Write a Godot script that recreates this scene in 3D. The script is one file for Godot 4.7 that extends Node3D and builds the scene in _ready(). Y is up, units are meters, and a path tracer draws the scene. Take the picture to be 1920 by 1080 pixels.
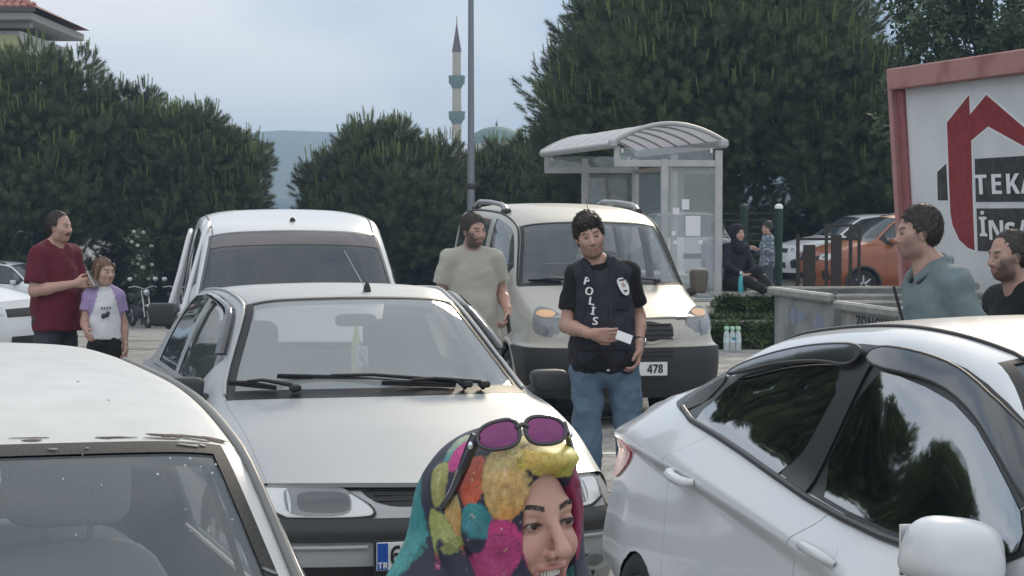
extends Node3D
# ---------------------------------------------------------------- helpers
var T0 := 0
var M := {}
var used := {}

func numbered(n: String) -> String:
	if not used.has(n):
		used[n] = 0
		return n
	used[n] += 1
	return "%s_%03d" % [n, used[n]]

func thing(called: String, label: String, category: String, at := Vector3.ZERO, turn := 0.0, group := "") -> Node3D:
	var o := Node3D.new()
	o.name = numbered(called)
	add_child(o)
	o.position = at
	o.rotation.y = turn
	tag(o, label, category, group)
	return o

func tag(o: Node, label := "", category := "", group := "", kind := "") -> void:
	if label: o.set_meta("label", label)
	if category: o.set_meta("category", category)
	if group: o.set_meta("group", group)
	if kind: o.set_meta("kind", kind)

func part(called: String, mesh: Mesh, m: Material, parent: Node, at := Vector3.ZERO) -> MeshInstance3D:
	var o := MeshInstance3D.new()
	o.name = called
	o.mesh = mesh
	o.material_override = m
	o.position = at
	o.cast_shadow = GeometryInstance3D.SHADOW_CASTING_SETTING_ON
	parent.add_child(o, true)
	return o

func structure(called: String, mesh: Mesh, m: Material) -> MeshInstance3D:
	var o := part(called, mesh, m, self)
	o.set_meta("kind", "structure")
	return o

func mat(c: Color, rough := 0.7, metal := 0.0, spec := 0.5) -> StandardMaterial3D:
	var m := StandardMaterial3D.new()
	m.albedo_color = c.linear_to_srgb()
	m.roughness = rough
	m.metallic = metal
	m.metallic_specular = spec
	return m

func lin(r: float, g: float, b: float) -> Color:
	return Color(r, g, b)

func paint(c: Color, rough := 0.35, coat := 0.6) -> StandardMaterial3D:
	var m := mat(c, rough)
	m.clearcoat_enabled = true
	m.clearcoat = coat
	m.clearcoat_roughness = 0.06
	return m

func glass(c: Color, alpha: float) -> StandardMaterial3D:
	var m := mat(c, 0.02)
	m.albedo_color.a = alpha
	m.transparency = BaseMaterial3D.TRANSPARENCY_ALPHA
	return m

func noise_tex(a: Color, b: Color, freq: float, seed_: int, size := 512, oct := 5, c0 := 0.3, c1 := 0.7) -> NoiseTexture2D:
	var n := FastNoiseLite.new()
	n.seed = seed_
	n.frequency = freq
	n.fractal_octaves = oct
	var t := NoiseTexture2D.new()
	t.width = size
	t.height = size
	t.seamless = true
	t.noise = n
	var g := Gradient.new()
	g.offsets = PackedFloat32Array([c0, c1])
	g.colors = PackedColorArray([a.linear_to_srgb(), b.linear_to_srgb()])
	t.color_ramp = g
	return t

func noise_normal(freq: float, seed_: int, strength: float, size := 512, oct := 4) -> NoiseTexture2D:
	var n := FastNoiseLite.new()
	n.seed = seed_
	n.frequency = freq
	n.fractal_octaves = oct
	var t := NoiseTexture2D.new()
	t.width = size
	t.height = size
	t.seamless = true
	t.as_normal_map = true
	t.bump_strength = strength
	t.noise = n
	return t

func tex_mat(a: Color, b: Color, freq: float, seed_: int, scale_: float, rough := 0.8, bump := 0.0, c0 := 0.3, c1 := 0.7, world := false) -> StandardMaterial3D:
	var m := mat(Color(1, 1, 1), rough)
	m.albedo_texture = noise_tex(a, b, freq, seed_, 512, 5, c0, c1)
	m.uv1_triplanar = true
	m.uv1_world_triplanar = world
	m.uv1_scale = Vector3.ONE * scale_
	if bump > 0.0:
		m.normal_enabled = true
		if not M.has("bump"): M.bump = noise_normal(0.05, 9, 8.0)
		m.normal_texture = M.bump
		m.normal_scale = bump
	return m

# mesh builder: collects shapes, then commits ONE mesh
class MB:
	var v := PackedVector3Array()
	var n := PackedVector3Array()
	var c := PackedColorArray()
	var ix := PackedInt32Array()
	var xf := Transform3D.IDENTITY
	func tri(a: Vector3, b: Vector3, d: Vector3) -> void:
		a = xf * a; b = xf * b; d = xf * d
		var nn := (d - a).cross(b - a).normalized()
		var k := v.size()
		v.append(a); v.append(b); v.append(d)
		n.append(nn); n.append(nn); n.append(nn)
		ix.append(k); ix.append(k + 1); ix.append(k + 2)
	func quad(a: Vector3, b: Vector3, d: Vector3, e: Vector3) -> void:
		tri(a, b, d); tri(a, d, e)
	# box centred at p, chamfered
	func box(p: Vector3, s: Vector3, bev := 0.0, turn := Basis.IDENTITY) -> MB:
		var h := s * 0.5
		bev = minf(bev, minf(h.x, minf(h.y, h.z)) * 0.9)
		var keep := xf
		xf = xf * Transform3D(turn, p)
		if bev <= 0.0:
			for ax in 3:
				for sg in [-1.0, 1.0]:
					var nrm := Vector3.ZERO; nrm[ax] = sg
					var a1 := Vector3.ZERO; a1[(ax + 1) % 3] = h[(ax + 1) % 3]
					var a2 := Vector3.ZERO; a2[(ax + 2) % 3] = h[(ax + 2) % 3]
					var c0: Vector3 = nrm * h[ax]
					if sg > 0: quad(c0 - a1 - a2, c0 - a1 + a2, c0 + a1 + a2, c0 + a1 - a2)
					else: quad(c0 - a1 - a2, c0 + a1 - a2, c0 + a1 + a2, c0 - a1 + a2)
		else:
			# faces inset + 12 edge strips + 8 corners through points of the rounded box
			var q := func(sx, sy, sz, ax):
				var r := Vector3(sx * (h.x - bev), sy * (h.y - bev), sz * (h.z - bev))
				r[ax] = [sx * h.x, sy * h.y, sz * h.z][ax]
				return r
			for sg in [-1.0, 1.0]:
				quad(q.call(sg, -1, -1, 0), q.call(sg, -1, 1, 0), q.call(sg, 1, 1, 0), q.call(sg, 1, -1, 0))
				quad(q.call(-1, sg, -1, 1), q.call(-1, sg, 1, 1), q.call(1, sg, 1, 1), q.call(1, sg, -1, 1))
				quad(q.call(-1, -1, sg, 2), q.call(-1, 1, sg, 2), q.call(1, 1, sg, 2), q.call(1, -1, sg, 2))
				for s2 in [-1.0, 1.0]:
					quad(q.call(sg, s2, -1, 0), q.call(sg, s2, 1, 0), q.call(sg, s2, 1, 1), q.call(sg, s2, -1, 1))
					quad(q.call(sg, -1, s2, 0), q.call(sg, 1, s2, 0), q.call(sg, 1, s2, 2), q.call(sg, -1, s2, 2))
					quad(q.call(-1, sg, s2, 1), q.call(1, sg, s2, 1), q.call(1, sg, s2, 2), q.call(-1, sg, s2, 2))
					for s3 in [-1.0, 1.0]:
						tri(q.call(sg, s2, s3, 0), q.call(sg, s2, s3, 1), q.call(sg, s2, s3, 2))
		xf = keep
		return self
	# tube along points, radius per point (one number or an array)
	func tube(pts: Array, rad, sides := 8, caps := true, squash := Vector2.ONE) -> MB:
		var m := pts.size()
		var base := v.size()
		var up := Vector3.UP
		var prev := Vector3.ZERO
		for i in m:
			var a: Vector3 = pts[maxi(i - 1, 0)]
			var b: Vector3 = pts[mini(i + 1, m - 1)]
			var d := (b - a).normalized()
			if i == 0:
				if absf(d.dot(up)) > 0.95: up = Vector3.RIGHT
				prev = (up - d * up.dot(d)).normalized()
			else:
				prev = (prev - d * prev.dot(d)).normalized()
			var s := d.cross(prev)
			var r: float = rad[i] if rad is Array else rad
			for k in sides:
				var an := TAU * k / sides
				var o := prev * cos(an) * squash.x + s * sin(an) * squash.y
				v.append(xf * (pts[i] + o * r))
				n.append((xf.basis * o).normalized())
		for i in m - 1:
			for k in sides:
				var a0 := base + i * sides + k
				var a1 := base + i * sides + (k + 1) % sides
				ix.append_array([a0, a1, a0 + sides, a1, a1 + sides, a0 + sides])
		if caps:
			for e in [0, m - 1]:
				var cc := v.size()
				var dd: Vector3 = (pts[1] - pts[0]).normalized() * -1.0 if e == 0 else (pts[m - 1] - pts[m - 2]).normalized()
				v.append(xf * pts[e]); n.append((xf.basis * dd).normalized())
				for k in sides:
					v.append(v[base + e * sides + k]); n.append(n[cc])
				for k in sides:
					ix.append_array([cc, cc + 1 + k, cc + 1 + (k + 1) % sides])
		return self
	# lathe round y: profile of Vector2(radius, y)
	func lathe(prof: Array, sides := 16, at := Vector3.ZERO, sharp := false) -> MB:
		for i in prof.size() - 1:
			var p: Vector2 = prof[i]
			var q: Vector2 = prof[i + 1]
			var nd := Vector2(q.y - p.y, p.x - q.x).normalized()
			var n0 := nd
			var n1 := nd
			if not sharp:
				if i > 0:
					var pp: Vector2 = prof[i - 1]
					var m0 := Vector2(p.y - pp.y, pp.x - p.x).normalized()
					if m0.dot(nd) > 0.6: n0 = (nd + m0).normalized()
				if i < prof.size() - 2:
					var qq: Vector2 = prof[i + 2]
					var m1 := Vector2(qq.y - q.y, q.x - qq.x).normalized()
					if m1.dot(nd) > 0.6: n1 = (nd + m1).normalized()
			var base := v.size()
			for k in sides + 1:
				var an := TAU * k / sides
				var cs := cos(an)
				var sn := sin(an)
				v.append(xf * (at + Vector3(p.x * cs, p.y, p.x * sn)))
				n.append((xf.basis * Vector3(n0.x * cs, n0.y, n0.x * sn)).normalized())
				v.append(xf * (at + Vector3(q.x * cs, q.y, q.x * sn)))
				n.append((xf.basis * Vector3(n1.x * cs, n1.y, n1.x * sn)).normalized())
			for k in sides:
				var a0 := base + k * 2
				ix.append_array([a0, a0 + 1, a0 + 2, a0 + 1, a0 + 3, a0 + 2])
		return self
	# flat polygon in xy, extruded along z from z0 to z1
	func prism(poly: PackedVector2Array, z0: float, z1: float) -> MB:
		var t := Geometry2D.triangulate_polygon(poly)
		for k in range(0, t.size(), 3):
			var a := poly[t[k]]; var b := poly[t[k + 1]]; var d := poly[t[k + 2]]
			tri(Vector3(a.x, a.y, z1), Vector3(b.x, b.y, z1), Vector3(d.x, d.y, z1))
			tri(Vector3(a.x, a.y, z0), Vector3(d.x, d.y, z0), Vector3(b.x, b.y, z0))
		for k in poly.size():
			var a := poly[k]
			var b := poly[(k + 1) % poly.size()]
			quad(Vector3(a.x, a.y, z0), Vector3(b.x, b.y, z0), Vector3(b.x, b.y, z1), Vector3(a.x, a.y, z1))
		return self
	func ellipsoid(p: Vector3, r: Vector3, ns := 12, nr := 8) -> MB:
		var base := v.size()
		for i in nr + 1:
			var ph := PI * i / nr
			for k in ns:
				var an := TAU * k / ns
				var d := Vector3(sin(ph) * cos(an), cos(ph), sin(ph) * sin(an))
				v.append(xf * (p + d * r))
				n.append((xf.basis * (d / r)).normalized())
		for i in nr:
			for k in ns:
				var a0 := base + i * ns + k
				var a1 := base + i * ns + (k + 1) % ns
				ix.append_array([a0, a1, a0 + ns, a1, a1 + ns, a0 + ns])
		return self
	func mesh() -> ArrayMesh:
		for k in range(0, ix.size(), 3):
			var a := ix[k]; var b := ix[k + 1]; var d := ix[k + 2]
			if (v[d] - v[a]).cross(v[b] - v[a]).dot(n[a] + n[b] + n[d]) < 0.0:
				ix[k + 1] = d; ix[k + 2] = b
		var arr := []
		arr.resize(Mesh.ARRAY_MAX)
		arr[Mesh.ARRAY_VERTEX] = v
		arr[Mesh.ARRAY_NORMAL] = n
		if c.size() == v.size() and c.size() > 0: arr[Mesh.ARRAY_COLOR] = c
		arr[Mesh.ARRAY_INDEX] = ix
		var m := ArrayMesh.new()
		if v.size() > 0: m.add_surface_from_arrays(Mesh.PRIMITIVE_TRIANGLES, arr)
		return m

func text_mesh(t: String, height: float, depth: float, font := "Droid Sans", weight := 700) -> TextMesh:
	var f := SystemFont.new()
	f.font_names = PackedStringArray([font])
	f.font_weight = weight
	var tm := TextMesh.new()
	tm.text = t
	tm.font = f
	tm.font_size = 64
	tm.pixel_size = height / 46.0
	tm.depth = depth
	tm.curve_step = 2.0
	return tm

func smooth(a: float, b: float, x: float) -> float:
	var t := clampf((x - a) / (b - a), 0.0, 1.0)
	return t * t * (3.0 - 2.0 * t)

func ground_y(x: float, z: float) -> float:
	var d := -z
	var left := smooth(3.0, -5.0, x)
	return -1.22 * smooth(24.0, 60.0, d) * left + 0.12 * smooth(30.0, 44.0, d) * (1.0 - left)

# ---------------------------------------------------------------- scene
func _ready() -> void:
	T0 = Time.get_ticks_msec()
	setup_view()
	make_materials()
	stage("setting"); build_setting()
	stage("street"); build_street()
	stage("cars"); build_cars()
	stage("people"); build_people()
	stage("trees"); build_trees()
	stage("done")

func stage(s: String) -> void:
	print(s, " ", Time.get_ticks_msec() - T0, " ms")

func setup_view() -> void:
	var cam := Camera3D.new()
	cam.name = "camera"
	add_child(cam)
	cam.position = Vector3(0, 1.766, 0)
	cam.rotation.x = -atan(138.0 / 4000.0)
	cam.fov = rad_to_deg(2.0 * atan(540.0 / 4000.0))
	cam.near = 0.05
	cam.far = 12000.0
	cam.current = true
	var env := Environment.new()
	env.background_mode = Environment.BG_SKY
	env.tonemap_mode = Environment.TONE_MAPPER_LINEAR
	env.tonemap_exposure = 1.32
	env.sdfgi_enabled = true
	env.ssao_enabled = true
	env.ssil_enabled = true
	env.fog_enabled = true
	env.fog_density = 0.0009
	env.fog_light_color = Color(0.60, 0.70, 0.81)
	var sky := Sky.new()
	var pm := PanoramaSkyMaterial.new()
	pm.panorama = sky_image()
	sky.sky_material = pm
	env.sky = sky
	env.background_energy_multiplier = 1.0
	var we := WorldEnvironment.new()
	we.name = "world_environment"
	we.environment = env
	add_child(we)
	var sun := DirectionalLight3D.new()
	sun.name = "sun"
	sun.light_energy = 0.5
	sun.light_angular_distance = 12.0
	sun.light_color = Color(1.0, 0.94, 0.84)
	sun.shadow_enabled = true
	add_child(sun)
	# ahead of the camera and to the right, wide behind thin cloud: the picture is backlit
	sun.look_at_from_position(Vector3(2.29, 4.69, -8.53), Vector3.ZERO)

func sky_image() -> ImageTexture:
	var w := 1024
	var h := 512
	var n := FastNoiseLite.new()
	n.seed = 11
	n.frequency = 1.5
	n.fractal_octaves = 5
	var n2 := FastNoiseLite.new()
	n2.seed = 5
	n2.frequency = 0.7
	n2.fractal_octaves = 3
	var img := Image.create(w, h, false, Image.FORMAT_RGBF)
	var blue := Vector3(0.36, 0.48, 0.63)
	var pale := Vector3(0.78, 0.80, 0.82)
	var bright := Vector3(1.02, 1.01, 0.99)
	for y in h:
		var el := PI * (0.5 - (y + 0.5) / h)
		for x in w:
			var az := TAU * x / w
			var d := Vector3(cos(el) * cos(az), sin(el), cos(el) * sin(az))
			var p := Vector3(d.x, d.y * 3.0, d.z) if el > 0.0 else Vector3(d.x, 0, d.z)
			var t := clampf(0.5 + 1.9 * n.get_noise_3dv(p * 1.5 + Vector3(3, 0, 1)), 0.0, 1.0)
			var t2 := clampf(0.5 + 1.3 * n2.get_noise_3dv(p), 0.0, 1.0)
			var col := blue.lerp(pale, 0.10 + 0.90 * t)
			col = col.lerp(bright, 0.75 * t2 * clampf(d.y * 2.4, 0.0, 1.0))
			img.set_pixel(x, y, Color(col.x, col.y, col.z))
	return ImageTexture.create_from_image(img)

func make_materials() -> void:
	M.black = mat(lin(0.012, 0.012, 0.013), 0.5)
	M.rubber = mat(lin(0.018, 0.018, 0.019), 0.75)
	M.plastic = tex_mat(lin(0.020, 0.021, 0.022), lin(0.034, 0.035, 0.036), 0.05, 3, 3.0, 0.55)
	M.dark_plastic = mat(lin(0.028, 0.029, 0.031), 0.5)
	M.liner = mat(lin(0.02, 0.02, 0.021), 0.9)
	M.chrome = mat(lin(0.72, 0.73, 0.74), 0.12, 1.0)
	M.steel = mat(lin(0.42, 0.43, 0.44), 0.4, 1.0)
	M.plate = mat(lin(0.72, 0.73, 0.72), 0.4)
	M.plate_blue = mat(lin(0.01, 0.08, 0.36), 0.4)
	M.ink = mat(lin(0.012, 0.012, 0.013), 0.5)
	M.white_print = mat(lin(0.75, 0.76, 0.77), 0.6)
	M.seat = tex_mat(lin(0.055, 0.06, 0.066), lin(0.09, 0.095, 0.10), 0.08, 31, 4.0, 0.95)
	M.lens = glass(lin(0.8, 0.82, 0.84), 0.06)
	M.amber = mat(lin(0.75, 0.28, 0.06), 0.25)
	M.red_lens = mat(lin(0.50, 0.05, 0.055), 0.12)
	M.tyre = tex_mat(lin(0.016, 0.016, 0.017), lin(0.03, 0.03, 0.03), 0.06, 41, 5.0, 0.9)

# ---------------------------------------------------------------- curved panels
class Surf:
	const R := 10
	var ni := 0
	var nj := 0
	var P := []          # control points [i][j]
	var tu := 0
	var tv := 0
	var T := PackedVector3Array()
	var N := PackedVector3Array()
	static func tan1(a: float, b: float) -> float:
		return 2.0 * a * b / (a + b) if a * b > 0.0 else 0.0
	static func herm(p0: Vector3, p1: Vector3, p2: Vector3, p3: Vector3, t: float) -> Vector3:
		var a := p1 - p0
		var b := p2 - p1
		var c := p3 - p2
		var m1 := Vector3(tan1(a.x, b.x), tan1(a.y, b.y), tan1(a.z, b.z))
		var m2 := Vector3(tan1(b.x, c.x), tan1(b.y, c.y), tan1(b.z, c.z))
		var t2 := t * t
		var t3 := t2 * t
		return p1 * (2 * t3 - 3 * t2 + 1) + m1 * (t3 - 2 * t2 + t) + p2 * (-2 * t3 + 3 * t2) + m2 * (t3 - t2)
	static func curve(a: Array, t: float) -> Vector3:
		var m := a.size()
		var i := clampi(int(floor(t)), 0, m - 2)
		var p1: Vector3 = a[i]
		var p2: Vector3 = a[i + 1]
		var p0: Vector3 = a[i - 1] if i > 0 else p1 * 2.0 - p2
		var p3: Vector3 = a[i + 2] if i + 2 < m else p2 * 2.0 - p1
		return herm(p0, p1, p2, p3, t - i)
	# half[i][j] for x >= 0 with the last j on the centre line; mirrored to both sides
	func from_half(half: Array) -> Surf:
		P = []
		for col in half:
			var full := []
			for q in col: full.append(q)
			for k in range(col.size() - 2, -1, -1):
				var q: Vector3 = col[k]
				full.append(Vector3(-q.x, q.y, q.z))
			P.append(full)
		bake()
		return self
	func bake() -> void:
		ni = P.size()
		nj = P[0].size()
		tu = (ni - 1) * R + 1
		tv = (nj - 1) * R + 1
		T.resize(tu * tv)
		N.resize(tu * tv)
		var rows := []
		for i in ni:
			var r := []
			for b in tv: r.append(curve(P[i], float(b) / R))
			rows.append(r)
		for b in tv:
			var col := []
			for i in ni: col.append(rows[i][b])
			for a in tu: T[a * tv + b] = curve(col, float(a) / R)
		for a in tu:
			for b in tv:
				var du := T[mini(a + 1, tu - 1) * tv + b] - T[maxi(a - 1, 0) * tv + b]
				var dv := T[a * tv + mini(b + 1, tv - 1)] - T[a * tv + maxi(b - 1, 0)]
				N[a * tv + b] = du.cross(dv).normalized()
		# outward: the normal at the middle of the roof or front points up or forward
		var mid := N[(tu / 2) * tv + tv / 2]
		if mid.y + mid.z < 0.0:
			for k in N.size(): N[k] = -N[k]
	func look(A: PackedVector3Array, u: float, v: float) -> Vector3:
		var a := clampf(u * R, 0.0, tu - 1.001)
		var b := clampf(v * R, 0.0, tv - 1.001)
		var i := int(a)
		var j := int(b)
		var f := a - i
		var g := b - j
		var k := i * tv + j
		return (A[k] * (1 - f) + A[k + tv] * f) * (1 - g) + (A[k + 1] * (1 - f) + A[k + tv + 1] * f) * g
	func ev(u: float, v: float) -> Vector3: return look(T, u, v)
	func nr(u: float, v: float) -> Vector3: return look(N, u, v).normalized()
	# find (u, v) whose point has the wanted two coordinates; uv range limits the search
	func inv(ax: int, ay: int, a: float, b: float, rng: Rect2) -> Vector2:
		var best := 1e9
		var bu := 0.0
		var bv := 0.0
		for i in range(int(rng.position.x * R), mini(int(rng.end.x * R) + 1, tu), 2):
			for j in range(int(rng.position.y * R), mini(int(rng.end.y * R) + 1, tv), 2):
				var p := T[i * tv + j]
				var d: float = (p[ax] - a) * (p[ax] - a) + (p[ay] - b) * (p[ay] - b)
				if d < best:
					best = d; bu = float(i) / R; bv = float(j) / R
		for it in 6:
			var p := ev(bu, bv)
			var e := 0.02
			var pu := (ev(bu + e, bv) - ev(bu - e, bv)) / (2 * e)
			var pv := (ev(bu, bv + e) - ev(bu, bv - e)) / (2 * e)
			var r0: float = a - p[ax]
			var r1: float = b - p[ay]
			var det: float = pu[ax] * pv[ay] - pv[ax] * pu[ay]
			if absf(det) < 1e-7: break
			bu = clampf(bu + clampf((r0 * pv[ay] - r1 * pv[ax]) / det, -0.3, 0.3), rng.position.x, rng.end.x)
			bv = clampf(bv + clampf((pu[ax] * r1 - pu[ay] * r0) / det, -0.3, 0.3), rng.position.y, rng.end.y)
		return Vector2(bu, bv)

const SIDE_L := 0
# rectangle of the surface as a panel: gap round it, flange turned in
func rect_into(mb: MB, s: Surf, u0: float, u1: float, v0: float, v1: float, off := 0.0, flange := 0.0, res := 9.0, arches := []) -> void:
	var nu := maxi(1, int(ceil((u1 - u0) * res)))
	var nv := maxi(1, int(ceil((v1 - v0) * res)))
	var base := mb.v.size()
	for i in nu + 1:
		for j in nv + 1:
			var u := lerpf(u0, u1, float(i) / nu)
			var v := lerpf(v0, v1, float(j) / nv)
			var p := s.ev(u, v)
			var n := s.nr(u, v)
			for a in arches:
				if absf(p.x) > 0.4:
					var d := Vector2(p.z - a.x, p.y - a.y)
					if absf(d.length() - a.z) < 0.035 and d.length() > 0.01:
						var q: Vector2 = d.normalized() * a.z
						p.z = a.x + q.x; p.y = a.y + q.y
			mb.v.append(p + n * off)
			mb.n.append(n)
	for i in nu:
		for j in nv:
			var k := base + i * (nv + 1) + j
			for t in [[k, k + 1, k + nv + 1], [k + 1, k + nv + 2, k + nv + 1]]:
				var c: Vector3 = (mb.v[t[0]] + mb.v[t[1]] + mb.v[t[2]]) / 3.0
				var drop := false
				for a in arches:
					if absf(c.x) > 0.4 and Vector2(c.z - a.x, c.y - a.y).length() < a.z - 0.002: drop = true
				if not drop: mb.ix.append_array(t)
	if flange > 0.0:
		var ring := []
		for j in nv + 1: ring.append(base + j)
		for i in range(1, nu + 1): ring.append(base + i * (nv + 1) + nv)
		for j in range(nv - 1, -1, -1): ring.append(base + nu * (nv + 1) + j)
		for i in range(nu - 1, 0, -1): ring.append(base + i * (nv + 1))
		var k0 := mb.v.size()
		var mid: Vector3 = mb.v[base + (nu / 2) * (nv + 1) + nv / 2]
		for q in ring.size():
			var r: int = ring[q]
			var ed: Vector3 = mb.v[ring[(q + 1) % ring.size()]] - mb.v[ring[q - 1]]
			var fn := ed.cross(mb.n[r]).normalized()
			if fn.dot(mb.v[r] - mid) < 0.0: fn = -fn
			mb.v.append(mb.v[r]); mb.n.append(fn)
			mb.v.append(mb.v[r] - mb.n[r] * flange); mb.n.append(fn)
		for k in ring.size():
			var a0 := k0 + k * 2
			var b0 := k0 + ((k + 1) % ring.size()) * 2
			mb.ix.append_array([a0, a0 + 1, b0, a0 + 1, b0 + 1, b0])

func panel_mesh(s: Surf, u0: float, u1: float, v0: float, v1: float, gap := 0.003, off := 0.0, flange := 0.02, res := 9.0, arches := []) -> ArrayMesh:
	var um := (u0 + u1) / 2.0
	var vm := (v0 + v1) / 2.0
	var lu := (s.ev(um + 0.1, vm) - s.ev(um - 0.1, vm)).length() / 0.2
	var lv := (s.ev(um, vm + 0.1) - s.ev(um, vm - 0.1)).length() / 0.2
	var mb := MB.new()
	rect_into(mb, s, u0 + gap / maxf(lu, 0.02), u1 - gap / maxf(lu, 0.02), v0 + gap / maxf(lv, 0.02), v1 - gap / maxf(lv, 0.02), off, flange, res, arches)
	return mb.mesh()

func round_poly(pts: Array, times := 2) -> PackedVector2Array:
	var a := PackedVector2Array()
	for p in pts: a.append(p)
	for k in times:
		var b := PackedVector2Array()
		for i in a.size():
			var p := a[i]
			var q := a[(i + 1) % a.size()]
			b.append(p.lerp(q, 0.25)); b.append(p.lerp(q, 0.75))
		a = b
	return a

# polygon given in two coordinates of the car, laid on its surface with thickness
func patch_mesh(s: Surf, poly: PackedVector2Array, ax: int, ay: int, rng: Rect2, off: float, thick: float, step := 0.05) -> ArrayMesh:
	var pts := PackedVector2Array()
	for i in poly.size():
		var p := poly[i]
		var q := poly[(i + 1) % poly.size()]
		var m := maxi(1, int(ceil(p.distance_to(q) / step)))
		for k in m: pts.append(p.lerp(q, float(k) / m))
	var no := pts.size()
	var lo := pts[0]
	var hi := pts[0]
	for p in pts:
		lo = lo.min(p); hi = hi.max(p)
	var y := lo.y + step * 0.5
	while y < hi.y:
		var x := lo.x + step * 0.5
		while x < hi.x:
			var p := Vector2(x, y)
			if Geometry2D.is_point_in_polygon(p, poly):
				var dm := 1e9
				for k in no: dm = minf(dm, pts[k].distance_to(p))
				if dm > step * 0.45: pts.append(p)
			x += step
		y += step
	var mb := MB.new()
	for p in pts:
		var uv := s.inv(ax, ay, p.x, p.y, rng)
		var q := s.ev(uv.x, uv.y)
		var n := s.nr(uv.x, uv.y)
		mb.v.append(q + n * off); mb.n.append(n)
	var t := Geometry2D.triangulate_delaunay(pts)
	for k in range(0, t.size(), 3):
		var c := (pts[t[k]] + pts[t[k + 1]] + pts[t[k + 2]]) / 3.0
		if Geometry2D.is_point_in_polygon(c, poly): mb.ix.append_array([t[k], t[k + 1], t[k + 2]])
	var k0 := mb.v.size()
	for k in no:
		var nx: Vector3 = (mb.v[(k + 1) % no] - mb.v[k]).cross(mb.n[k]).normalized()
		mb.v.append(mb.v[k]); mb.n.append(nx)
		mb.v.append(mb.v[k] - mb.n[k] * thick); mb.n.append(nx)
	for k in no:
		var a0 := k0 + k * 2
		var b0 := k0 + ((k + 1) % no) * 2
		mb.ix.append_array([a0, a0 + 1, b0, a0 + 1, b0 + 1, b0])
	return mb.mesh()

# superellipsoid: e = 1 ellipsoid, towards 0 a box with round edges
func pillow(mb: MB, p: Vector3, r: Vector3, e := 0.5, turn := Basis.IDENTITY, taper := 0.0, ns := 20, nr := 12) -> MB:
	var base := mb.v.size()
	var pw := func(x: float) -> float: return signf(x) * pow(absf(x), e)
	for i in nr + 1:
		var ph := PI * i / nr
		for k in ns:
			var an := TAU * k / ns
			var d := Vector3(pw.call(sin(ph)) * pw.call(cos(an)), pw.call(cos(ph)), pw.call(sin(ph)) * pw.call(sin(an)))
			var g := Vector3(pow(absf(d.x), 2.0 / e - 1.0) * signf(d.x), pow(absf(d.y), 2.0 / e - 1.0) * signf(d.y), pow(absf(d.z), 2.0 / e - 1.0) * signf(d.z)) / r
			var q := d * r
			q.x *= 1.0 + taper * d.y
			q.z *= 1.0 + taper * d.y
			mb.v.append(mb.xf * (p + turn * q))
			mb.n.append((mb.xf.basis * (turn * g)).normalized())
	for i in nr:
		for k in ns:
			var a0 := base + i * ns + k
			var a1 := base + i * ns + (k + 1) % ns
			mb.ix.append_array([a0, a1, a0 + ns, a1, a1 + ns, a0 + ns])
	return mb

# a half grid from rows of [x, y, z] per station
func grid(rows: Array) -> Surf:
	var ni: int = rows[0].size()
	var half := []
	for i in ni:
		var col := []
		for r in rows: col.append(Vector3(r[i][0], r[i][1], r[i][2]))
		half.append(col)
	return Surf.new().from_half(half)

# cells: [name, u0, u1, v0, v1, material, mode, mirrored] ; mode "panel" (gap + flange), "glass", "cells" (flush)
func car_shell(root: Node3D, s: Surf, paint_m: Material, cells: Array, arches := [], res := 9.0, inner := true) -> Dictionary:
	var vm := float(s.nj - 1)
	var all := []
	for c in cells:
		all.append(c)
		if c[7]: all.append([c[0], c[1], c[2], vm - c[4], vm - c[3], c[5], c[6], false])
	var us := {0.0: 1, float(s.ni - 1): 1}
	var vs := {0.0: 1, vm: 1}
	for c in all:
		us[float(c[1])] = 1; us[float(c[2])] = 1; vs[float(c[3])] = 1; vs[float(c[4])] = 1
	var ul := us.keys(); ul.sort()
	var vl := vs.keys(); vl.sort()
	var body := MB.new()
	var lining := MB.new()
	var flush := {}
	for i in ul.size() - 1:
		for j in vl.size() - 1:
			var um: float = (ul[i] + ul[i + 1]) / 2
			var vv: float = (vl[j] + vl[j + 1]) / 2
			var own = null
			for c in all:
				if um > c[1] and um < c[2] and vv > c[3] and vv < c[4]: own = c
			if own == null:
				rect_into(body, s, ul[i], ul[i + 1], vl[j], vl[j + 1], 0.0, 0.0, res, arches)
			elif own[6] == "cells":
				var key = own[0]
				if not flush.has(key): flush[key] = [MB.new(), own[5]]
				rect_into(flush[key][0], s, ul[i], ul[i + 1], vl[j], vl[j + 1], 0.0, 0.0, res, arches)
			if inner and (own == null or own[6] != "glass"):
				rect_into(lining, s, ul[i], ul[i + 1], vl[j], vl[j + 1], -0.03, 0.0, 5.0, arches)
	var out := {}
	out.body = part("body", body.mesh(), paint_m, root)
	if inner: out.lining = part("inner_lining", lining.mesh(), M.liner, root)
	for k in flush: out[k] = part(k, flush[k][0].mesh(), flush[k][1], root)
	for c in all:
		if c[6] == "panel": out[c[0]] = part(c[0], panel_mesh(s, c[1], c[2], c[3], c[4], 0.003, 0.0, 0.02, res, arches), c[5], root)
		elif c[6] == "glass": out[c[0]] = part(c[0], panel_mesh(s, c[1], c[2], c[3], c[4], 0.0, -0.004, 0.004, 8.0), c[5], root)
	return out

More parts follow.
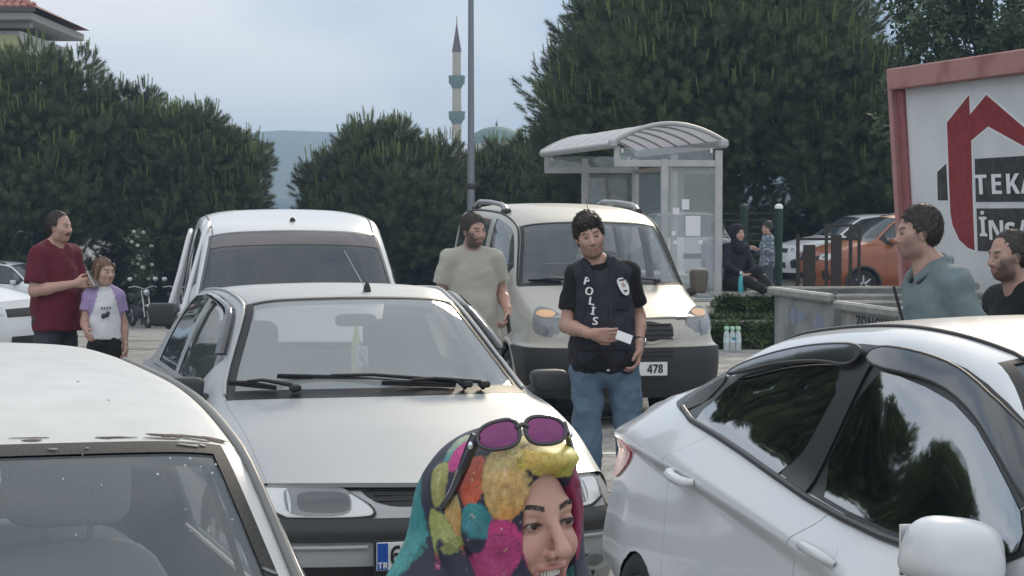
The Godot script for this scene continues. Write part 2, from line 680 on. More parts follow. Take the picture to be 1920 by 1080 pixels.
var wheel_mesh := {}
func wheel(parent: Node3D, at: Vector3, r := 0.30, w := 0.19, cover := true) -> void:
	var key := "%.2f %.2f" % [r, w]
	if not wheel_mesh.has(key):
		var t := MB.new()
		t.xf = Transform3D(Basis(Vector3.FORWARD, PI / 2), Vector3.ZERO)
		t.lathe([Vector2(r * 0.66, -w / 2 + 0.012), Vector2(r * 0.70, -w / 2), Vector2(r * 0.90, -w / 2 - 0.004), Vector2(r * 0.975, -w / 2 + 0.02), Vector2(r, -w / 2 + 0.05), Vector2(r, w / 2 - 0.05), Vector2(r * 0.975, w / 2 - 0.02), Vector2(r * 0.90, w / 2 + 0.004), Vector2(r * 0.70, w / 2), Vector2(r * 0.66, w / 2 - 0.012)], 36)
		var q := MB.new()
		q.xf = t.xf
		for sg in [1.0, -1.0]:
			q.lathe([Vector2(r * 0.68, sg * (w / 2 - 0.004)), Vector2(r * 0.64, sg * (w / 2 + 0.002)), Vector2(r * 0.60, sg * (w / 2 - 0.02)), Vector2(r * 0.25, sg * (w / 2 - 0.012)), Vector2(r * 0.12, sg * (w / 2 + 0.004)), Vector2(0.001, sg * (w / 2 + 0.006))], 30)
		var sp := MB.new()
		for sg in [1.0, -1.0]:
			for k in 7:
				var an := TAU * k / 7.0
				var d := Vector3(0, cos(an), sin(an))
				sp.tube([Vector3(sg * (w / 2 + 0.004), 0, 0) + d * r * 0.12, Vector3(sg * (w / 2 - 0.002), 0, 0) + d * r * 0.62], [0.03, 0.022], 6)
		wheel_mesh[key] = [t.mesh(), q.mesh(), sp.mesh()]
	var wn := Node3D.new()
	wn.name = "wheel"
	parent.add_child(wn, true)
	wn.position = at
	part("tyre", wheel_mesh[key][0], M.tyre, wn)
	part("rim", wheel_mesh[key][1], M.dark_plastic, wn)
	part("spokes", wheel_mesh[key][2], M.alloy, wn)

func wheel_wells(root: Node3D, arches: Array, xin: float, xout: float) -> void:
	for a in arches:
		for sg in [1.0, -1.0]:
			var mb := MB.new()
			mb.xf = Transform3D(Basis(Vector3.FORWARD, PI / 2), Vector3(0, a.y, a.x))
			mb.lathe([Vector2(0.001, sg * xin), Vector2(a.z + 0.012, sg * xin), Vector2(a.z + 0.012, sg * xout)], 28, Vector3.ZERO, true)
			part("wheel_well", mb.mesh(), M.liner, root)

func seat(root: Node3D, at: Vector3, w := 0.25, h := 0.62, m: Material = null, rest := true) -> void:
	var mb := MB.new()
	pillow(mb, at + Vector3(0, 0, 0.18), Vector3(w, 0.09, 0.26), 0.45)
	pillow(mb, at + Vector3(0, h * 0.5, -0.10), Vector3(w * 0.95, h * 0.5, 0.085), 0.5, Basis(Vector3.RIGHT, -0.22), -0.12)
	var o := part("seat", mb.mesh(), m if m else M.seat, root)
	if rest:
		var hb := MB.new()
		pillow(hb, at + Vector3(0, h + 0.10, -0.21), Vector3(w * 0.55, 0.085, 0.055), 0.5)
		hb.tube([at + Vector3(0.05, h - 0.04, -0.19), at + Vector3(0.05, h + 0.06, -0.21)], 0.007, 6)
		hb.tube([at + Vector3(-0.05, h - 0.04, -0.19), at + Vector3(-0.05, h + 0.06, -0.21)], 0.007, 6)
		part("headrest", hb.mesh(), m if m else M.seat, o)

func steering(root: Node3D, at: Vector3, tilt := 0.5) -> void:
	var mb := MB.new()
	var pts := []
	for k in 25:
		var an := TAU * k / 24.0
		pts.append(Vector3(cos(an) * 0.185, sin(an) * 0.185, 0))
	mb.xf = Transform3D(Basis(Vector3.RIGHT, tilt), at)
	mb.tube(pts, 0.014, 8, false)
	mb.tube([Vector3(-0.18, 0, 0), Vector3(0, -0.01, -0.02), Vector3(0.18, 0, 0)], 0.02, 6)
	pillow(mb, Vector3(0, 0, -0.01), Vector3(0.07, 0.06, 0.03), 0.6)
	part("steering_wheel", mb.mesh(), M.dark_plastic, root)

func dash(root: Node3D, s: Surf, ub: float, width: float, depth: float, drop: float, m: Material) -> void:
	# shelf behind the windscreen base, running back into the cabin
	var c := s.ev(ub, float(s.nj - 1) / 2)
	var mb := MB.new()
	pillow(mb, Vector3(0, c.y - drop - 0.13, c.z - depth * 0.5 - 0.02), Vector3(width, 0.13, depth * 0.5), 0.35)
	part("dashboard", mb.mesh(), m, root)

func wiper(root: Node3D, piv: Vector3, tip: Vector3, n: Vector3) -> void:
	var d := (tip - piv)
	var a := MB.new()
	a.tube([piv, piv + n * 0.035 + d * 0.05, piv + d * 0.5 + n * 0.045, piv + d * 0.72 + n * 0.03], [0.013, 0.011, 0.008, 0.006], 6)
	a.box(piv + n * 0.02, Vector3(0.05, 0.03, 0.05), 0.008)
	var w := part("wiper", a.mesh(), M.black, root)
	var b := MB.new()
	b.tube([piv + d * 0.28 + n * 0.016, piv + d * 0.7 + n * 0.022, tip + n * 0.016], [0.006, 0.009, 0.006], 6)
	b.tube([piv + d * 0.28 + n * 0.004, tip + n * 0.004], 0.006, 4)
	part("wiper_blade", b.mesh(), M.rubber, w)

func plate(root: Node3D, at: Vector3, turn: float, txt: Array, w := 0.52, h := 0.112) -> void:
	var hold := Node3D.new()
	hold.name = "number_plate"
	root.add_child(hold, true)
	hold.position = at
	hold.rotation.y = turn
	part("plate_frame", MB.new().box(Vector3(0, -0.008, -0.006), Vector3(w + 0.02, h + 0.03, 0.012), 0.003).mesh(), M.black, hold)
	part("plate_sheet", MB.new().box(Vector3.ZERO, Vector3(w, h, 0.006), 0.002).mesh(), M.plate, hold)
	part("country_band", MB.new().box(Vector3(-w / 2 + 0.024, 0, 0.004), Vector3(0.044, h - 0.006, 0.003), 0.001).mesh(), M.plate_blue, hold)
	for t in txt:
		var o := part("plate_lettering", text_mesh(t[0], t[2], 0.002), t[3], hold)
		o.position = Vector3(t[1], t[4], 0.0075)
		if t.size() > 5: o.scale = Vector3(t[5], 1, 1)

func mirror_shell(root: Node3D, p: Vector3, r: Vector3, m: Material, sg: float, e := 0.55, body := true) -> void:
	var mb := MB.new()
	pillow(mb, p, r, e, Basis(Vector3.UP, sg * 0.12), 0.12)
	var o := part("wing_mirror", mb.mesh(), m, root)
	var g := MB.new()
	g.box(p + Vector3(0, 0, -r.z * 0.98), Vector3(r.x * 1.6, r.y * 1.5, 0.008), 0.003)
	part("mirror_glass", g.mesh(), M.chrome, o)
	var a := MB.new()
	a.tube([p + Vector3(-sg * r.x * 0.5, -r.y * 0.7, 0), p + Vector3(-sg * (r.x + 0.07), -r.y * 1.15, -0.03)], [r.z * 0.75, r.z * 0.6], 8)
	part("mirror_arm", a.mesh(), M.dark_plastic, o)

# ---------------------------------------------------------------- vehicles
const FULL := Rect2(0, 0, 99, 99)
func side_rng(s: Surf, sg: float, vlo := 0.0) -> Rect2:
	var half := float(s.nj - 1) / 2
	return Rect2(0, vlo, s.ni - 1, half - vlo) if sg > 0 else Rect2(0, half, s.ni - 1, half - vlo)

func v2(a: Array) -> Array:
	var o := []
	for p in a: o.append(Vector2(p[0], p[1]))
	return o

func flipx(a: PackedVector2Array) -> PackedVector2Array:
	var o := PackedVector2Array()
	for p in a: o.append(Vector2(-p.x, p.y))
	return o

func full_rng(s: Surf) -> Rect2:
	return Rect2(0, 0, s.ni - 1, s.nj - 1)

func on_front(s: Surf, x: float, y: float, off := 0.0) -> Vector3:
	var uv := s.inv(0, 1, x, y, full_rng(s))
	return s.ev(uv.x, uv.y) + s.nr(uv.x, uv.y) * off

func row_curve(s: Surf, u0: float, u1: float, v: float, n: int, off := 0.0) -> Array:
	var o := []
	for k in n + 1:
		var u := lerpf(u0, u1, float(k) / n)
		o.append(s.ev(u, v) + s.nr(u, v) * off)
	return o

func col_curve(s: Surf, u: float, v0: float, v1: float, n: int, off := 0.0) -> Array:
	var o := []
	for k in n + 1:
		var v := lerpf(v0, v1, float(k) / n)
		o.append(s.ev(u, v) + s.nr(u, v) * off)
	return o

func tail_cap(root: Node3D, s: Surf, m: Material) -> void:
	# closes the tail: the last station's outline swept down to the floor
	var mb := MB.new()
	var pts := []
	for b in s.tv: pts.append(s.T[(s.tu - 1) * s.tv + b])
	var ctr := Vector3(0, 0.55, pts[0].z - 0.06)
	for k in pts.size() - 1: mb.tri(pts[k], pts[k + 1], ctr)
	mb.tri(pts[pts.size() - 1], pts[0], ctr)
	part("rear_panel", mb.mesh(), m, root)
	var fl := MB.new()
	var a: Vector3 = s.ev(0, 0)
	var b2: Vector3 = s.ev(s.ni - 1, 0)
	fl.box(Vector3(0, a.y + 0.03, (a.z + b2.z) / 2), Vector3(absf(a.x) * 1.9, 0.05, absf(a.z - b2.z)))
	part("floor_pan", fl.mesh(), M.liner, root)

func headlamp(root: Node3D, f: Surf, poly: PackedVector2Array, bowls: Array, frame: Material) -> void:
	var r := full_rng(f)
	var h := part("headlight", patch_mesh(f, poly, 0, 1, r, 0.010, 0.02, 0.04), frame, root)
	for b in bowls:
		var c := PackedVector2Array()
		for k in 18:
			var an := TAU * k / 18.0
			c.append(Vector2(b[0] + signf(cos(an)) * pow(absf(cos(an)), 0.55) * b[2], b[1] + signf(sin(an)) * pow(absf(sin(an)), 0.55) * b[3]) if b[2] > 0.1 else Vector2(b[0] + cos(an) * b[2], b[1] + sin(an) * b[3]))
		part("reflector", patch_mesh(f, c, 0, 1, r, 0.013 + 0.002 * bowls.find(b), 0.004, 0.03), b[4], h)
	part("lens", patch_mesh(f, poly, 0, 1, r, 0.024, 0.012, 0.05), M.lens, h)

func place_car(o: Node3D, x: float, z: float, yaw: float) -> void:
	o.position = Vector3(x, 0, z)
	o.rotation.y = yaw

func build_cars() -> void:
	M.alloy = mat(lin(0.45, 0.46, 0.47), 0.3, 0.9)
	M.silver = paint(lin(0.40, 0.415, 0.425), 0.5, 0.25)
	M.silver.metallic = 0.2
	M.white = paint(lin(0.66, 0.68, 0.70), 0.3, 0.7)
	M.van_white = paint(lin(0.62, 0.635, 0.645), 0.35, 0.5)
	M.beige = paint(lin(0.41, 0.395, 0.355), 0.45, 0.35)
	M.beige.metallic = 0.2
	M.old_white = tex_mat(lin(0.52, 0.52, 0.50), lin(0.58, 0.58, 0.56), 0.008, 77, 1.2, 0.34)
	M.old_white.clearcoat_enabled = true
	M.old_white.clearcoat = 0.25
	M.old_white.clearcoat_roughness = 0.25
	M.orange = paint(lin(0.27, 0.080, 0.030), 0.35, 0.5)
	M.screen = glass(lin(0.40, 0.44, 0.455), 0.55)
	M.screen_dark = glass(lin(0.10, 0.13, 0.15), 0.45)
	M.clear = glass(lin(0.35, 0.40, 0.42), 0.18)
	M.film = mat(lin(0.34, 0.36, 0.385), 0.03, 1.0)
	M.smoke = paint(lin(0.020, 0.023, 0.030), 0.12, 0.9)
	M.reflector = mat(lin(0.50, 0.52, 0.54), 0.30, 0.8)
	M.lamp_bowl = mat(lin(0.17, 0.18, 0.20), 0.25, 0.6)
	M.lamp_base = mat(lin(0.16, 0.17, 0.18), 0.3, 0.5)
	M.lamp_white = mat(lin(0.66, 0.67, 0.68), 0.25, 0.25)
	M.lamp_dark = mat(lin(0.06, 0.065, 0.07), 0.2, 0.8)
	M.rust = tex_mat(lin(0.07, 0.05, 0.04), lin(0.22, 0.19, 0.16), 0.09, 91, 8.0, 0.9)
	M.turn = mat(lin(0.42, 0.40, 0.38), 0.2)
	M.turn_lit = mat(lin(0.85, 0.48, 0.22), 0.3)
	M.dash_grey = mat(lin(0.10, 0.105, 0.11), 0.85)
	M.dash_dark = mat(lin(0.035, 0.037, 0.04), 0.85)
	M.trim = mat(lin(0.017, 0.018, 0.020), 0.35)
	M.old_rubber = tex_mat(lin(0.020, 0.019, 0.018), lin(0.045, 0.043, 0.04), 0.05, 53, 5.0, 0.7)
	M.old_screen = glass(lin(0.30, 0.35, 0.38), 0.24)
	M.drip = mat(lin(0.20, 0.20, 0.195), 0.5, 0.4)
	M.seat_grey = tex_mat(lin(0.17, 0.18, 0.18), lin(0.23, 0.24, 0.24), 0.06, 33, 5.0, 0.95)
	M.van_screen = glass(lin(0.20, 0.24, 0.27), 0.28)
	M.rail_grey = mat(lin(0.30, 0.31, 0.32), 0.4, 0.5)
	M.mirror_brown = mat(lin(0.10, 0.085, 0.07), 0.6)
	M.grey_seal = mat(lin(0.12, 0.125, 0.13), 0.6)
	M.sun_strip = glass(lin(0.17, 0.15, 0.155), 0.75)
	M.door_trim = mat(lin(0.22, 0.225, 0.23), 0.8)
	silver_sedan(); stage(" r")
	old_sedan(); stage(" o")
	white_sedan(); stage(" h")
	beige_van(); stage(" d")
	white_van(); stage(" w")
	far_cars(); stage(" far")
	motorbikes()

func silver_sedan() -> void:
	var o := thing("silver_sedan", "silver sedan facing the camera with a yellow tassel hanging behind its windscreen", "car")
	place_car(o, -0.257, -8.516, 0.288)
	var s := grid([
		[[.74, .20, -.40], [.76, .20, -.80], [.77, .20, -1.35], [.77, .20, -1.95], [.77, .20, -2.3], [.77, .20, -3.1], [.76, .22, -3.75], [.70, .30, -4.15]],
		[[.81, .38, -.36], [.82, .38, -.80], [.83, .38, -1.35], [.83, .38, -1.95], [.83, .38, -2.3], [.83, .38, -3.1], [.82, .40, -3.75], [.76, .42, -4.15]],
		[[.79, .60, -.33], [.825, .63, -.80], [.84, .65, -1.35], [.845, .66, -1.95], [.845, .66, -2.3], [.84, .67, -3.1], [.82, .68, -3.75], [.76, .68, -4.15]],
		[[.75, .675, -.31], [.775, .83, -.80], [.785, .915, -1.38], [.785, .93, -1.95], [.785, .935, -2.32], [.78, .95, -3.1], [.76, .96, -3.7], [.70, .93, -4.12]],
		[[.69, .685, -.235], [.70, .845, -.75], [.705, .945, -1.27], [.53, 1.335, -1.85], [.555, 1.385, -2.3], [.545, 1.36, -3.0], [.62, 1.0, -3.72], [.63, .95, -4.1]],
		[[.40, .69, -.115], [.40, .862, -.66], [.43, .963, -1.10], [.33, 1.372, -1.77], [.33, 1.412, -2.3], [.33, 1.385, -3.05], [.38, 1.02, -3.76], [.4, .96, -4.12]],
		[[0, .685, -.065], [0, .868, -.62], [0, .968, -1.03], [0, 1.380, -1.735], [0, 1.42, -2.3], [0, 1.39, -3.07], [0, 1.025, -3.78], [0, .965, -4.13]]])
	var arches := [Vector3(-0.82, 0.29, 0.33), Vector3(-3.36, 0.29, 0.33)]
	car_shell(o, s, M.silver, [
		["hood", 0.0, 1.93, 4.0, 8.0, M.silver, "panel", false],
		["cowl", 1.93, 2.03, 4.05, 7.95, M.black, "cells", false],
		["windscreen_seal", 2.02, 2.97, 4.08, 7.92, M.black, "cells", false],
		["windscreen", 2.09, 2.93, 4.26, 7.74, M.screen, "glass", false],
		["roof", 3.0, 5.0, 4.14, 7.86, M.silver, "panel", false],
		["rear_window", 5.12, 5.9, 4.3, 7.7, M.screen_dark, "glass", false],
		["front_door", 2.06, 4.05, 0.4, 3.06, M.silver, "panel", true],
		["rear_door", 4.05, 5.25, 0.4, 3.06, M.silver, "panel", true],
		["door_window", 2.42, 3.93, 3.12, 3.86, M.clear, "glass", true],
		["rear_door_window", 4.14, 4.95, 3.12, 3.86, M.screen_dark, "glass", true]], arches)
	tail_cap(o, s, M.silver)
	# roof gutters
	for sg in [1.0, -1.0]:
		var g := MB.new()
		g.tube(row_curve(s, 2.03, 5.1, 6 - 1.92 * sg if false else (4.06 if sg > 0 else 7.94), 20, 0.004), 0.009, 6)
		part("roof_gutter", g.mesh(), M.silver, o)
		var w := MB.new()
		w.tube(row_curve(s, 2.45, 4.0, 3.84 if sg > 0 else 8.16, 12, 0.022), 0.022, 6, true, Vector2(0.35, 1.4))
		part("wind_deflector", w.mesh(), M.smoke, o)
		var mo := MB.new()
		mo.tube(row_curve(s, 1.0, 5.6, 2.0 if sg > 0 else 10.0, 20, 0.008), 0.018, 6)
		part("side_moulding", mo.mesh(), M.dark_plastic, o)
	# front
	var lv := [.688, .60, .555, .50, .42, .30, .19]
	var f := grid([
		[[.775, .668, -.58], [.80, .60, -.55], [.815, .555, -.55], [.835, .50, -.55], [.835, .42, -.55], [.82, .30, -.55], [.79, .19, -.55]],
		[[.748, .660, -.325], [.772, .60, -.28], [.785, .555, -.26], [.81, .50, -.24], [.81, .42, -.24], [.79, .30, -.26], [.76, .19, -.28]],
		[[.66, .662, -.225], [.68, .60, -.165], [.69, .555, -.14], [.70, .50, -.10], [.70, .42, -.10], [.69, .30, -.12], [.66, .19, -.16]],
		[[.42, .660, -.138], [.43, .60, -.08], [.44, .555, -.06], [.44, .50, -.02], [.44, .42, -.02], [.44, .30, -.04], [.42, .19, -.09]],
		[[0, .656, -.086], [0, .60, -.035], [0, .555, -.015], [0, .5, .02], [0, .42, .02], [0, .30, .0], [0, .19, -.05]]])
	part("front_bumper", panel_mesh(f, 0, 6, 0, 8, 0.0, 0.0, 0.02, 20.0), M.silver, o)
	part("hood_gap", panel_mesh(f, 0, 0.3, 1.0, 7.0, 0.0, -0.02, 0.0, 10.0), M.black, o)
	part("bumper_strip", panel_mesh(f, 2.15, 3.45, 0.2, 7.8, 0.0, 0.016, 0.02, 8.0), M.plastic, o)
	part("lower_intake", panel_mesh(f, 4.45, 5.7, 2.2, 5.8, 0.0, 0.004, 0.01, 8.0), M.black, o)
	var hl := round_poly(v2([[-.700, .682], [-.619, .686], [-.528, .684], [-.451, .672], [-.393, .650], [-.344, .622], [-.303, .592], [-.294, .568], [-.33, .560], [-.441, .557], [-.694, .560]]), 1)
	var rim := round_poly(v2([[-.712, .690], [-.619, .694], [-.528, .692], [-.445, .680], [-.385, .657], [-.335, .628], [-.291, .597], [-.280, .562], [-.32, .550], [-.441, .547], [-.708, .550]]), 1)
	for sg in [1.0, -1.0]:
		var hp := hl if sg > 0 else flipx(hl)
		part("headlight_seal", patch_mesh(f, rim if sg > 0 else flipx(rim), 0, 1, full_rng(f), 0.006, 0.012, 0.05), M.black, o)
		headlamp(o, f, hp, [[-0.505 * sg, 0.616, 0.128, 0.053, M.lamp_bowl], [-0.485 * sg, 0.612, 0.101, 0.036, M.lamp_dark], [-0.615 * sg, 0.612, 0.006, 0.040, M.reflector]], M.lamp_white)
		var tp := round_poly(v2([[-.755, .672], [-.718, .680], [-.715, .556], [-.760, .552]]), 1)
		part("turn_signal", patch_mesh(f, tp if sg > 0 else flipx(tp), 0, 1, full_rng(f), 0.006, 0.012, 0.04), M.turn, o)
		var fp := round_poly(v2([[.575, .300], [.592, .352], [.632, .380], [.690, .378], [.708, .338], [.675, .303]]), 1)
		headlamp(o, f, fp if sg > 0 else flipx(fp), [[0.64 * sg, 0.342, 0.045, 0.026, M.lamp_bowl]], M.reflector)
	part("grille_slot", patch_mesh(f, round_poly(v2([[-.34, .664], [.34, .664], [.30, .625], [.24, .602], [.17, .595], [-.17, .595], [-.24, .602], [-.30, .625]]), 1), 0, 1, full_rng(f), 0.003, 0.01, 0.05), M.black, o)
	for k in 2:
		var gb := MB.new()
		gb.tube([on_front(f, -0.28, 0.617 + 0.02 * k, 0.006), on_front(f, 0, 0.615 + 0.02 * k, 0.006), on_front(f, 0.28, 0.617 + 0.02 * k, 0.006)], 0.004, 6)
		part("grille_bar", gb.mesh(), M.dark_plastic, o)
	# bumper lip with its raised ends beside the plate
	for sg in [1.0, -1.0]:
		var lip := MB.new()
		var pts := []
		for k in 9: pts.append(on_front(f, sg * lerpf(0.33, 0.70, k / 8.0), 0.447, 0.010))
		lip.tube(pts, 0.010, 6)
		part("bumper_lip", lip.mesh(), M.silver, o)
	plate(o, Vector3(-0.045, 0.415, 0.052), 0.0, [["TR", -0.236, 0.024, M.white_print, -0.035], ["6", -0.185, 0.078, M.ink, 0.0, 0.8], ["7", -0.135, 0.078, M.ink, 0.0, 0.8]])
	# mirrors, wipers, aerial
	for sg in [1.0, -1.0]:
		mirror_shell(o, Vector3(0.86 * sg, 0.975, -1.39), Vector3(0.085, 0.058, 0.05), M.dark_plastic, sg, 0.5)
		wheel(o, Vector3(0.72 * sg, 0.29, -0.82), 0.29, 0.18)
		wheel(o, Vector3(0.72 * sg, 0.29, -3.36), 0.29, 0.18)
	wheel_wells(o, arches, 0.5, 0.80)
	var wn := s.nr(2.2, 6.0)
	wiper(o, s.ev(2.03, 5.15) + wn * 0.01, s.ev(2.20, 7.15) + wn * 0.012, wn)
	wiper(o, s.ev(2.03, 6.95) + wn * 0.01, s.ev(2.10, 7.85) + Vector3(0, 0.02, 0.0) + wn * 0.012, wn)
	wiper(o, s.ev(2.02, 4.9) + wn * 0.01, s.ev(2.10, 6.05) + wn * 0.014, wn)
	var ab := s.ev(3.2, 5.75)
	var ae := MB.new()
	ae.tube([ab, ab + Vector3(-0.10, 0.20, -0.06)], [0.0028, 0.0016], 6)
	var ap := part("aerial", ae.mesh(), M.steel, o)
	part("aerial_base", MB.new().lathe([Vector2(0.020, 0.0), Vector2(0.017, 0.02), Vector2(0.007, 0.045), Vector2(0.001, 0.046)], 14, ab).mesh(), M.black, ap)
	# cabin
	dash(o, s, 2.02, 0.60, 0.42, 0.03, M.dash_grey)
	seat(o, Vector3(0.36, 0.42, -2.35))
	seat(o, Vector3(-0.36, 0.42, -2.35))
	var rb := MB.new()
	pillow(rb, Vector3(0, 0.72, -3.25), Vector3(0.62, 0.30, 0.09), 0.4)
	part("rear_seat", rb.mesh(), M.seat, o)
	steering(o, Vector3(0.36, 0.84, -1.62))
	var mg := MB.new()
	pillow(mg, Vector3(0.0, 1.262, -1.72), Vector3(0.10, 0.03, 0.018), 0.5)
	part("rear_view_mirror", mg.mesh(), M.black, o)
	# what hangs from the mirror is a thing of its own
	var ch := thing("hanging_charm", "yellow tassel and white X card hanging inside the silver sedan's windscreen", "car charm", o.position, o.rotation.y)
	var strands := MB.new()
	for k in 5:
		var dx := -0.030 + 0.010 * k
		strands.tube([Vector3(0.0, 1.245, -1.70), Vector3(dx, 1.14, -1.665), Vector3(dx * 0.9 - 0.008, 0.99, -1.63 - 0.01 * (k % 2))], [0.003, 0.005, 0.0045], 5)
	part("tassel", strands.mesh(), mat(lin(0.62, 0.66, 0.16), 0.8), ch)
	var card := part("card", MB.new().box(Vector3.ZERO, Vector3(0.062, 0.095, 0.004), 0.001).mesh(), M.white_print, ch, Vector3(0.012, 1.095, -1.645))
	var xx := part("card_letter", text_mesh("X", 0.052, 0.001, "Droid Serif"), mat(lin(0.10, 0.12, 0.16), 0.6), card)
	xx.position = Vector3(0, -0.014, 0.004)
	part("card_letter_bar", MB.new().box(Vector3(0, 0.026, 0.003), Vector3(0.034, 0.004, 0.001)).mesh(), mat(lin(0.10, 0.12, 0.16), 0.6), card)

func white_sedan() -> void:
	var o := thing("white_sedan", "white sedan with tinted windows, smoked wind deflectors and a red tail light", "car")
	place_car(o, 2.078, -4.181, 0.235)
	var s := grid([
		[[.70, .22, -.30], [.76, .22, -.85], [.77, .22, -1.25], [.77, .22, -1.65], [.77, .22, -2.05], [.77, .22, -3.0], [.74, .24, -3.6], [.66, .30, -4.25]],
		[[.80, .45, -.28], [.84, .45, -.85], [.84, .45, -1.25], [.84, .45, -1.65], [.845, .45, -2.08], [.855, .45, -3.22], [.84, .47, -3.7], [.74, .50, -4.33]],
		[[0.784, 0.56, -0.25], [0.814, 0.64, -0.85], [0.819, 0.68, -1.2], [0.822, 0.73, -1.6], [0.822, 0.78, -2.07], [0.819, 0.877, -3.25], [0.784, 0.895, -3.75], [0.694, 0.87, -4.25]],
		[[0.806, 0.62, -0.25], [0.836, 0.7, -0.85], [0.841, 0.74, -1.2], [0.844, 0.79, -1.6], [0.844, 0.84, -2.07], [0.841, 0.937, -3.25], [0.806, 0.955, -3.75], [0.716, 0.93, -4.25]],
		[[.74, .73, -.22], [.76, .86, -.85], [.765, .915, -1.1], [.757, .925, -1.6], [.752, .965, -1.93], [.735, 1.083, -2.95], [.69, 1.125, -3.50], [.62, 1.0, -4.22]],
		[[.66, .75, -.2], [.66, .90, -.7], [.70, 1.00, -.80], [.555, 1.385, -1.42], [.585, 1.428, -1.93], [.555, 1.36, -2.85], [.605, 1.165, -3.52], [.55, 1.05, -4.2]],
		[[.35, .77, -.1], [.36, .93, -.6], [.42, 1.03, -.70], [.33, 1.425, -1.32], [.33, 1.466, -1.95], [.33, 1.405, -2.85], [.36, 1.175, -3.6], [.38, 1.06, -4.28]],
		[[0, .78, -.05], [0, .945, -.55], [0, 1.04, -.62], [0, 1.438, -1.27], [0, 1.476, -1.95], [0, 1.418, -2.85], [0, 1.178, -3.65], [0, 1.065, -4.32]]])
	var arches := [Vector3(-0.83, 0.28, 0.33), Vector3(-3.53, 0.265, 0.322)]
	car_shell(o, s, M.white, [
		["hood", 0.0, 1.93, 5.0, 9.0, M.white, "panel", false],
		["windscreen_seal", 1.98, 2.98, 5.10, 8.90, M.black, "cells", false],
		["windscreen", 2.04, 2.93, 5.22, 8.78, M.screen_dark, "glass", false],
		["roof", 3.0, 5.0, 5.36, 8.64, M.white, "panel", false],
		["rear_window", 5.08, 5.92, 5.3, 8.7, M.film, "panel", false],
		["front_door", 2.25, 4.0, 0.3, 4.0, M.white, "panel", true],
		["rear_door", 4.0, 5.0, 0.3, 4.0, M.white, "panel", true],
		["boot_lid", 6.1, 7.0, 5.2, 8.8, M.white, "panel", false]], arches, 12.0)
	tail_cap(o, s, M.white)
	var dlo := v2([[-3.53, 1.117], [-3.38, 1.186], [-3.1, 1.268], [-2.747, 1.338], [-2.388, 1.38], [-1.967, 1.402], [-1.675, 1.397], [-1.40, 1.358], [-1.16, 1.281], [-0.96, 1.175], [-0.85, 1.09], [-0.83, 1.0], [-1.0, .930], [-1.628, .928], [-2.127, .972], [-2.641, 1.035], [-2.95, 1.068], [-3.25, 1.083], [-3.42, 1.095]])
	var rg := v2([[-3.215, 1.075], [-3.04, 1.225], [-2.76, 1.275], [-2.45, 1.32], [-2.10, 1.335], [-2.30, 0.992], [-2.52, 1.012], [-2.78, 1.046], [-3.02, 1.067]])
	var fg := v2([[-2.095, 0.980], [-1.93, 1.335], [-1.70, 1.325], [-1.36, 1.265], [-1.07, 1.14], [-0.90, 1.05], [-0.89, 0.97], [-1.25, 0.938], [-1.735, 0.948]])
	var qg := v2([[-3.43, 1.118], [-3.27, 1.192], [-3.09, 1.238], [-3.265, 1.095]])
	var vr := v2([[-3.10, 1.225], [-2.95, 1.275], [-2.70, 1.325], [-2.36, 1.368], [-1.985, 1.390], [-2.03, 1.328], [-2.30, 1.328], [-2.675, 1.292], [-2.95, 1.242]])
	var vf := v2([[-1.935, 1.390], [-1.70, 1.390], [-1.43, 1.355], [-1.18, 1.278], [-0.98, 1.18], [-0.845, 1.09], [-0.86, 1.058], [-1.05, 1.155], [-1.30, 1.268], [-1.58, 1.330], [-1.955, 1.342]])
	var tl := v2([[-4.13, .930], [-3.80, .915], [-3.83, .870], [-4.02, .806], [-4.235, .757], [-4.26, .80], [-4.21, .879]])
	for sg in [-1.0, 1.0]:
		var r := side_rng(s, sg)
		var rw := side_rng(s, sg, 3.6)
		var fr := part("window_frame", patch_mesh(s, round_poly(dlo, 1), 2, 1, rw, 0.003, 0.006, 0.05), M.trim, o)
		part("rear_window_glass", patch_mesh(s, round_poly(rg, 1), 2, 1, rw, 0.006, 0.004, 0.05), M.film, fr)
		part("front_window_glass", patch_mesh(s, round_poly(fg, 1), 2, 1, rw, 0.006, 0.004, 0.05), M.film, fr)
		part("quarter_panel_trim", patch_mesh(s, round_poly(qg, 1), 2, 1, rw, 0.007, 0.004, 0.05), M.dark_plastic, fr)
		for vv in [vr, vf]:
			var dv := part("wind_deflector", patch_mesh(s, round_poly(vv, 2), 2, 1, rw, 0.030, 0.006, 0.04), M.smoke, o)
			var edge := round_poly(vv, 2)
			var e2 := MB.new()
			var pts := []
			for p in edge:
				var uv := s.inv(2, 1, p.x, p.y, rw)
				pts.append(s.ev(uv.x, uv.y) + s.nr(uv.x, uv.y) * 0.026)
			pts.append(pts[0])
			e2.tube(pts, 0.006, 5, false)
			part("deflector_edge", e2.mesh(), M.black, dv)
		# belt moulding
		var bm := MB.new()
		var bp := []
		for p in [[-3.36, 1.100], [-3.2, 1.075], [-2.92, 1.052], [-2.64, 1.022], [-2.35, 0.987], [-2.1, .958], [-1.85, .936], [-1.6, .922], [-1.1, .925]]:
			var uv := s.inv(2, 1, p[0], p[1], r)
			bp.append(s.ev(uv.x, uv.y) + s.nr(uv.x, uv.y) * 0.006)
		bm.tube(bp, 0.012, 6)
		part("belt_moulding", bm.mesh(), M.trim, o)
		# B pillar cover strip between the panes
		var pp := v2([[-1.93, 1.392], [-2.075, 1.34], [-2.28, 0.985], [-2.12, 0.965], [-1.955, 1.33], [-1.915, 1.395]])
		part("pillar_trim", patch_mesh(s, PackedVector2Array(pp), 2, 1, rw, 0.010, 0.006, 0.05), M.trim, o)
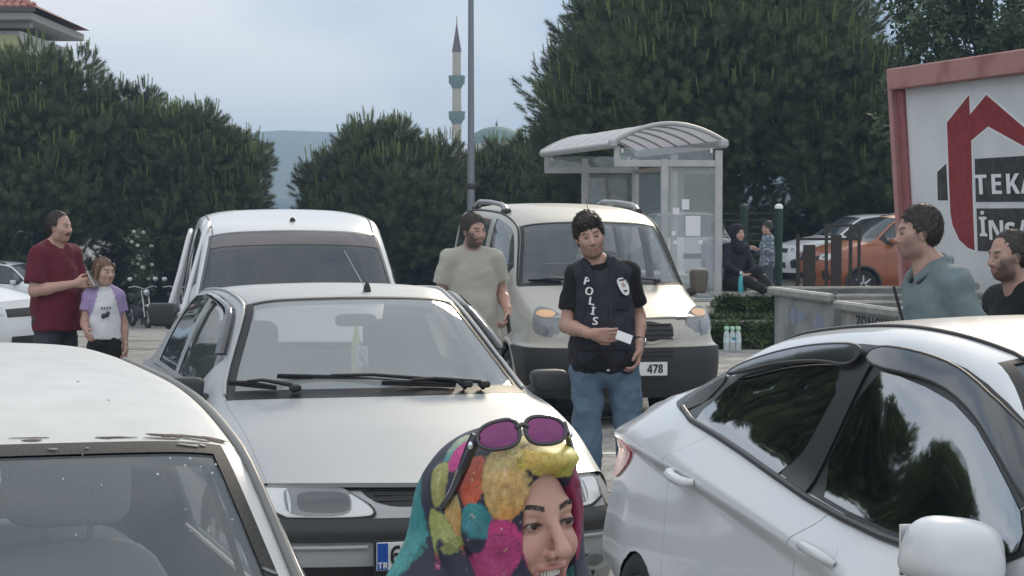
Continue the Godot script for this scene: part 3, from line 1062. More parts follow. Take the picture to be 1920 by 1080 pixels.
		part("tail_light", patch_mesh(s, round_poly(tl, 1), 2, 1, r, 0.008, 0.02, 0.04), M.red_lens, o)
		# handles: recessed cup and a bowed grip over it
		for hz in [[-3.0, 0.915, 0.03], [-1.83, 0.838, 0.0]]:
			var uv := s.inv(2, 1, hz[0], hz[1], r)
			var c := s.ev(uv.x, uv.y)
			var n := s.nr(uv.x, uv.y)
			var cup := PackedVector2Array()
			for k in 16:
				var an := TAU * k / 16.0
				cup.append(Vector2(hz[0] + 0.012 + cos(an) * 0.060, hz[1] + 0.008 + sin(an) * 0.028))
			var hnd := Node3D.new()
			hnd.name = "door_handle"
			o.add_child(hnd, true)
			part("handle_cup", patch_mesh(s, cup, 2, 1, r, 0.0015, 0.004, 0.03), M.white, hnd)
			var t := Vector3(0, -0.06, 1).normalized()
			var g := MB.new()
			g.tube([c - t * 0.105 + n * 0.004, c - t * 0.085 + n * 0.026, c - t * 0.02 + n * 0.036, c + t * 0.05 + n * 0.034, c + t * 0.088 + n * 0.022, c + t * 0.10 + n * 0.002], [0.012, 0.017, 0.018, 0.017, 0.015, 0.010], 10)
			part("handle_grip", g.mesh(), M.white, hnd)
		# roof ditch moulding
		var dm := MB.new()
		dm.tube(row_curve(s, 2.95, 5.6, 5.36 if sg > 0 else 8.64, 26, 0.001), 0.008, 6)
		part("roof_moulding", dm.mesh(), M.black, o)
		# mirror
		var mb := MB.new()
		pillow(mb, Vector3(0.885 * sg, 0.995, -0.90), Vector3(0.118, 0.080, 0.085), 0.62, Basis(Vector3.UP, -0.25 * sg) * Basis(Vector3.BACK, 0.14 * sg), -0.12, 28, 18)
		var wm := part("wing_mirror", mb.mesh(), M.white, o)
		part("mirror_base", MB.new().tube([Vector3(0.88 * sg, 0.93, -0.92), Vector3(0.76 * sg, 0.93, -1.02)], [0.06, 0.045], 8).mesh(), M.dark_plastic, wm)
		var lowm := MB.new()
		pillow(lowm, Vector3(0.882 * sg, 0.938, -0.905), Vector3(0.100, 0.034, 0.072), 0.6, Basis(Vector3.UP, -0.25 * sg) * Basis(Vector3.BACK, 0.14 * sg), 0.10, 24, 12)
		part("mirror_underside", lowm.mesh(), M.dark_plastic, wm)
		part("mirror_glass", MB.new().box(Vector3(0.885 * sg, 0.99, -0.985), Vector3(0.19, 0.12, 0.006), 0.002).mesh(), M.chrome, wm)
		wheel(o, Vector3(0.72 * sg, 0.30, -0.83), 0.30, 0.19)
		wheel(o, Vector3(0.74 * sg, 0.30, -3.53), 0.30, 0.19)
	wheel_wells(o, arches, 0.5, 0.80)
	var f := grid([
		[[.80, .74, -.5], [.82, .60, -.5], [.82, .45, -.5], [.80, .22, -.5]],
		[[.73, .745, -.22], [.78, .60, -.20], [.80, .45, -.2], [.74, .22, -.25]],
		[[.40, .765, -.1], [.42, .60, -.04], [.42, .45, -.02], [.40, .22, -.06]],
		[[0, .775, -.05], [0, .60, .0], [0, .45, .02], [0, .22, -.02]]])
	part("front_bumper", panel_mesh(f, 0, 3, 0, 6, 0.0, 0.0, 0.02), M.white, o)
	part("grille", panel_mesh(f, 1.1, 2.2, 1.9, 4.1, 0.0, 0.005, 0.01), M.black, o)
	dash(o, s, 2.02, 0.6, 0.45, 0.03, M.dash_dark)

func old_sedan() -> void:
	var o := thing("old_white_sedan", "old cream white sedan with rusty roof edge and black rubber round the windscreen", "car")
	place_car(o, -0.58, -2.40, 0.32)
	var s := grid([
		[[.72, .22, -.1], [.74, .22, -.7], [.75, .22, -1.05], [.75, .22, -1.7], [.75, .22, -2.3], [.75, .22, -3.1], [.74, .24, -3.6], [.70, .3, -4.1]],
		[[.79, .40, -.1], [.80, .40, -.7], [.81, .40, -1.05], [.81, .40, -1.7], [.81, .40, -2.3], [.81, .40, -3.1], [.80, .42, -3.6], [.76, .42, -4.1]],
		[[.79, .68, -.1], [.80, .70, -.7], [.81, .72, -1.05], [.81, .72, -1.7], [.81, .72, -2.3], [.81, .72, -3.1], [.80, .73, -3.6], [.76, .73, -4.1]],
		[[.74, .84, -.1], [.75, .88, -.7], [.735, .90, -1.06], [.77, .91, -1.7], [.77, .91, -2.3], [.765, .92, -3.1], [.75, .93, -3.65], [.71, .92, -4.1]],
		[[.68, .86, -.1], [.69, .90, -.7], [.665, .935, -1.04], [.565, 1.325, -1.575], [.575, 1.385, -2.3], [.56, 1.395, -3.10], [.62, .98, -3.62], [.63, .95, -4.1]],
		[[.40, .88, -.06], [.42, .92, -.6], [.43, .945, -.95], [.40, 1.345, -1.545], [.40, 1.418, -2.3], [.40, 1.430, -3.15], [.42, 1.0, -3.68], [.42, .97, -4.1]],
		[[0, .89, -.03], [0, .93, -.55], [0, .95, -.91], [0, 1.350, -1.525], [0, 1.43, -2.3], [0, 1.442, -3.18], [0, 1.0, -3.7], [0, .975, -4.12]]])
	var arches := [Vector3(-0.65, 0.29, 0.33), Vector3(-3.1, 0.29, 0.33)]
	car_shell(o, s, M.old_white, [
		["hood", 0.0, 1.9, 4.0, 8.0, M.old_white, "panel", false],
		["windscreen_rubber", 2.0, 2.985, 4.13, 7.87, M.old_rubber, "cells", false],
		["windscreen", 2.05, 2.91, 4.30, 7.70, M.old_screen, "glass", false],
		["rear_window", 5.12, 5.9, 4.3, 7.7, M.clear, "glass", false],
		["front_door", 2.06, 4.0, 0.4, 3.06, M.old_white, "panel", true],
		["rear_door", 4.0, 5.2, 0.4, 3.06, M.old_white, "panel", true],
		["door_window", 2.40, 3.93, 3.12, 3.86, M.clear, "glass", true],
		["rear_door_window", 4.1, 4.93, 3.12, 3.86, M.clear, "glass", true]], arches, 11.0)
	tail_cap(o, s, M.old_white)
	for sg in [1.0, -1.0]:
		var g := MB.new()
		g.tube(row_curve(s, 2.02, 5.2, 3.93 if sg > 0 else 8.07, 30, 0.006), 0.010, 6)
		part("drip_rail", g.mesh(), M.drip, o)
		wheel(o, Vector3(0.70 * sg, 0.29, -0.65), 0.29, 0.18)
		wheel(o, Vector3(0.70 * sg, 0.29, -3.1), 0.29, 0.18)
	wheel_wells(o, arches, 0.5, 0.78)
	# chipped paint and bare metal along the front edge of the roof and on the rubber
	var rng := RandomNumberGenerator.new()
	rng.seed = 19
	var top_rng := Rect2(2.0, 4.0, 2.0, 4.0)
	for k in 34:
		var v := 4.16 + 3.4 * pow(rng.randf(), 1.35)
		var u := 3.0 + 0.045 * rng.randf()
		var c := s.ev(u, v)
		var poly := []
		var lx := rng.randf_range(0.008, 0.045)
		var lz := rng.randf_range(0.002, 0.006)
		for q in 9:
			var an := TAU * q / 9.0
			poly.append(Vector2(c.x + cos(an) * lx * rng.randf_range(0.5, 1.1), c.z + sin(an) * lz * rng.randf_range(0.4, 1.2)))
		part("rust_patch", patch_mesh(s, PackedVector2Array(poly), 0, 2, top_rng, 0.0012, 0.001, 0.03), M.rust, o)
	for q in [[2.955, 4.62, 0.022], [2.955, 4.5, 0.006], [2.94, 5.5, 0.012], [2.94, 5.35, 0.005], [2.5, 4.215, 0.016], [2.47, 4.205, 0.022], [2.44, 4.21, 0.014], [2.96, 4.4, 0.008]]:
		var c := s.ev(q[0], q[1])
		var poly := []
		for w in 9:
			var an := TAU * w / 9.0
			poly.append(Vector2(c.x + cos(an) * q[2] * rng.randf_range(0.6, 1.1), c.z + sin(an) * 0.004 * rng.randf_range(0.5, 1.3)))
		part("bare_chip", patch_mesh(s, PackedVector2Array(poly), 0, 2, top_rng, 0.0025, 0.001, 0.03), M.drip, o)
	for k in 14:
		var v := 4.33 + 1.3 * pow(rng.randf(), 2.0)
		var u := 2.90 - 0.30 * pow(rng.randf(), 2.0)
		var c := s.ev(u, v) + s.nr(u, v) * 0.001
		part("paint_fleck", MB.new().ellipsoid(c, Vector3.ONE * rng.randf_range(0.0012, 0.0026), 6, 4).mesh(), M.white_print, o)
	for q in [[4.2, 5.6, 0.010, 0.004], [3.75, 5.2, 0.004, 0.004], [3.45, 5.1, 0.003, 0.003], [4.0, 6.1, 0.006, 0.003], [3.5, 5.75, 0.012, 0.005]]:
		part("paint_chip", MB.new().ellipsoid(s.ev(q[0], q[1]), Vector3(q[2], 0.0012, q[3]), 8, 4).mesh(), M.rust, o)
	dash(o, s, 2.02, 0.60, 0.36, 0.04, M.dash_dark)
	seat(o, Vector3(0.34, 0.46, -2.12), 0.26, 0.60, M.seat_grey)
	seat(o, Vector3(-0.34, 0.46, -2.12), 0.26, 0.60, M.seat_grey)
	var rb := MB.new()
	pillow(rb, Vector3(0, 0.72, -3.0), Vector3(0.62, 0.28, 0.09), 0.4)
	part("rear_seat", rb.mesh(), M.seat_grey, o)
	steering(o, Vector3(0.34, 0.86, -1.45))
	part("front_bumper", MB.new().box(Vector3(0, 0.45, 0.02), Vector3(1.6, 0.14, 0.12), 0.03).mesh(), M.dark_plastic, o)
	part("front_panel", MB.new().box(Vector3(0, 0.62, -0.12), Vector3(1.46, 0.5, 0.12), 0.03).mesh(), M.old_white, o)

func van_grid(ys: float, rear := 1.0) -> Surf:
	var rows := [
		[[.78, .25, -.45], [.80, .25, -.9], [.80, .25, -1.25], [.80, .25, -1.6], [.80, .25, -2.2], [.80, .25, -3.2], [.79, .27, -3.95], [.76, .30, -4.15]],
		[[.83, .46, -.42], [.845, .46, -.9], [.85, .46, -1.25], [.85, .46, -1.6], [.85, .46, -2.2], [.85, .46, -3.2], [.84, .46, -3.95], [.80, .48, -4.17]],
		[[.80, .74, -.38], [.845, .77, -.9], [.855, .80, -1.25], [.855, .80, -1.6], [.855, .80, -2.2], [.85, .80, -3.2], [.84, .8, -3.95], [.80, .8, -4.18]],
		[[.755, .885, -.33], [.805, 1.0, -.88], [.815, 1.085, -1.2], [.82, 1.10, -1.62], [.82, 1.11, -2.22], [.81, 1.12, -3.2], [.80, 1.12, -3.95], [.78, 1.1, -4.18]],
		[[.69, .91, -.20], [.715, 1.06, -.72], [.74, 1.15, -1.0], [.645, 1.66, -1.5], [.665, 1.775, -2.2], [.665, 1.80, -3.2], [.65, 1.78, -4.0], [.72, 1.15, -4.2]],
		[[.38, .915, -.07], [.40, 1.075, -.58], [.46, 1.165, -.82], [.38, 1.705, -1.37], [.38, 1.835, -2.2], [.38, 1.865, -3.2], [.38, 1.84, -4.05], [.42, 1.15, -4.22]],
		[[0, .905, -.04], [0, 1.08, -.54], [0, 1.17, -.76], [0, 1.715, -1.32], [0, 1.845, -2.2], [0, 1.875, -3.2], [0, 1.85, -4.07], [0, 1.15, -4.24]]]
	for r in rows:
		for q in r: q[1] *= ys
	return grid(rows)

func van_front(ys: float) -> Surf:
	var rows := [
		[[.79, .885, -.7], [.82, .80, -.7], [.845, .70, -.7], [.852, .66, -.7], [.852, .55, -.7], [.84, .40, -.7], [.80, .25, -.7]],
		[[.757, .885, -.325], [.775, .80, -.30], [.80, .70, -.28], [.825, .66, -.26], [.83, .55, -.26], [.82, .40, -.27], [.78, .25, -.32]],
		[[.62, .888, -.165], [.65, .80, -.13], [.68, .70, -.11], [.70, .66, -.09], [.71, .55, -.08], [.70, .40, -.09], [.66, .25, -.14]],
		[[.36, .888, -.080], [.36, .80, -.03], [.36, .70, -.01], [.36, .66, .0], [.36, .55, .01], [.36, .40, 0], [.36, .25, -.05]],
		[[0, .884, -.056], [0, .80, -.01], [0, .70, .01], [0, .66, .015], [0, .55, .02], [0, .40, .01], [0, .25, -.04]]]
	for r in rows:
		for q in r: q[1] *= ys
	return grid(rows)

func beige_van() -> void:
	var o := thing("beige_van", "champagne beige passenger van with roof rails standing behind the officer in the vest", "van")
	place_car(o, 0.974, -17.61, 0.205)
	var s := van_grid(1.0)
	var arches := [Vector3(-0.92, 0.31, 0.37), Vector3(-3.5, 0.31, 0.36)]
	car_shell(o, s, M.beige, [
		["hood", 0.0, 1.93, 4.0, 8.0, M.beige, "panel", false],
		["cowl", 1.93, 2.03, 4.05, 7.95, M.black, "cells", false],
		["windscreen_seal", 2.02, 2.97, 4.10, 7.90, M.black, "cells", false],
		["windscreen", 2.07, 2.94, 4.22, 7.78, M.van_screen, "glass", false],
		["front_door", 2.1, 4.0, 0.5, 3.04, M.beige, "panel", true],
		["sliding_door", 4.0, 5.1, 0.5, 3.04, M.beige, "panel", true],
		["door_window", 2.38, 3.90, 3.10, 3.86, M.clear, "glass", true],
		["side_window", 4.14, 4.95, 3.12, 3.82, M.clear, "glass", true],
		["quarter_window", 5.1, 5.85, 3.12, 3.82, M.clear, "glass", true],
		["rear_window", 6.12, 6.85, 4.15, 7.85, M.clear, "glass", false]], arches)
	tail_cap(o, s, M.beige)
	for sg in [1.0, -1.0]:
		var v := 4.2 if sg > 0 else 7.8
		var rr := MB.new()
		var a := s.ev(3.85, v)
		var b := s.ev(5.35, v)
		rr.tube([a + Vector3(0, 0.0, 0.04), a + Vector3(0, 0.045, -0.06), a + Vector3(0, 0.070, -0.22), a.lerp(b, 0.5) + Vector3(0, 0.08, 0), b + Vector3(0, 0.070, 0.2), b + Vector3(0, 0.045, 0.06), b + Vector3(0, 0, -0.04)], [0.03, 0.028, 0.024, 0.022, 0.024, 0.028, 0.03], 8)
		var rail := part("roof_rail", rr.mesh(), M.rail_grey, o)
		part("rail_foot", MB.new().box(a + Vector3(0, 0.01, 0.0), Vector3(0.06, 0.05, 0.2), 0.015).mesh(), M.dark_plastic, rail)
		part("rail_foot", MB.new().box(b + Vector3(0, 0.01, 0.0), Vector3(0.06, 0.05, 0.2), 0.015).mesh(), M.dark_plastic, rail)
		var dm := MB.new()
		dm.tube(row_curve(s, 2.0, 5.9, 4.04 if sg > 0 else 7.96, 30, 0.002), 0.011, 6)
		part("roof_moulding", dm.mesh(), M.black, o)
		mirror_shell(o, Vector3(0.93 * sg, 1.175, -1.12), Vector3(0.075, 0.11, 0.06), M.mirror_brown if sg > 0 else M.dark_plastic, sg, 0.45)
		wheel(o, Vector3(0.74 * sg, 0.31, -0.92), 0.31, 0.19)
		wheel(o, Vector3(0.74 * sg, 0.31, -3.5), 0.31, 0.19)
		var al := MB.new()
		var ap := []
		for k in 15:
			var an := lerpf(-0.25, PI * 0.98, k / 14.0)
			ap.append(Vector3(0.845 * sg, 0.31 + sin(an) * 0.385, -0.92 + cos(an) * 0.385))
		al.tube(ap, 0.025, 7)
		part("wheel_arch_lip", al.mesh(), M.beige, o)
		var st := MB.new()
		st.tube(row_curve(s, 2.1, 5.1, 1.35 if sg > 0 else 10.65, 14, 0.006), 0.045, 6, true, Vector2(0.4, 1.0))
		part("side_moulding", st.mesh(), M.plastic, o)
		var sr := MB.new()
		var sc := s.inv(2, 1, -1.02, 0.93, side_rng(s, sg))
		sr.ellipsoid(s.ev(sc.x, sc.y), Vector3(0.015, 0.022, 0.03), 10, 6)
		part("side_repeater", sr.mesh(), M.amber, o)
	wheel_wells(o, arches, 0.5, 0.82)
	var f := van_front(1.0)
	part("front_panel", panel_mesh(f, 0, 3.0, 0, 8, 0.0, 0.0, 0.02, 18.0), M.beige, o)
	part("front_bumper", panel_mesh(f, 2.95, 6, 0, 8, 0.0, 0.014, 0.03, 8.0), M.plastic, o)
	var hl := round_poly(v2([[.505, .874], [.540, .926], [.610, .980], [.690, 1.002], [.735, .965], [.758, .872], [.758, .789], [.69, .752], [.505, .733]]), 1)
	# the lamp rises past the front panel onto the hood corner: own curved sheet
	var hs := grid([
		[[.80, 1.02, -.62], [.805, .87, -.56], [.81, .72, -.50]],
		[[.745, 1.01, -.385], [.765, .87, -.315], [.78, .72, -.285]],
		[[.62, .98, -.275], [.64, .87, -.155], [.66, .72, -.118]],
		[[.48, .95, -.195], [.49, .87, -.100], [.50, .72, -.065]],
		[[0, .94, -.09], [0, .87, -.03], [0, .72, .01]]])
	for sg in [1.0, -1.0]:
		var hp := hl if sg > 0 else flipx(hl)
		headlamp(o, hs, hp, [[0.57 * sg, 0.815, 0.048, 0.050, M.lamp_bowl], [0.68 * sg, 0.83, 0.050, 0.055, M.lamp_bowl], [0.655 * sg, 0.935, 0.07, 0.030, M.turn_lit]], M.lamp_base)
	var gf := round_poly(v2([[-.40, .905], [.40, .905], [.435, .87], [.41, .692], [-.41, .692], [-.435, .87]]), 1)
	part("grille_frame", patch_mesh(f, gf, 0, 1, full_rng(f), 0.012, 0.02, 0.06), M.beige, o)
	part("grille", patch_mesh(f, round_poly(v2([[-.375, .872], [.375, .872], [.378, .712], [-.378, .712]]), 1), 0, 1, full_rng(f), 0.014, 0.01, 0.06), M.black, o)
	for k in 4:
		var gb := MB.new()
		var y := 0.735 + 0.036 * k
		gb.tube([on_front(f, -0.365, y, 0.018), on_front(f, -0.18, y, 0.018), on_front(f, 0, y, 0.018), on_front(f, 0.18, y, 0.018), on_front(f, 0.365, y, 0.018)], 0.008, 6)
		part("grille_bar", gb.mesh(), M.dark_plastic, o)
	part("lower_grille", patch_mesh(f, PackedVector2Array(v2([[-.37, .652], [.37, .652], [.365, .578], [-.365, .578]])), 0, 1, full_rng(f), 0.017, 0.01, 0.08), M.black, o)
	for k in 2:
		var gb := MB.new()
		var y := 0.60 + 0.032 * k
		gb.tube([on_front(f, -0.36, y, 0.02), on_front(f, 0, y, 0.02), on_front(f, 0.36, y, 0.02)], 0.007, 6)
		part("grille_bar", gb.mesh(), M.plastic, o)
	plate(o, Vector3(0.048, 0.490, 0.05), 0.0, [["478", 0.155, 0.072, M.ink, 0.0, 0.85]])
	dash(o, s, 2.02, 0.66, 0.40, 0.03, M.dash_dark)
	seat(o, Vector3(0.36, 0.62, -2.1), 0.25, 0.62)
	seat(o, Vector3(-0.36, 0.62, -2.1), 0.25, 0.62)
	var rb := MB.new()
	pillow(rb, Vector3(0, 0.86, -3.2), Vector3(0.60, 0.26, 0.09), 0.4)
	part("rear_seat", rb.mesh(), M.seat, o)
	steering(o, Vector3(0.36, 1.02, -1.45), 0.7)
	var mg := MB.new()
	pillow(mg, Vector3(0.0, 1.56, -1.38), Vector3(0.11, 0.032, 0.02), 0.5)
	part("rear_view_mirror", mg.mesh(), M.black, o)
	var wn := s.nr(2.2, 6.0)
	wiper(o, s.ev(2.02, 5.0) + wn * 0.01, s.ev(2.10, 6.1) + wn * 0.012, wn)
	wiper(o, s.ev(2.02, 6.6) + wn * 0.01, s.ev(2.10, 7.6) + wn * 0.012, wn)
	var ab := s.ev(3.15, 6.0)
	part("aerial", MB.new().tube([ab, ab + Vector3(0, 0.17, -0.10)], [0.004, 0.002], 6).mesh(), M.black, o)

func white_van() -> void:
	var o := thing("white_van", "white van with its side doors open parked behind the silver sedan", "van")
	place_car(o, -1.41, -14.6, 0.16)
	var s := van_grid(0.965)
	var arches := [Vector3(-0.92, 0.31, 0.37), Vector3(-3.5, 0.31, 0.36)]
	car_shell(o, s, M.van_white, [
		["hood", 0.0, 1.93, 4.0, 8.0, M.van_white, "panel", false],
		["windscreen_seal", 2.0, 2.98, 4.07, 7.93, M.grey_seal, "cells", false],
		["windscreen", 2.07, 2.94, 4.18, 7.82, M.van_screen, "glass", false],
		["sun_strip", 2.74, 2.94, 4.18, 7.82, M.sun_strip, "panel", false],
		["roof", 3.0, 5.9, 4.2, 7.8, M.van_white, "panel", false],
		["front_door", 2.1, 4.0, 0.5, 3.04, M.van_white, "panel", true],
		["door_window", 2.38, 3.90, 3.10, 3.86, M.screen_dark, "glass", true],
		["rear_window", 6.12, 6.85, 4.15, 7.85, M.clear, "glass", false]], arches)
	tail_cap(o, s, M.van_white)
	# the doors standing open on the near side
	for d in [[-1.08, 0.11, 0.0, "front_door_open", 1.0], [-2.35, 0.055, 0.085, "sliding_door_open", 0.96]]:
		var hinge := Node3D.new()
		hinge.name = d[3]
		o.add_child(hinge, true)
		hinge.position = Vector3(-0.84 - d[2], 0, d[0])
		hinge.rotation.y = -d[1]
		var mb := MB.new()
		mb.xf = Transform3D(Basis(Vector3(0, 0, -1), Vector3.UP, Vector3(1, 0, 0)), Vector3.ZERO)
		var lower := PackedVector2Array([Vector2(0, 0.32), Vector2(1.02, 0.32), Vector2(1.04, 1.05), Vector2(0.05, 1.05)])
		mb.prism(lower, -0.03, 0.03)
		part("door_skin", mb.mesh(), M.van_white, hinge)
		var fr := MB.new()
		var lean := 0.13
		fr.tube([Vector3(0.0, 1.03, -0.05), Vector3(lean * 0.55, 1.36 * d[4], -0.28), Vector3(lean, 1.64 * d[4], -0.52), Vector3(lean + 0.01, 1.70 * d[4], -0.72), Vector3(lean, 1.69 * d[4], -0.95), Vector3(lean * 0.5, 1.36 * d[4], -1.02), Vector3(0.0, 1.03, -1.04)], 0.022, 8)
		part("window_frame", fr.mesh(), M.van_white, hinge)
		var gl := MB.new()
		gl.quad(Vector3(0.01, 1.04, -0.06), Vector3(0.01, 1.04, -1.02), Vector3(lean, 1.68 * d[4], -0.94), Vector3(lean, 1.66 * d[4], -0.54))
		part("door_glass", gl.mesh(), M.screen_dark, hinge)
		var tr := MB.new()
		tr.box(Vector3(0.05, 0.68, -0.55), Vector3(0.04, 0.6, 0.9), 0.015)
		part("door_trim", tr.mesh(), M.door_trim, hinge)
		for k in 3: part("hinge_strap", MB.new().box(Vector3(0.02, 0.5 + 0.25 * k, 0.0), Vector3(0.05, 0.07, 0.05), 0.01).mesh(), M.black, hinge)
	mirror_shell(o, Vector3(-0.98, 1.04, -1.02), Vector3(0.088, 0.085, 0.06), M.dark_plastic, -1.0, 0.35)
	mirror_shell(o, Vector3(0.95, 1.12, -1.10), Vector3(0.07, 0.085, 0.055), M.dark_plastic, 1.0, 0.4)
	for sg in [1.0, -1.0]:
		wheel(o, Vector3(0.74 * sg, 0.31, -0.92), 0.31, 0.19)
		wheel(o, Vector3(0.74 * sg, 0.31, -3.5), 0.31, 0.19)
		var dm := MB.new()
		dm.tube(row_curve(s, 2.95, 5.9, 4.2 if sg > 0 else 7.8, 30, 0.001), 0.007, 6)
		part("roof_moulding", dm.mesh(), M.grey_seal, o)
	wheel_wells(o, arches, 0.5, 0.82)
	var f := van_front(0.97)
	part("front_panel", panel_mesh(f, 0, 3.0, 0, 8, 0.0, 0.0, 0.02, 6.0), M.van_white, o)
	part("front_bumper", panel_mesh(f, 2.95, 6, 0, 8, 0.0, 0.012, 0.03, 6.0), M.plastic, o)
	var ab := s.ev(3.33, 6.0)
	part("aerial_socket", MB.new().lathe([Vector2(0.022, 0.0), Vector2(0.02, 0.018), Vector2(0.008, 0.03), Vector2(0.001, 0.03)], 12, ab).mesh(), M.black, o)
	dash(o, s, 2.02, 0.66, 0.40, 0.03, M.dash_dark)
	seat(o, Vector3(0.36, 0.60, -2.1), 0.25, 0.60)
	seat(o, Vector3(-0.36, 0.60, -2.1), 0.25, 0.60)
	part("bulkhead", MB.new().box(Vector3(0, 1.0, -2.5), Vector3(1.3, 1.2, 0.03)).mesh(), M.liner, o)
	steering(o, Vector3(0.36, 0.98, -1.45), 0.7)
	var wn := s.nr(2.2, 6.0)
	wiper(o, s.ev(2.02, 7.4) + wn * 0.01, s.ev(2.08, 6.2) + wn * 0.012, wn)

# simpler cars far behind: same panels, coarser
func far_car(called: String, label: String, kind: String, m: Material, at: Vector3, yaw: float, group := "") -> Node3D:
	var o := thing(called, label, "car", at, yaw, group)
	var tall := kind == "suv"
	var h := 1.10 if tall else 1.0
	var up := 0.10 if tall else 0.0
	var R := func(x: float, y: float, z: float) -> Array: return [x, y * h + up, z]
	var s := grid([
		[R.call(.72, .22, -.3), R.call(.76, .2, -.85), R.call(.77, .2, -1.25), R.call(.77, .2, -1.7), R.call(.77, .2, -2.2), R.call(.77, .2, -3.0), R.call(.75, .22, -3.6), R.call(.72, .28, -3.95)],
		[R.call(.80, .45, -.25), R.call(.84, .42, -.85), R.call(.845, .42, -1.25), R.call(.845, .42, -1.7), R.call(.845, .42, -2.2), R.call(.845, .42, -3.0), R.call(.83, .44, -3.6), R.call(.78, .45, -4.0)],
		[R.call(.80, .64, -.22), R.call(.835, .72, -.85), R.call(.84, .75, -1.25), R.call(.84, .77, -1.7), R.call(.84, .78, -2.2), R.call(.84, .80, -3.0), R.call(.82, .82, -3.6), R.call(.77, .80, -4.02)],
		[R.call(.74, .78, -.2), R.call(.77, .90, -.85), R.call(.775, .93, -1.2), R.call(.775, .94, -1.7), R.call(.775, .95, -2.2), R.call(.76, .97, -3.0), R.call(.74, 1.0, -3.6), R.call(.70, .98, -4.0)],
		[R.call(.67, .80, -.18), R.call(.68, .93, -.75), R.call(.70, .97, -1.05), R.call(.56, 1.38, -1.7), R.call(.57, 1.43, -2.2), R.call(.56, 1.42, -3.0), R.call(.54, 1.36, -3.6), R.call(.64, 1.0, -3.98)],
		[R.call(.36, .82, -.1), R.call(.37, .96, -.65), R.call(.44, 1.0, -.9), R.call(.34, 1.42, -1.6), R.call(.34, 1.465, -2.2), R.call(.34, 1.455, -3.0), R.call(.33, 1.39, -3.66), R.call(.4, 1.0, -4.02)],
		[R.call(0, .83, -.06), R.call(0, .97, -.6), R.call(0, 1.01, -.84), R.call(0, 1.43, -1.56), R.call(0, 1.475, -2.2), R.call(0, 1.465, -3.0), R.call(0, 1.40, -3.68), R.call(0, 1.0, -4.04)]])
	var ay := 0.30 + up * 0.5
	var arches := [Vector3(-0.82, ay, 0.34), Vector3(-3.3, ay, 0.34)]
	car_shell(o, s, m, [
		["hood", 0.0, 1.93, 4.0, 8.0, m, "panel", false],
		["windscreen", 2.05, 2.95, 4.15, 7.85, M.screen_dark, "glass", false],
		["rear_window", 6.1, 6.9, 4.3, 7.7, M.screen_dark, "glass", false],
		["front_door", 2.1, 4.05, 0.5, 3.0, m, "panel", true],
		["rear_door", 4.05, 5.25, 0.5, 3.0, m, "panel", true],
		["window_trim", 2.25, 6.0, 3.04, 3.92, M.black, "cells", true],
		["door_window", 2.42, 3.96, 3.12, 3.86, M.screen_dark, "glass", true],
		["rear_door_window", 4.12, 5.0, 3.12, 3.86, M.screen_dark, "glass", true]], arches, 6.0)
	tail_cap(o, s, m)
	var f := grid([
		[R.call(.80, .79, -.5), R.call(.82, .64, -.5), R.call(.825, .45, -.5), R.call(.78, .22, -.5)],
		[R.call(.735, .79, -.2), R.call(.785, .64, -.2), R.call(.80, .45, -.2), R.call(.74, .22, -.25)],
		[R.call(.40, .815, -.1), R.call(.42, .64, -.03), R.call(.42, .45, -.01), R.call(.40, .22, -.06)],
		[R.call(0, .825, -.06), R.call(0, .64, .0), R.call(0, .45, .02), R.call(0, .22, -.02)]])
	part("front_bumper", panel_mesh(f, 0, 3, 0, 6, 0.0, 0.0, 0.02, 6.0), m, o)
	part("grille", panel_mesh(f, 0.45, 0.95, 1.9, 4.1, 0.0, 0.006, 0.01, 6.0), M.black, o)
	part("lower_intake", panel_mesh(f, 2.05, 2.55, 2.0, 4.0, 0.0, 0.006, 0.01, 6.0), M.black, o)
	for sg in [1.0, -1.0]:
		var y0 := up
		var hp := PackedVector2Array([Vector2(0.50 * sg, .68 * h + y0), Vector2(0.50 * sg, .76 * h + y0), Vector2(0.72 * sg, .79 * h + y0), Vector2(0.765 * sg, .72 * h + y0), Vector2(0.74 * sg, .66 * h + y0)])
		headlamp(o, f, hp, [[0.62 * sg, .72 * h + y0, 0.06, 0.03, M.lamp_bowl]], M.reflector)
		part("fog_lamp_recess", patch_mesh(f, PackedVector2Array([Vector2(0.60 * sg, .32 * h + y0), Vector2(0.60 * sg, .48 * h + y0), Vector2(0.74 * sg, .52 * h + y0), Vector2(0.77 * sg, .34 * h + y0)]), 0, 1, full_rng(f), 0.006, 0.01, 0.06), M.black, o)
		mirror_shell(o, Vector3(0.88 * sg, 1.0 * h + up, -1.42), Vector3(0.09, 0.06, 0.05), m, sg)
		wheel(o, Vector3(0.73 * sg, ay, -0.82), 0.31, 0.2)
		wheel(o, Vector3(0.73 * sg, ay, -3.3), 0.31, 0.2)
		if tall:
			part("roof_rail", MB.new().tube(row_curve(s, 3.2, 5.8, 4.25 if sg > 0 else 7.75, 14, 0.03), 0.018, 6).mesh(), M.black, o)
			part("arch_cladding", MB.new().tube(arc_pts(Vector3(0.85 * sg, ay, -0.82), 0.36), 0.03, 6).mesh(), M.plastic, o)
			part("arch_cladding", MB.new().tube(arc_pts(Vector3(0.85 * sg, ay, -3.3), 0.36), 0.03, 6).mesh(), M.plastic, o)
	wheel_wells(o, arches, 0.5, 0.80)
	seat(o, Vector3(0.36, 0.42 + up, -2.2))
	seat(o, Vector3(-0.36, 0.42 + up, -2.2))
	return o

func arc_pts(c: Vector3, r: float) -> Array:
	var o := []
	for k in 13:
		var an := PI * k / 12.0
		o.append(c + Vector3(0, sin(an) * r, cos(an) * r))
	return o

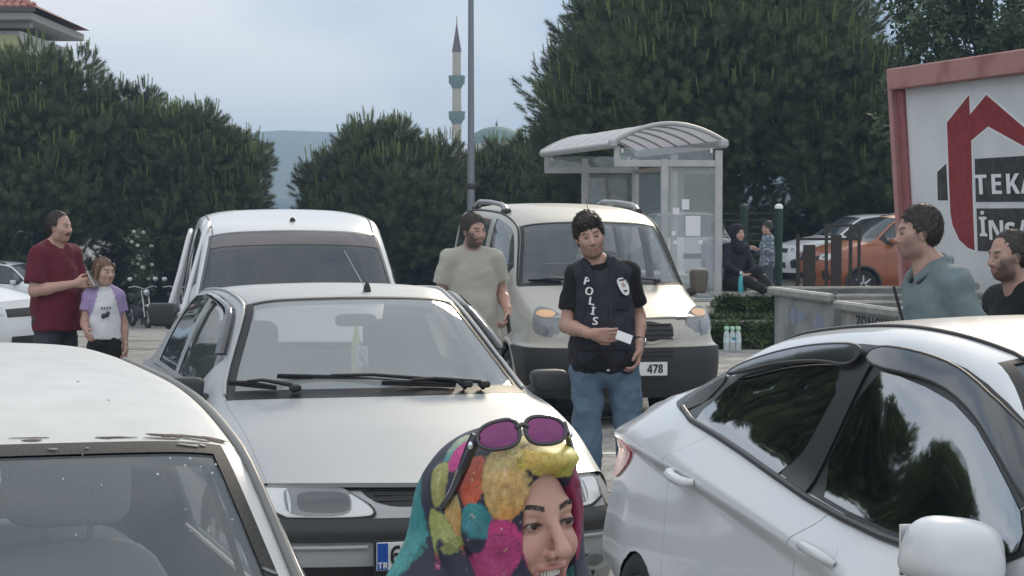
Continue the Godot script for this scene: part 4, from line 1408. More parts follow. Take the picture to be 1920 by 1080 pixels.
func far_cars() -> void:
	var g := "cars parked beyond the fence"
	var pc := far_car("patrol_car", "white patrol car with a blue stripe, its front end at the far left", "hatch", M.white, Vector3(-5.28, 0.0, -23.5), 1.25)
	part("blue_stripe", MB.new().box(Vector3(0.865, 0.66, -0.95), Vector3(0.012, 0.10, 0.9), 0.004).mesh(), M.plate_blue, pc)
	var sv := far_car("white_car", "white car parked behind the man in the burgundy shirt", "suv", M.white, Vector3(-11.4, -1.2, -56.0), 1.35)
	part("fuel_cap", MB.new().ellipsoid(Vector3(0.86, 1.05, -3.4), Vector3(0.012, 0.07, 0.07), 12, 6).mesh(), M.black, sv)
	far_car("orange_crossover", "orange crossover parked beyond the dark railing", "suv", M.orange, Vector3(5.75, 0.05, -41.6), -1.32, g)
	far_car("white_car", "white car parked just behind the orange crossover", "hatch", M.white, Vector3(5.75, 0.30, -46.0), -1.38, g)
	far_car("white_car", "white car standing nose on behind the bus shelter glass", "suv", M.van_white, Vector3(3.75, 0.10, -41.0), 0.12, g)

func motorbikes() -> void:
	var kinds := [
		["black motorbike with a round chrome headlight beside the girl", Vector3(-9.6, 0, -55.0), 0.5, M.black],
		["dark motorbike with a pale front mudguard near the white van", Vector3(-8.75, 0, -55.5), 0.35, M.dark_plastic],
		["motorbike with white side fairing closest to the white van's open door", Vector3(-8.0, 0, -56.0), 0.2, M.white]]
	for k in kinds:
		var p: Vector3 = k[1]
		p.y = ground_y(p.x, p.z)
		var o := thing("motorbike", k[0], "motorbike", p, k[2], "motorbikes parked below the pines")
		for zz in [0.62, -0.62]:
			var t := MB.new()
			var pts := []
			for q in 21: pts.append(Vector3(0, 0.30 + sin(TAU * q / 20.0) * 0.25, zz + cos(TAU * q / 20.0) * 0.25))
			t.tube(pts, 0.05, 7, false)
			var w := part("wheel", t.mesh(), M.tyre, o)
			var sp := MB.new()
			for q in 6:
				var an := TAU * q / 6.0
				sp.tube([Vector3(0, 0.30, zz), Vector3(0, 0.30 + sin(an) * 0.24, zz + cos(an) * 0.24)], 0.012, 5)
			part("spokes", sp.mesh(), M.alloy, w)
		var fr := MB.new()
		for sx in [-0.08, 0.08]:
			fr.tube([Vector3(sx, 0.30, 0.62), Vector3(sx, 0.75, 0.46), Vector3(sx, 0.98, 0.36)], 0.022, 6)
			fr.tube([Vector3(sx, 0.30, -0.62), Vector3(sx, 0.45, -0.1), Vector3(sx * 0.6, 0.75, 0.35)], 0.025, 6)
		part("fork_and_frame", fr.mesh(), M.steel, o)
		var en := MB.new()
		pillow(en, Vector3(0, 0.42, 0.05), Vector3(0.16, 0.17, 0.24), 0.5)
		part("engine", en.mesh(), M.dark_plastic, o)
		var tk := MB.new()
		pillow(tk, Vector3(0, 0.82, 0.12), Vector3(0.15, 0.12, 0.26), 0.7)
		part("fuel_tank", tk.mesh(), k[3], o)
		var se := MB.new()
		pillow(se, Vector3(0, 0.80, -0.40), Vector3(0.14, 0.06, 0.36), 0.6, Basis(Vector3.RIGHT, 0.12))
		part("saddle", se.mesh(), M.rubber, o)
		var hb := MB.new()
		hb.tube([Vector3(-0.38, 1.05, 0.22), Vector3(-0.22, 1.08, 0.32), Vector3(0, 1.0, 0.37), Vector3(0.22, 1.08, 0.32), Vector3(0.38, 1.05, 0.22)], 0.016, 6)
		part("handlebar", hb.mesh(), M.steel, o)
		var hd := part("headlamp_pod", MB.new().ellipsoid(Vector3(0, 0.92, 0.46), Vector3(0.10, 0.10, 0.09), 14, 8).mesh(), M.dark_plastic, o)
		part("headlamp_lens", MB.new().ellipsoid(Vector3(0, 0.92, 0.52), Vector3(0.085, 0.085, 0.04), 14, 8).mesh(), M.reflector, hd)
		var gd := MB.new()
		gd.tube(arc_pts(Vector3(0, 0.30, 0.62), 0.31).slice(2, 11), 0.06, 7, true, Vector2(0.35, 1.1))
		part("front_mudguard", gd.mesh(), M.van_white, o)
		for sx in [-1.0, 1.0]:
			var mm := part("bike_mirror", MB.new().ellipsoid(Vector3(0.34 * sx, 1.26, 0.24), Vector3(0.075, 0.055, 0.02), 12, 6).mesh(), M.reflector, o)
			part("mirror_stalk", MB.new().tube([Vector3(0.28 * sx, 1.06, 0.27), Vector3(0.33 * sx, 1.24, 0.24)], 0.008, 5).mesh(), M.black, mm)

# ---------------------------------------------------------------- setting
func build_setting() -> void:
	M.plaster_far = mat(lin(0.62, 0.60, 0.56), 0.9)
	M.roof_far = mat(lin(0.30, 0.12, 0.08), 0.9)
	M.trim_far = mat(lin(0.05, 0.06, 0.07), 0.4)
	M.minaret_stone = tex_mat(lin(0.40, 0.33, 0.26), lin(0.50, 0.42, 0.34), 0.05, 71, 0.4, 0.9)
	M.minaret_green = mat(lin(0.13, 0.20, 0.17), 0.8)
	M.minaret_cap = mat(lin(0.10, 0.035, 0.04), 0.6)
	M.house_white = tex_mat(lin(0.55, 0.55, 0.54), lin(0.66, 0.66, 0.65), 0.03, 72, 0.3, 0.9)
	M.house_yellow = mat(lin(0.56, 0.54, 0.30), 0.9)
	M.house_brick = tex_mat(lin(0.22, 0.12, 0.09), lin(0.30, 0.17, 0.13), 0.06, 73, 1.0, 0.95)
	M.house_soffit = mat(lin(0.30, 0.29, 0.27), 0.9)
	M.house_fascia = mat(lin(0.10, 0.075, 0.065), 0.8)
	M.house_awning = mat(lin(0.35, 0.36, 0.38), 0.8)
	M.roof_tile = tex_mat(lin(0.20, 0.075, 0.06), lin(0.30, 0.12, 0.10), 0.05, 74, 0.6, 0.9)
	M.tile_a = mat(lin(0.29, 0.105, 0.085), 0.85)
	M.tile_b = mat(lin(0.24, 0.085, 0.07), 0.85)
	M.tile_c = mat(lin(0.33, 0.135, 0.11), 0.85)
	M.pole = mat(lin(0.20, 0.22, 0.25), 0.5, 0.4)
	M.shelter_metal = tex_mat(lin(0.38, 0.39, 0.40), lin(0.45, 0.45, 0.45), 0.008, 75, 0.6, 0.5)
	M.shelter_rust = tex_mat(lin(0.22, 0.18, 0.14), lin(0.40, 0.37, 0.33), 0.04, 76, 1.5, 0.8)
	M.shelter_glass = glass(lin(0.55, 0.66, 0.68), 0.12)
	M.shelter_roof = mat(lin(0.62, 0.63, 0.64), 0.4)
	M.shelter_roof.backlight_enabled = true
	M.shelter_roof.backlight = Color(0.9, 0.9, 0.92)
	M.paper = mat(lin(0.72, 0.73, 0.74), 0.8)
	M.concrete = tex_mat(lin(0.26, 0.25, 0.23), lin(0.42, 0.41, 0.38), 0.02, 78, 0.8, 0.95, 0.4)
	M.concrete_moss = tex_mat(lin(0.07, 0.085, 0.05), lin(0.24, 0.235, 0.20), 0.02, 79, 1.4, 0.95, 0.5, 0.35, 0.7)
	M.leaf = mat(lin(1, 1, 1), 0.7)
	M.leaf.vertex_color_use_as_albedo = true
	M.leaf.backlight_enabled = true
	M.leaf.backlight = Color(0.25, 0.3, 0.15)
	M.petal = mat(lin(0.42, 0.44, 0.34), 0.8)
	M.fence_green = mat(lin(0.012, 0.04, 0.034), 0.55)
	M.iron = tex_mat(lin(0.022, 0.02, 0.02), lin(0.045, 0.035, 0.03), 0.05, 80, 3.0, 0.7)
	M.cont_pink = tex_mat(lin(0.38, 0.19, 0.185), lin(0.40, 0.21, 0.20), 0.015, 81, 0.9, 0.6)
	M.cont_red = tex_mat(lin(0.26, 0.09, 0.095), lin(0.29, 0.11, 0.115), 0.015, 82, 0.9, 0.6)
	M.cont_rust = tex_mat(lin(0.30, 0.13, 0.11), lin(0.40, 0.205, 0.19), 0.006, 83, 0.7, 0.75, 0.0, 0.2, 0.5)
	M.cont_white = tex_mat(lin(0.60, 0.62, 0.63), lin(0.66, 0.68, 0.69), 0.006, 84, 0.5, 0.45)
	M.logo_red = tex_mat(lin(0.20, 0.014, 0.022), lin(0.27, 0.022, 0.030), 0.02, 85, 1.0, 0.4)
	M.logo_black = tex_mat(lin(0.018, 0.018, 0.02), lin(0.05, 0.048, 0.048), 0.02, 86, 1.2, 0.4)
	M.galv = tex_mat(lin(0.17, 0.18, 0.18), lin(0.27, 0.28, 0.275), 0.008, 87, 0.8, 0.55, 0.15)
	M.galv_b = tex_mat(lin(0.21, 0.20, 0.19), lin(0.31, 0.30, 0.285), 0.008, 88, 0.8, 0.55, 0.15)
	M.galv_rim = tex_mat(lin(0.24, 0.24, 0.225), lin(0.34, 0.335, 0.315), 0.01, 89, 1.0, 0.5)
	M.faded_blue = tex_mat(lin(0.16, 0.20, 0.30), lin(0.26, 0.30, 0.36), 0.05, 90, 3.0, 0.7)
	M.dump_ink = mat(lin(0.035, 0.04, 0.06), 0.7)
	M.pet = glass(lin(0.72, 0.80, 0.80), 0.55)
	M.cap_green = mat(lin(0.42, 0.68, 0.50), 0.5)
	M.label_white = mat(lin(0.60, 0.70, 0.74), 0.5)
	M.label_blue = mat(lin(0.02, 0.22, 0.32), 0.5)
	# ground: one sheet to the horizon, finer near the camera
	var xs := []
	var zs := []
	for k in range(-30, 31): xs.append(signf(k) * (absf(k) * 0.9 + pow(absf(k) / 30.0, 4.0) * 1500.0))
	for k in range(-14, 61): zs.append(-k * 1.2 if k <= 52 else -62.4 - pow((k - 52) / 8.0, 3.0) * 1300.0)
	var mb := MB.new()
	for i in xs.size():
		for j in zs.size():
			mb.v.append(Vector3(xs[i], ground_y(xs[i], zs[j]), zs[j]))
			mb.n.append(Vector3.UP)
	for i in xs.size() - 1:
		for j in zs.size() - 1:
			var k := i * zs.size() + j
			mb.ix.append_array([k, k + zs.size(), k + 1, k + 1, k + zs.size(), k + zs.size() + 1])
	M.asphalt = tex_mat(lin(0.24, 0.235, 0.225), lin(0.40, 0.39, 0.37), 0.012, 21, 0.35, 0.9, 0.5, 0.25, 0.75, true)
	M.asphalt.detail_enabled = true
	M.asphalt.detail_albedo = noise_tex(lin(0.55, 0.55, 0.55), lin(1, 1, 1), 0.2, 22, 512, 4, 0.35, 0.6)
	M.asphalt.detail_blend_mode = BaseMaterial3D.BLEND_MODE_MUL
	structure("ground", mb.mesh(), M.asphalt)
	var lm := tex_mat(lin(0.45, 0.45, 0.43), lin(0.72, 0.72, 0.70), 0.05, 23, 2.0, 0.8)
	for z in [-12.9, -15.7, -18.5]:
		var l := structure("parking_line", MB.new().box(Vector3(0.9, 0.003, z), Vector3(3.4, 0.004, 0.11)).mesh(), lm)
		l.name = numbered("parking_line")
	# oil and damp stains on the lot
	var stain := tex_mat(lin(0.10, 0.10, 0.098), lin(0.17, 0.165, 0.16), 0.05, 24, 2.0, 0.7)
	var rng := RandomNumberGenerator.new()
	rng.seed = 4
	for q in [[-5.2, -29.0, 0.5], [-5.6, -33.0, 0.7], [-5.0, -24.5, 0.3], [-7.4, -38.0, 0.8], [0.6, -13.6, 0.3], [-6.6, -31.0, 0.25]]:
		var poly := PackedVector2Array()
		for k in 14: poly.append(Vector2(cos(TAU * k / 14.0), sin(TAU * k / 14.0) * 0.6) * q[2] * rng.randf_range(0.6, 1.15))
		var sb := MB.new()
		for t in [Geometry2D.triangulate_polygon(poly)]:
			for k in range(0, t.size(), 3):
				var p3 := []
				for w in 3:
					var p := poly[t[k + w]] + Vector2(q[0], q[1])
					p3.append(Vector3(p.x, ground_y(p.x, p.y) + 0.006, p.y))
				sb.tri(p3[0], p3[1], p3[2])
		var so := structure("ground_stain", sb.mesh(), stain)
		so.name = numbered("ground_stain")
	# two wooded ridges far away
	var hn := FastNoiseLite.new()
	hn.seed = 3
	hn.frequency = 0.0016
	hn.fractal_octaves = 5
	M.hill = tex_mat(lin(0.05, 0.075, 0.055), lin(0.10, 0.12, 0.085), 0.03, 61, 0.004, 0.95)
	for q in [[-1150.0, 35.0, 17.0, 0.5], [-1350.0, 45.0, 20.0, 0.62]]:
		var hb := MB.new()
		var nx := 90
		var nz := 14
		for i in nx + 1:
			var x: float = lerpf(-2600.0, 2600.0, float(i) / nx) * q[3]
			for j in nz + 1:
				var t := float(j) / nz
				var top: float = q[1] + q[2] * hn.get_noise_2d(x * 1.6 / q[3], 400.0 * q[3]) * 2.0
				var y := top * sin(t * PI * 0.5) + 4.0 * hn.get_noise_2d(x * 9.0, t * 900.0) * (1.0 - t * 0.5)
				hb.v.append(Vector3(x, y if j > 0 else -30.0, q[0] + 350.0 * (1.0 - t)))
		for i in nx:
			for j in nz:
				var k := i * (nz + 1) + j
				hb.ix.append_array([k, k + nz + 1, k + 1, k + 1, k + nz + 1, k + nz + 2])
		hb.n.resize(hb.v.size())
		for i in nx + 1:
			for j in nz + 1:
				var du := hb.v[mini(i + 1, nx) * (nz + 1) + j] - hb.v[maxi(i - 1, 0) * (nz + 1) + j]
				var dv := hb.v[i * (nz + 1) + mini(j + 1, nz)] - hb.v[i * (nz + 1) + maxi(j - 1, 0)]
				var nn := du.cross(dv).normalized()
				hb.n[i * (nz + 1) + j] = nn if nn.y > 0 else -nn
		var ho := structure("hills", hb.mesh(), M.hill)
		ho.name = numbered("hills")
	# specks of houses on the hillside
	var hr := RandomNumberGenerator.new()
	hr.seed = 8
	var hx := [-272.0, -262.0, -250.0, -258.0, -240.0, -281.0]
	for k in 6:
		var at := Vector3(hx[k] * 0.47, 9.0 + 7.0 * hr.randf(), -895.0 - 14.0 * k)
		var h := thing("hillside_house", ["pale house high on the far slope", "small white house on the far blue slope between the pines", "wide pale house low on the far slope", "narrow far house with pale walls on the slope", "rightmost pale house on the far slope", "leftmost pale house on the far slope"][k], "house", at, hr.randf_range(-0.4, 0.4), "houses on the far slope")
		part("wall", MB.new().box(Vector3(0, 1, 0), Vector3(4 + k % 3, 5, 4)).mesh(), M.plaster_far, h)
		part("roof", MB.new().prism(PackedVector2Array([Vector2(-3.4, 3.5), Vector2(3.4, 3.5), Vector2(0, 5)]), -2.4, 2.4).mesh(), M.roof_far, h)
	minaret()
	mosque()
	house_left()

func minaret() -> void:
	var o := thing("minaret", "tall beige minaret with two green balconies and a dark red pointed cap", "minaret", Vector3(-7.75, 0, -300.0))
	part("shaft", MB.new().lathe([Vector2(1.15, -3), Vector2(0.72, 8), Vector2(0.66, 14.0), Vector2(0.62, 19.5), Vector2(0.58, 24.6)], 20).mesh(), M.minaret_stone, o)
	for y in [14.4, 19.4]:
		var b := part("balcony", MB.new().lathe([Vector2(0.66, y), Vector2(0.75, y + 0.25), Vector2(0.95, y + 0.6), Vector2(1.12, y + 0.75), Vector2(1.15, y + 1.75), Vector2(1.05, y + 1.75), Vector2(1.05, y + 0.85)], 20).mesh(), M.minaret_green, o)
		part("balcony_rim", MB.new().lathe([Vector2(1.18, y + 1.66), Vector2(1.18, y + 1.80), Vector2(1.0, y + 1.80)], 20).mesh(), M.minaret_green, b)
		part("balcony_floor", MB.new().lathe([Vector2(1.12, y + 0.84), Vector2(0.001, y + 0.84)], 20).mesh(), M.minaret_green, b)
	var c := part("cap", MB.new().lathe([Vector2(0.66, 24.5), Vector2(0.66, 24.7), Vector2(0.34, 26.6), Vector2(0.02, 28.7)], 20).mesh(), M.minaret_cap, o)
	part("finial", MB.new().lathe([Vector2(0.05, 28.5), Vector2(0.13, 28.8), Vector2(0.04, 29.0), Vector2(0.09, 29.2), Vector2(0.01, 29.7)], 10).mesh(), M.minaret_stone, c)

func mosque() -> void:
	var o := thing("mosque", "green domed mosque mostly hidden by the pines beside the lamp post", "mosque", Vector3(-2.2, 0, -305.0))
	part("drum", MB.new().lathe([Vector2(4.1, 6), Vector2(4.1, 11.4), Vector2(4.3, 11.5), Vector2(4.3, 11.8), Vector2(4.0, 11.8)], 24).mesh(), M.plaster_far, o)
	var d := part("dome", MB.new().lathe([Vector2(4.05, 11.8), Vector2(3.8, 12.6), Vector2(3.1, 13.4), Vector2(2.1, 13.95), Vector2(1.0, 14.25), Vector2(0.05, 14.35)], 24).mesh(), M.minaret_green, o)
	part("finial", MB.new().lathe([Vector2(0.06, 14.3), Vector2(0.2, 14.6), Vector2(0.05, 14.9), Vector2(0.02, 15.4)], 8).mesh(), M.minaret_cap, d)
	part("hall", MB.new().box(Vector3(2.5, 5.0, 1), Vector3(13, 10, 9)).mesh(), M.plaster_far, o)
	for k in 4: part("window", MB.new().box(Vector3(-1.5 + 3.0 * k, 8.3, 5.52), Vector3(0.9, 1.8, 0.1)).mesh(), M.trim_far, o)

func house_left() -> void:
	var o := thing("apartment_house", "house with red tiled roof and deep eaves rising behind the pines at the left", "building", Vector3(-22.35, 0.20, -75.0))
	# local: right end of the eave at x = +5.95, eave at y = 8.7
	part("wall", MB.new().box(Vector3(-0.2, 3.2, -4.0), Vector3(10.6, 9.6, 8.0)).mesh(), M.house_white, o)
	part("corner_wall", MB.new().box(Vector3(4.35, 5.9, 0.06), Vector3(1.5, 3.9, 0.12)).mesh(), M.house_yellow, o)
	part("brick_panel", MB.new().box(Vector3(4.55, 5.0, 0.15), Vector3(1.1, 3.6, 0.08)).mesh(), M.house_brick, o)
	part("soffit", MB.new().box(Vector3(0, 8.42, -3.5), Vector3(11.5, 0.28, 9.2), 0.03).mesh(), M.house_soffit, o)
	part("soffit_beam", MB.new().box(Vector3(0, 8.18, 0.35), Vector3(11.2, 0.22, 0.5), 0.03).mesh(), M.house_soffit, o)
	part("fascia", MB.new().box(Vector3(0, 8.64, 1.16), Vector3(11.8, 0.16, 0.08)).mesh(), M.house_fascia, o)
	var rf := MB.new()
	var A := [Vector3(-6, 8.7, 1.2), Vector3(5.95, 8.7, 1.2), Vector3(5.95, 8.7, -8.2), Vector3(-6, 8.7, -8.2)]
	var r0 := Vector3(-2.5, 10.6, -3.5)
	var r1 := Vector3(2.0, 10.6, -3.5)
	rf.quad(A[0], A[1], r1, r0); rf.tri(A[1], A[2], r1); rf.quad(A[2], A[3], r0, r1); rf.tri(A[3], A[0], r0)
	var roof := part("roof", rf.mesh(), M.roof_tile, o)
	# roof tiles of the slope that shows: five courses over the eave, and the hip line
	var tile := MB.new()
	var tp := []
	for k in 7:
		var an := PI * k / 6.0
		tp.append([cos(an) * 0.13, sin(an) * 0.075])
	for k in 6:
		tile.quad(Vector3(tp[k][0], tp[k][1], 0.02), Vector3(tp[k + 1][0], tp[k + 1][1], 0.02), Vector3(tp[k + 1][0] * 0.85, tp[k + 1][1] * 0.8, -0.42), Vector3(tp[k][0] * 0.85, tp[k][1] * 0.8, -0.42))
		tile.tri(Vector3(0, 0, 0.02), Vector3(tp[k][0], tp[k][1], 0.02), Vector3(tp[k + 1][0], tp[k + 1][1], 0.02))
	var tm := tile.mesh()
	var tilt := atan2(1.9, 4.7)
	var rng := RandomNumberGenerator.new()
	rng.seed = 6
	for row in 6:
		for k in 17:
			var x := 5.75 - 0.27 * k
			var zz := 1.18 - 0.40 * cos(tilt) * row
			var yy := 8.72 + 0.40 * sin(tilt) * row
			if x > 5.95 - (1.2 - zz) * 0.84 - 0.05: continue
			var t := part("roof_tile", tm, [M.tile_a, M.tile_b, M.tile_c][rng.randi() % 3], roof)
			t.position = Vector3(x, yy, zz)
			t.rotation.x = tilt
	for k in 12:
		var t := part("hip_tile", tm, [M.tile_a, M.tile_b, M.tile_c][rng.randi() % 3], roof)
		var p: Vector3 = A[1].lerp(r1, (k + 0.5) / 16.0)
		t.position = p + Vector3(0, 0.02, 0)
		t.look_at_from_position(o.position + p, o.position + r1 + Vector3(0, 0.02, 0)) if false else t.set_rotation(Vector3(0.30, 0.70, 0))
	part("awning", MB.new().box(Vector3(1.2, 6.9, 0.9), Vector3(4.8, 0.08, 1.6), 0.02, Basis(Vector3.RIGHT, 0.25)).mesh(), M.house_awning, o)
	part("awning_valance", MB.new().box(Vector3(1.2, 6.72, 1.68), Vector3(4.8, 0.42, 0.04)).mesh(), M.black, o)

# ---------------------------------------------------------------- street furniture
func build_street() -> void:
	lamp_post()
	shelter()
	planter_and_wall()
	fence_and_rail()
	container()
	dumpsters()
	bottles()

func lamp_post() -> void:
	var o := thing("lamp_post", "tall grey tapered steel lamp post behind the beige van", "lamp post", Vector3(-0.575, 0, -30.0))
	part("pole", MB.new().lathe([Vector2(0.11, 0), Vector2(0.058, 1.2), Vector2(0.05, 2.0), Vector2(0.034, 6.0), Vector2(0.03, 8.0)], 16).mesh(), M.pole, o)
	part("base_flange", MB.new().lathe([Vector2(0.2, 0.0), Vector2(0.2, 0.03), Vector2(0.11, 0.03)], 16).mesh(), M.pole, o)
	part("collar", MB.new().lathe([Vector2(0.056, 2.12), Vector2(0.060, 2.13), Vector2(0.060, 2.19), Vector2(0.054, 2.20)], 16).mesh(), M.dark_plastic, o)
	part("lamp_arm", MB.new().tube([Vector3(0, 7.9, 0), Vector3(0.1, 8.3, 0.3), Vector3(0.2, 8.4, 1.2)], [0.03, 0.028, 0.025], 8).mesh(), M.pole, o)
	part("lamp_head", MB.new().box(Vector3(0.22, 8.4, 1.5), Vector3(0.26, 0.12, 0.6), 0.04).mesh(), M.pole, o)

func shelter() -> void:
	var o := thing("bus_shelter", "glass bus shelter with an arched ribbed roof and grey metal frame", "bus shelter", Vector3(0, 0.45, 0))
	# plan: near end at z -28.8 from x 1.37 to 2.80, running back to the left
	var N0 := Vector3(1.385, 0, -28.8)
	var N1 := Vector3(2.785, 0, -28.8)
	var run := Vector3(-0.87, 0, -4.4)
	var m: Material = M.shelter_metal
	var posts := [N1, N1 + run, N1.lerp(N0, 0.52), N1.lerp(N0, 0.56) + run, N1 + run * 0.5]
	for k in posts.size():
		var p: Vector3 = posts[k]
		part("post", MB.new().box(p + Vector3(0, 1.08, 0), Vector3(0.10, 2.20 if k != 2 else 1.96, 0.10), 0.012).mesh(), m, o)
	# end frames: beam, short stub, thin glass under the arch
	for q in [Vector3.ZERO, run]:
		var a: Vector3 = N0 + q
		var b: Vector3 = N1 + q
		part("end_beam", MB.new().box(a.lerp(b, 0.5) + Vector3(0, 2.00, 0), Vector3(1.42, 0.09, 0.075), 0.01).mesh(), m, o)
		part("beam_stub", MB.new().box(a + Vector3(0.03, 2.135, 0), Vector3(0.085, 0.20, 0.075), 0.01).mesh(), m, o)
		part("arch_glass", MB.new().box(a.lerp(b, 0.5) + Vector3(0, 2.13, 0), Vector3(1.26, 0.17, 0.01)).mesh(), M.shelter_glass, o)
		part("glass_clip", MB.new().box(a + Vector3(0.10, 2.17, 0.03), Vector3(0.03, 0.06, 0.03), 0.006).mesh(), M.white_print, o)
		part("glass_clip", MB.new().box(b + Vector3(-0.10, 2.17, 0.03), Vector3(0.03, 0.06, 0.03), 0.006).mesh(), M.white_print, o)
	# eaves along the run
	for k in 2:
		var a: Vector3 = (N0 if k == 0 else N1) + Vector3((-0.03 if k == 0 else 0.05), 2.26, 0) - run.normalized() * 0.08
		var b: Vector3 = a + run + run.normalized() * 0.16
		part("eave_beam", MB.new().tube([a, b], 0.055, 4).mesh(), m, o)
	# arched roof of curved translucent sheets between ribs
	var W := 1.53
	var arch := func(t: float, z: float) -> Vector3:
		var an := lerpf(-1.0, 1.0, t)
		return N0 + Vector3(-0.05 + W * t, 2.285 + 0.255 * (1.0 - an * an), 0) + run * z
	for bay in 6:
		var z0 := -0.02 + bay * (1.04 / 6.0)
		var z1 := z0 + 1.04 / 6.0
		var sh := MB.new()
		for k in 14:
			for th in [0.0, 0.012]:
				sh.quad(arch.call(k / 14.0, z0) + Vector3(0, th, 0), arch.call((k + 1) / 14.0, z0) + Vector3(0, th, 0), arch.call((k + 1) / 14.0, z1) + Vector3(0, th, 0), arch.call(k / 14.0, z1) + Vector3(0, th, 0))
		part("roof_sheet", sh.mesh(), M.shelter_roof, o)
	for r in 7:
		var pts := []
		for k in 15: pts.append(arch.call(k / 14.0, -0.02 + r * (1.04 / 6.0)) - Vector3(0, 0.005, 0))
		part("roof_rib", MB.new().tube(pts, 0.032 if r in [0, 6] else 0.02, 6).mesh(), m, o)
	part("corner_cap", MB.new().box(N1 + Vector3(0.06, 2.27, 0.06), Vector3(0.13, 0.12, 0.14), 0.03).mesh(), m, o)
	part("corner_cap", MB.new().box(N0 + Vector3(-0.03, 2.27, 0.06), Vector3(0.13, 0.12, 0.14), 0.03).mesh(), m, o)
	# glass walls
	var mid: Vector3 = N1.lerp(N0, 0.52)
	var np := part("near_end_glass", MB.new().box((mid + N1) / 2 + Vector3(0, 1.08, 0), Vector3(0.66, 1.72, 0.01)).mesh(), M.shelter_glass, o)
	part("far_end_glass", MB.new().box((N1.lerp(N0, 0.56) + N1) / 2 + run + Vector3(0, 1.08, 0), Vector3(0.74, 1.72, 0.01)).mesh(), M.shelter_glass, o)
	var ang := atan2(run.x, run.z)
	for k in 2:
		var c: Vector3 = N1 + run * (0.25 + 0.5 * k) + Vector3(0, 1.08, 0)
		part("back_glass", MB.new().box(c, Vector3(0.01, 1.72, 2.1), 0.0, Basis(Vector3.UP, ang)).mesh(), M.shelter_glass, o)
		part("back_rail", MB.new().box(c + Vector3(0, -0.9, 0), Vector3(0.05, 0.06, 2.14), 0.01, Basis(Vector3.UP, ang)).mesh(), m, o)
		part("back_rail", MB.new().box(c + Vector3(0, 0.9, 0), Vector3(0.06, 0.07, 2.14), 0.01, Basis(Vector3.UP, ang)).mesh(), M.shelter_rust, o)
	part("end_rail", MB.new().box((mid + N1) / 2 + Vector3(0, 0.16, 0), Vector3(0.66, 0.05, 0.05), 0.01).mesh(), m, o)
	# notices stuck on the near pane
	for q in [[0.02, 1.16, 0.20, 0.27], [-0.08, 1.45, 0.10, 0.14], [-0.21, 1.36, 0.09, 0.09], [-0.24, 1.06, 0.05, 0.06], [-0.22, 0.94, 0.05, 0.05], [0.12, 0.94, 0.06, 0.05]]:
		part("notice", MB.new().box((mid + N1) / 2 + Vector3(q[0], q[1], 0.010), Vector3(q[2], q[3], 0.003), 0.001).mesh(), M.paper, np)
	part("bench", MB.new().box(N1 + run * 0.5 + Vector3(-0.28, 0.45, 0), Vector3(0.36, 0.05, 2.6), 0.01, Basis(Vector3.UP, ang)).mesh(), M.shelter_metal, o)

func planter_and_wall() -> void:
	var pv := structure("raised_pavement", MB.new().box(Vector3(1.6, 0.225, -34.2), Vector3(3.0, 0.45, 11.2), 0.03).mesh(), M.concrete)
	var o := thing("planter_wall", "low mossy concrete planter wall beneath the seated people", "wall", Vector3(0, 0, 0))
	part("lower_ledge", MB.new().box(Vector3(3.3, 0.19, -28.25), Vector3(1.5, 0.38, 0.5), 0.03).mesh(), M.concrete_moss, o)
	part("upper_wall", MB.new().box(Vector3(3.85, 0.33, -29.6), Vector3(2.0, 0.66, 2.2), 0.02).mesh(), M.concrete_moss, o)
	for k in 3:
		part("coping_slab", MB.new().box(Vector3(3.2 + 0.66 * k, 0.692, -28.75), Vector3(0.645, 0.06, 0.62), 0.012, Basis(Vector3.UP, 0.02 * (k - 1))).mesh(), M.concrete, o)
	# grass and ivy hanging over ledge and wall face
	var rng := RandomNumberGenerator.new()
	rng.seed = 12
	var leaf := MB.new()
	for k in 5:
		var an := TAU * k / 5.0
		var d := Vector3(cos(an), 0.7, sin(an))
		var side := Vector3(-sin(an), 0, cos(an)) * 0.016
		leaf.tri(Vector3.ZERO - side * 0.3, d * 0.05 + side, d * 0.05 - side)
		leaf.tri(d * 0.05 + side, d * 0.095 + Vector3(0, -0.01, 0), d * 0.05 - side)
	var mm := MultiMesh.new()
	mm.transform_format = MultiMesh.TRANSFORM_3D
	mm.use_colors = true
	mm.mesh = leaf.mesh()
	mm.instance_count = 1500
	for k in 1500:
		var p := Vector3.ZERO
		var t := rng.randf()
		var clump := 0.5 + 0.5 * sin(rng.randf() * 3.0)
		if t < 0.45: p = Vector3(rng.randf_range(2.75, 3.95), rng.randf_range(0.36, 0.64) , -28.48 + rng.randf() * 0.06)
		elif t < 0.8: p = Vector3(rng.randf_range(2.6, 3.9), rng.randf_range(0.0, 0.36) * clump, -27.99 + rng.randf() * 0.05)
		else: p = Vector3(rng.randf_range(2.6, 3.9), 0.38, rng.randf_range(-28.45, -28.05))
		if p.x > 3.15 and p.x < 3.45 and rng.randf() < 0.4: p.x += 0.35
		var b := Basis(Vector3(rng.randf() - 0.5, rng.randf(), rng.randf() - 0.5).normalized(), rng.randf() * TAU).scaled(Vector3.ONE * rng.randf_range(0.5, 1.2))
		mm.set_instance_transform(k, Transform3D(b, p))
		var g := rng.randf()
		mm.set_instance_color(k, Color(lerpf(0.03, 0.09, g), lerpf(0.06, 0.13, g), 0.03))
	var mi := MultiMeshInstance3D.new()
	mi.name = "ivy"
	mi.multimesh = mm
	mi.material_override = M.leaf
	add_child(mi)
	tag(mi, "green ivy and weeds over the low planter wall", "plants", "", "stuff")

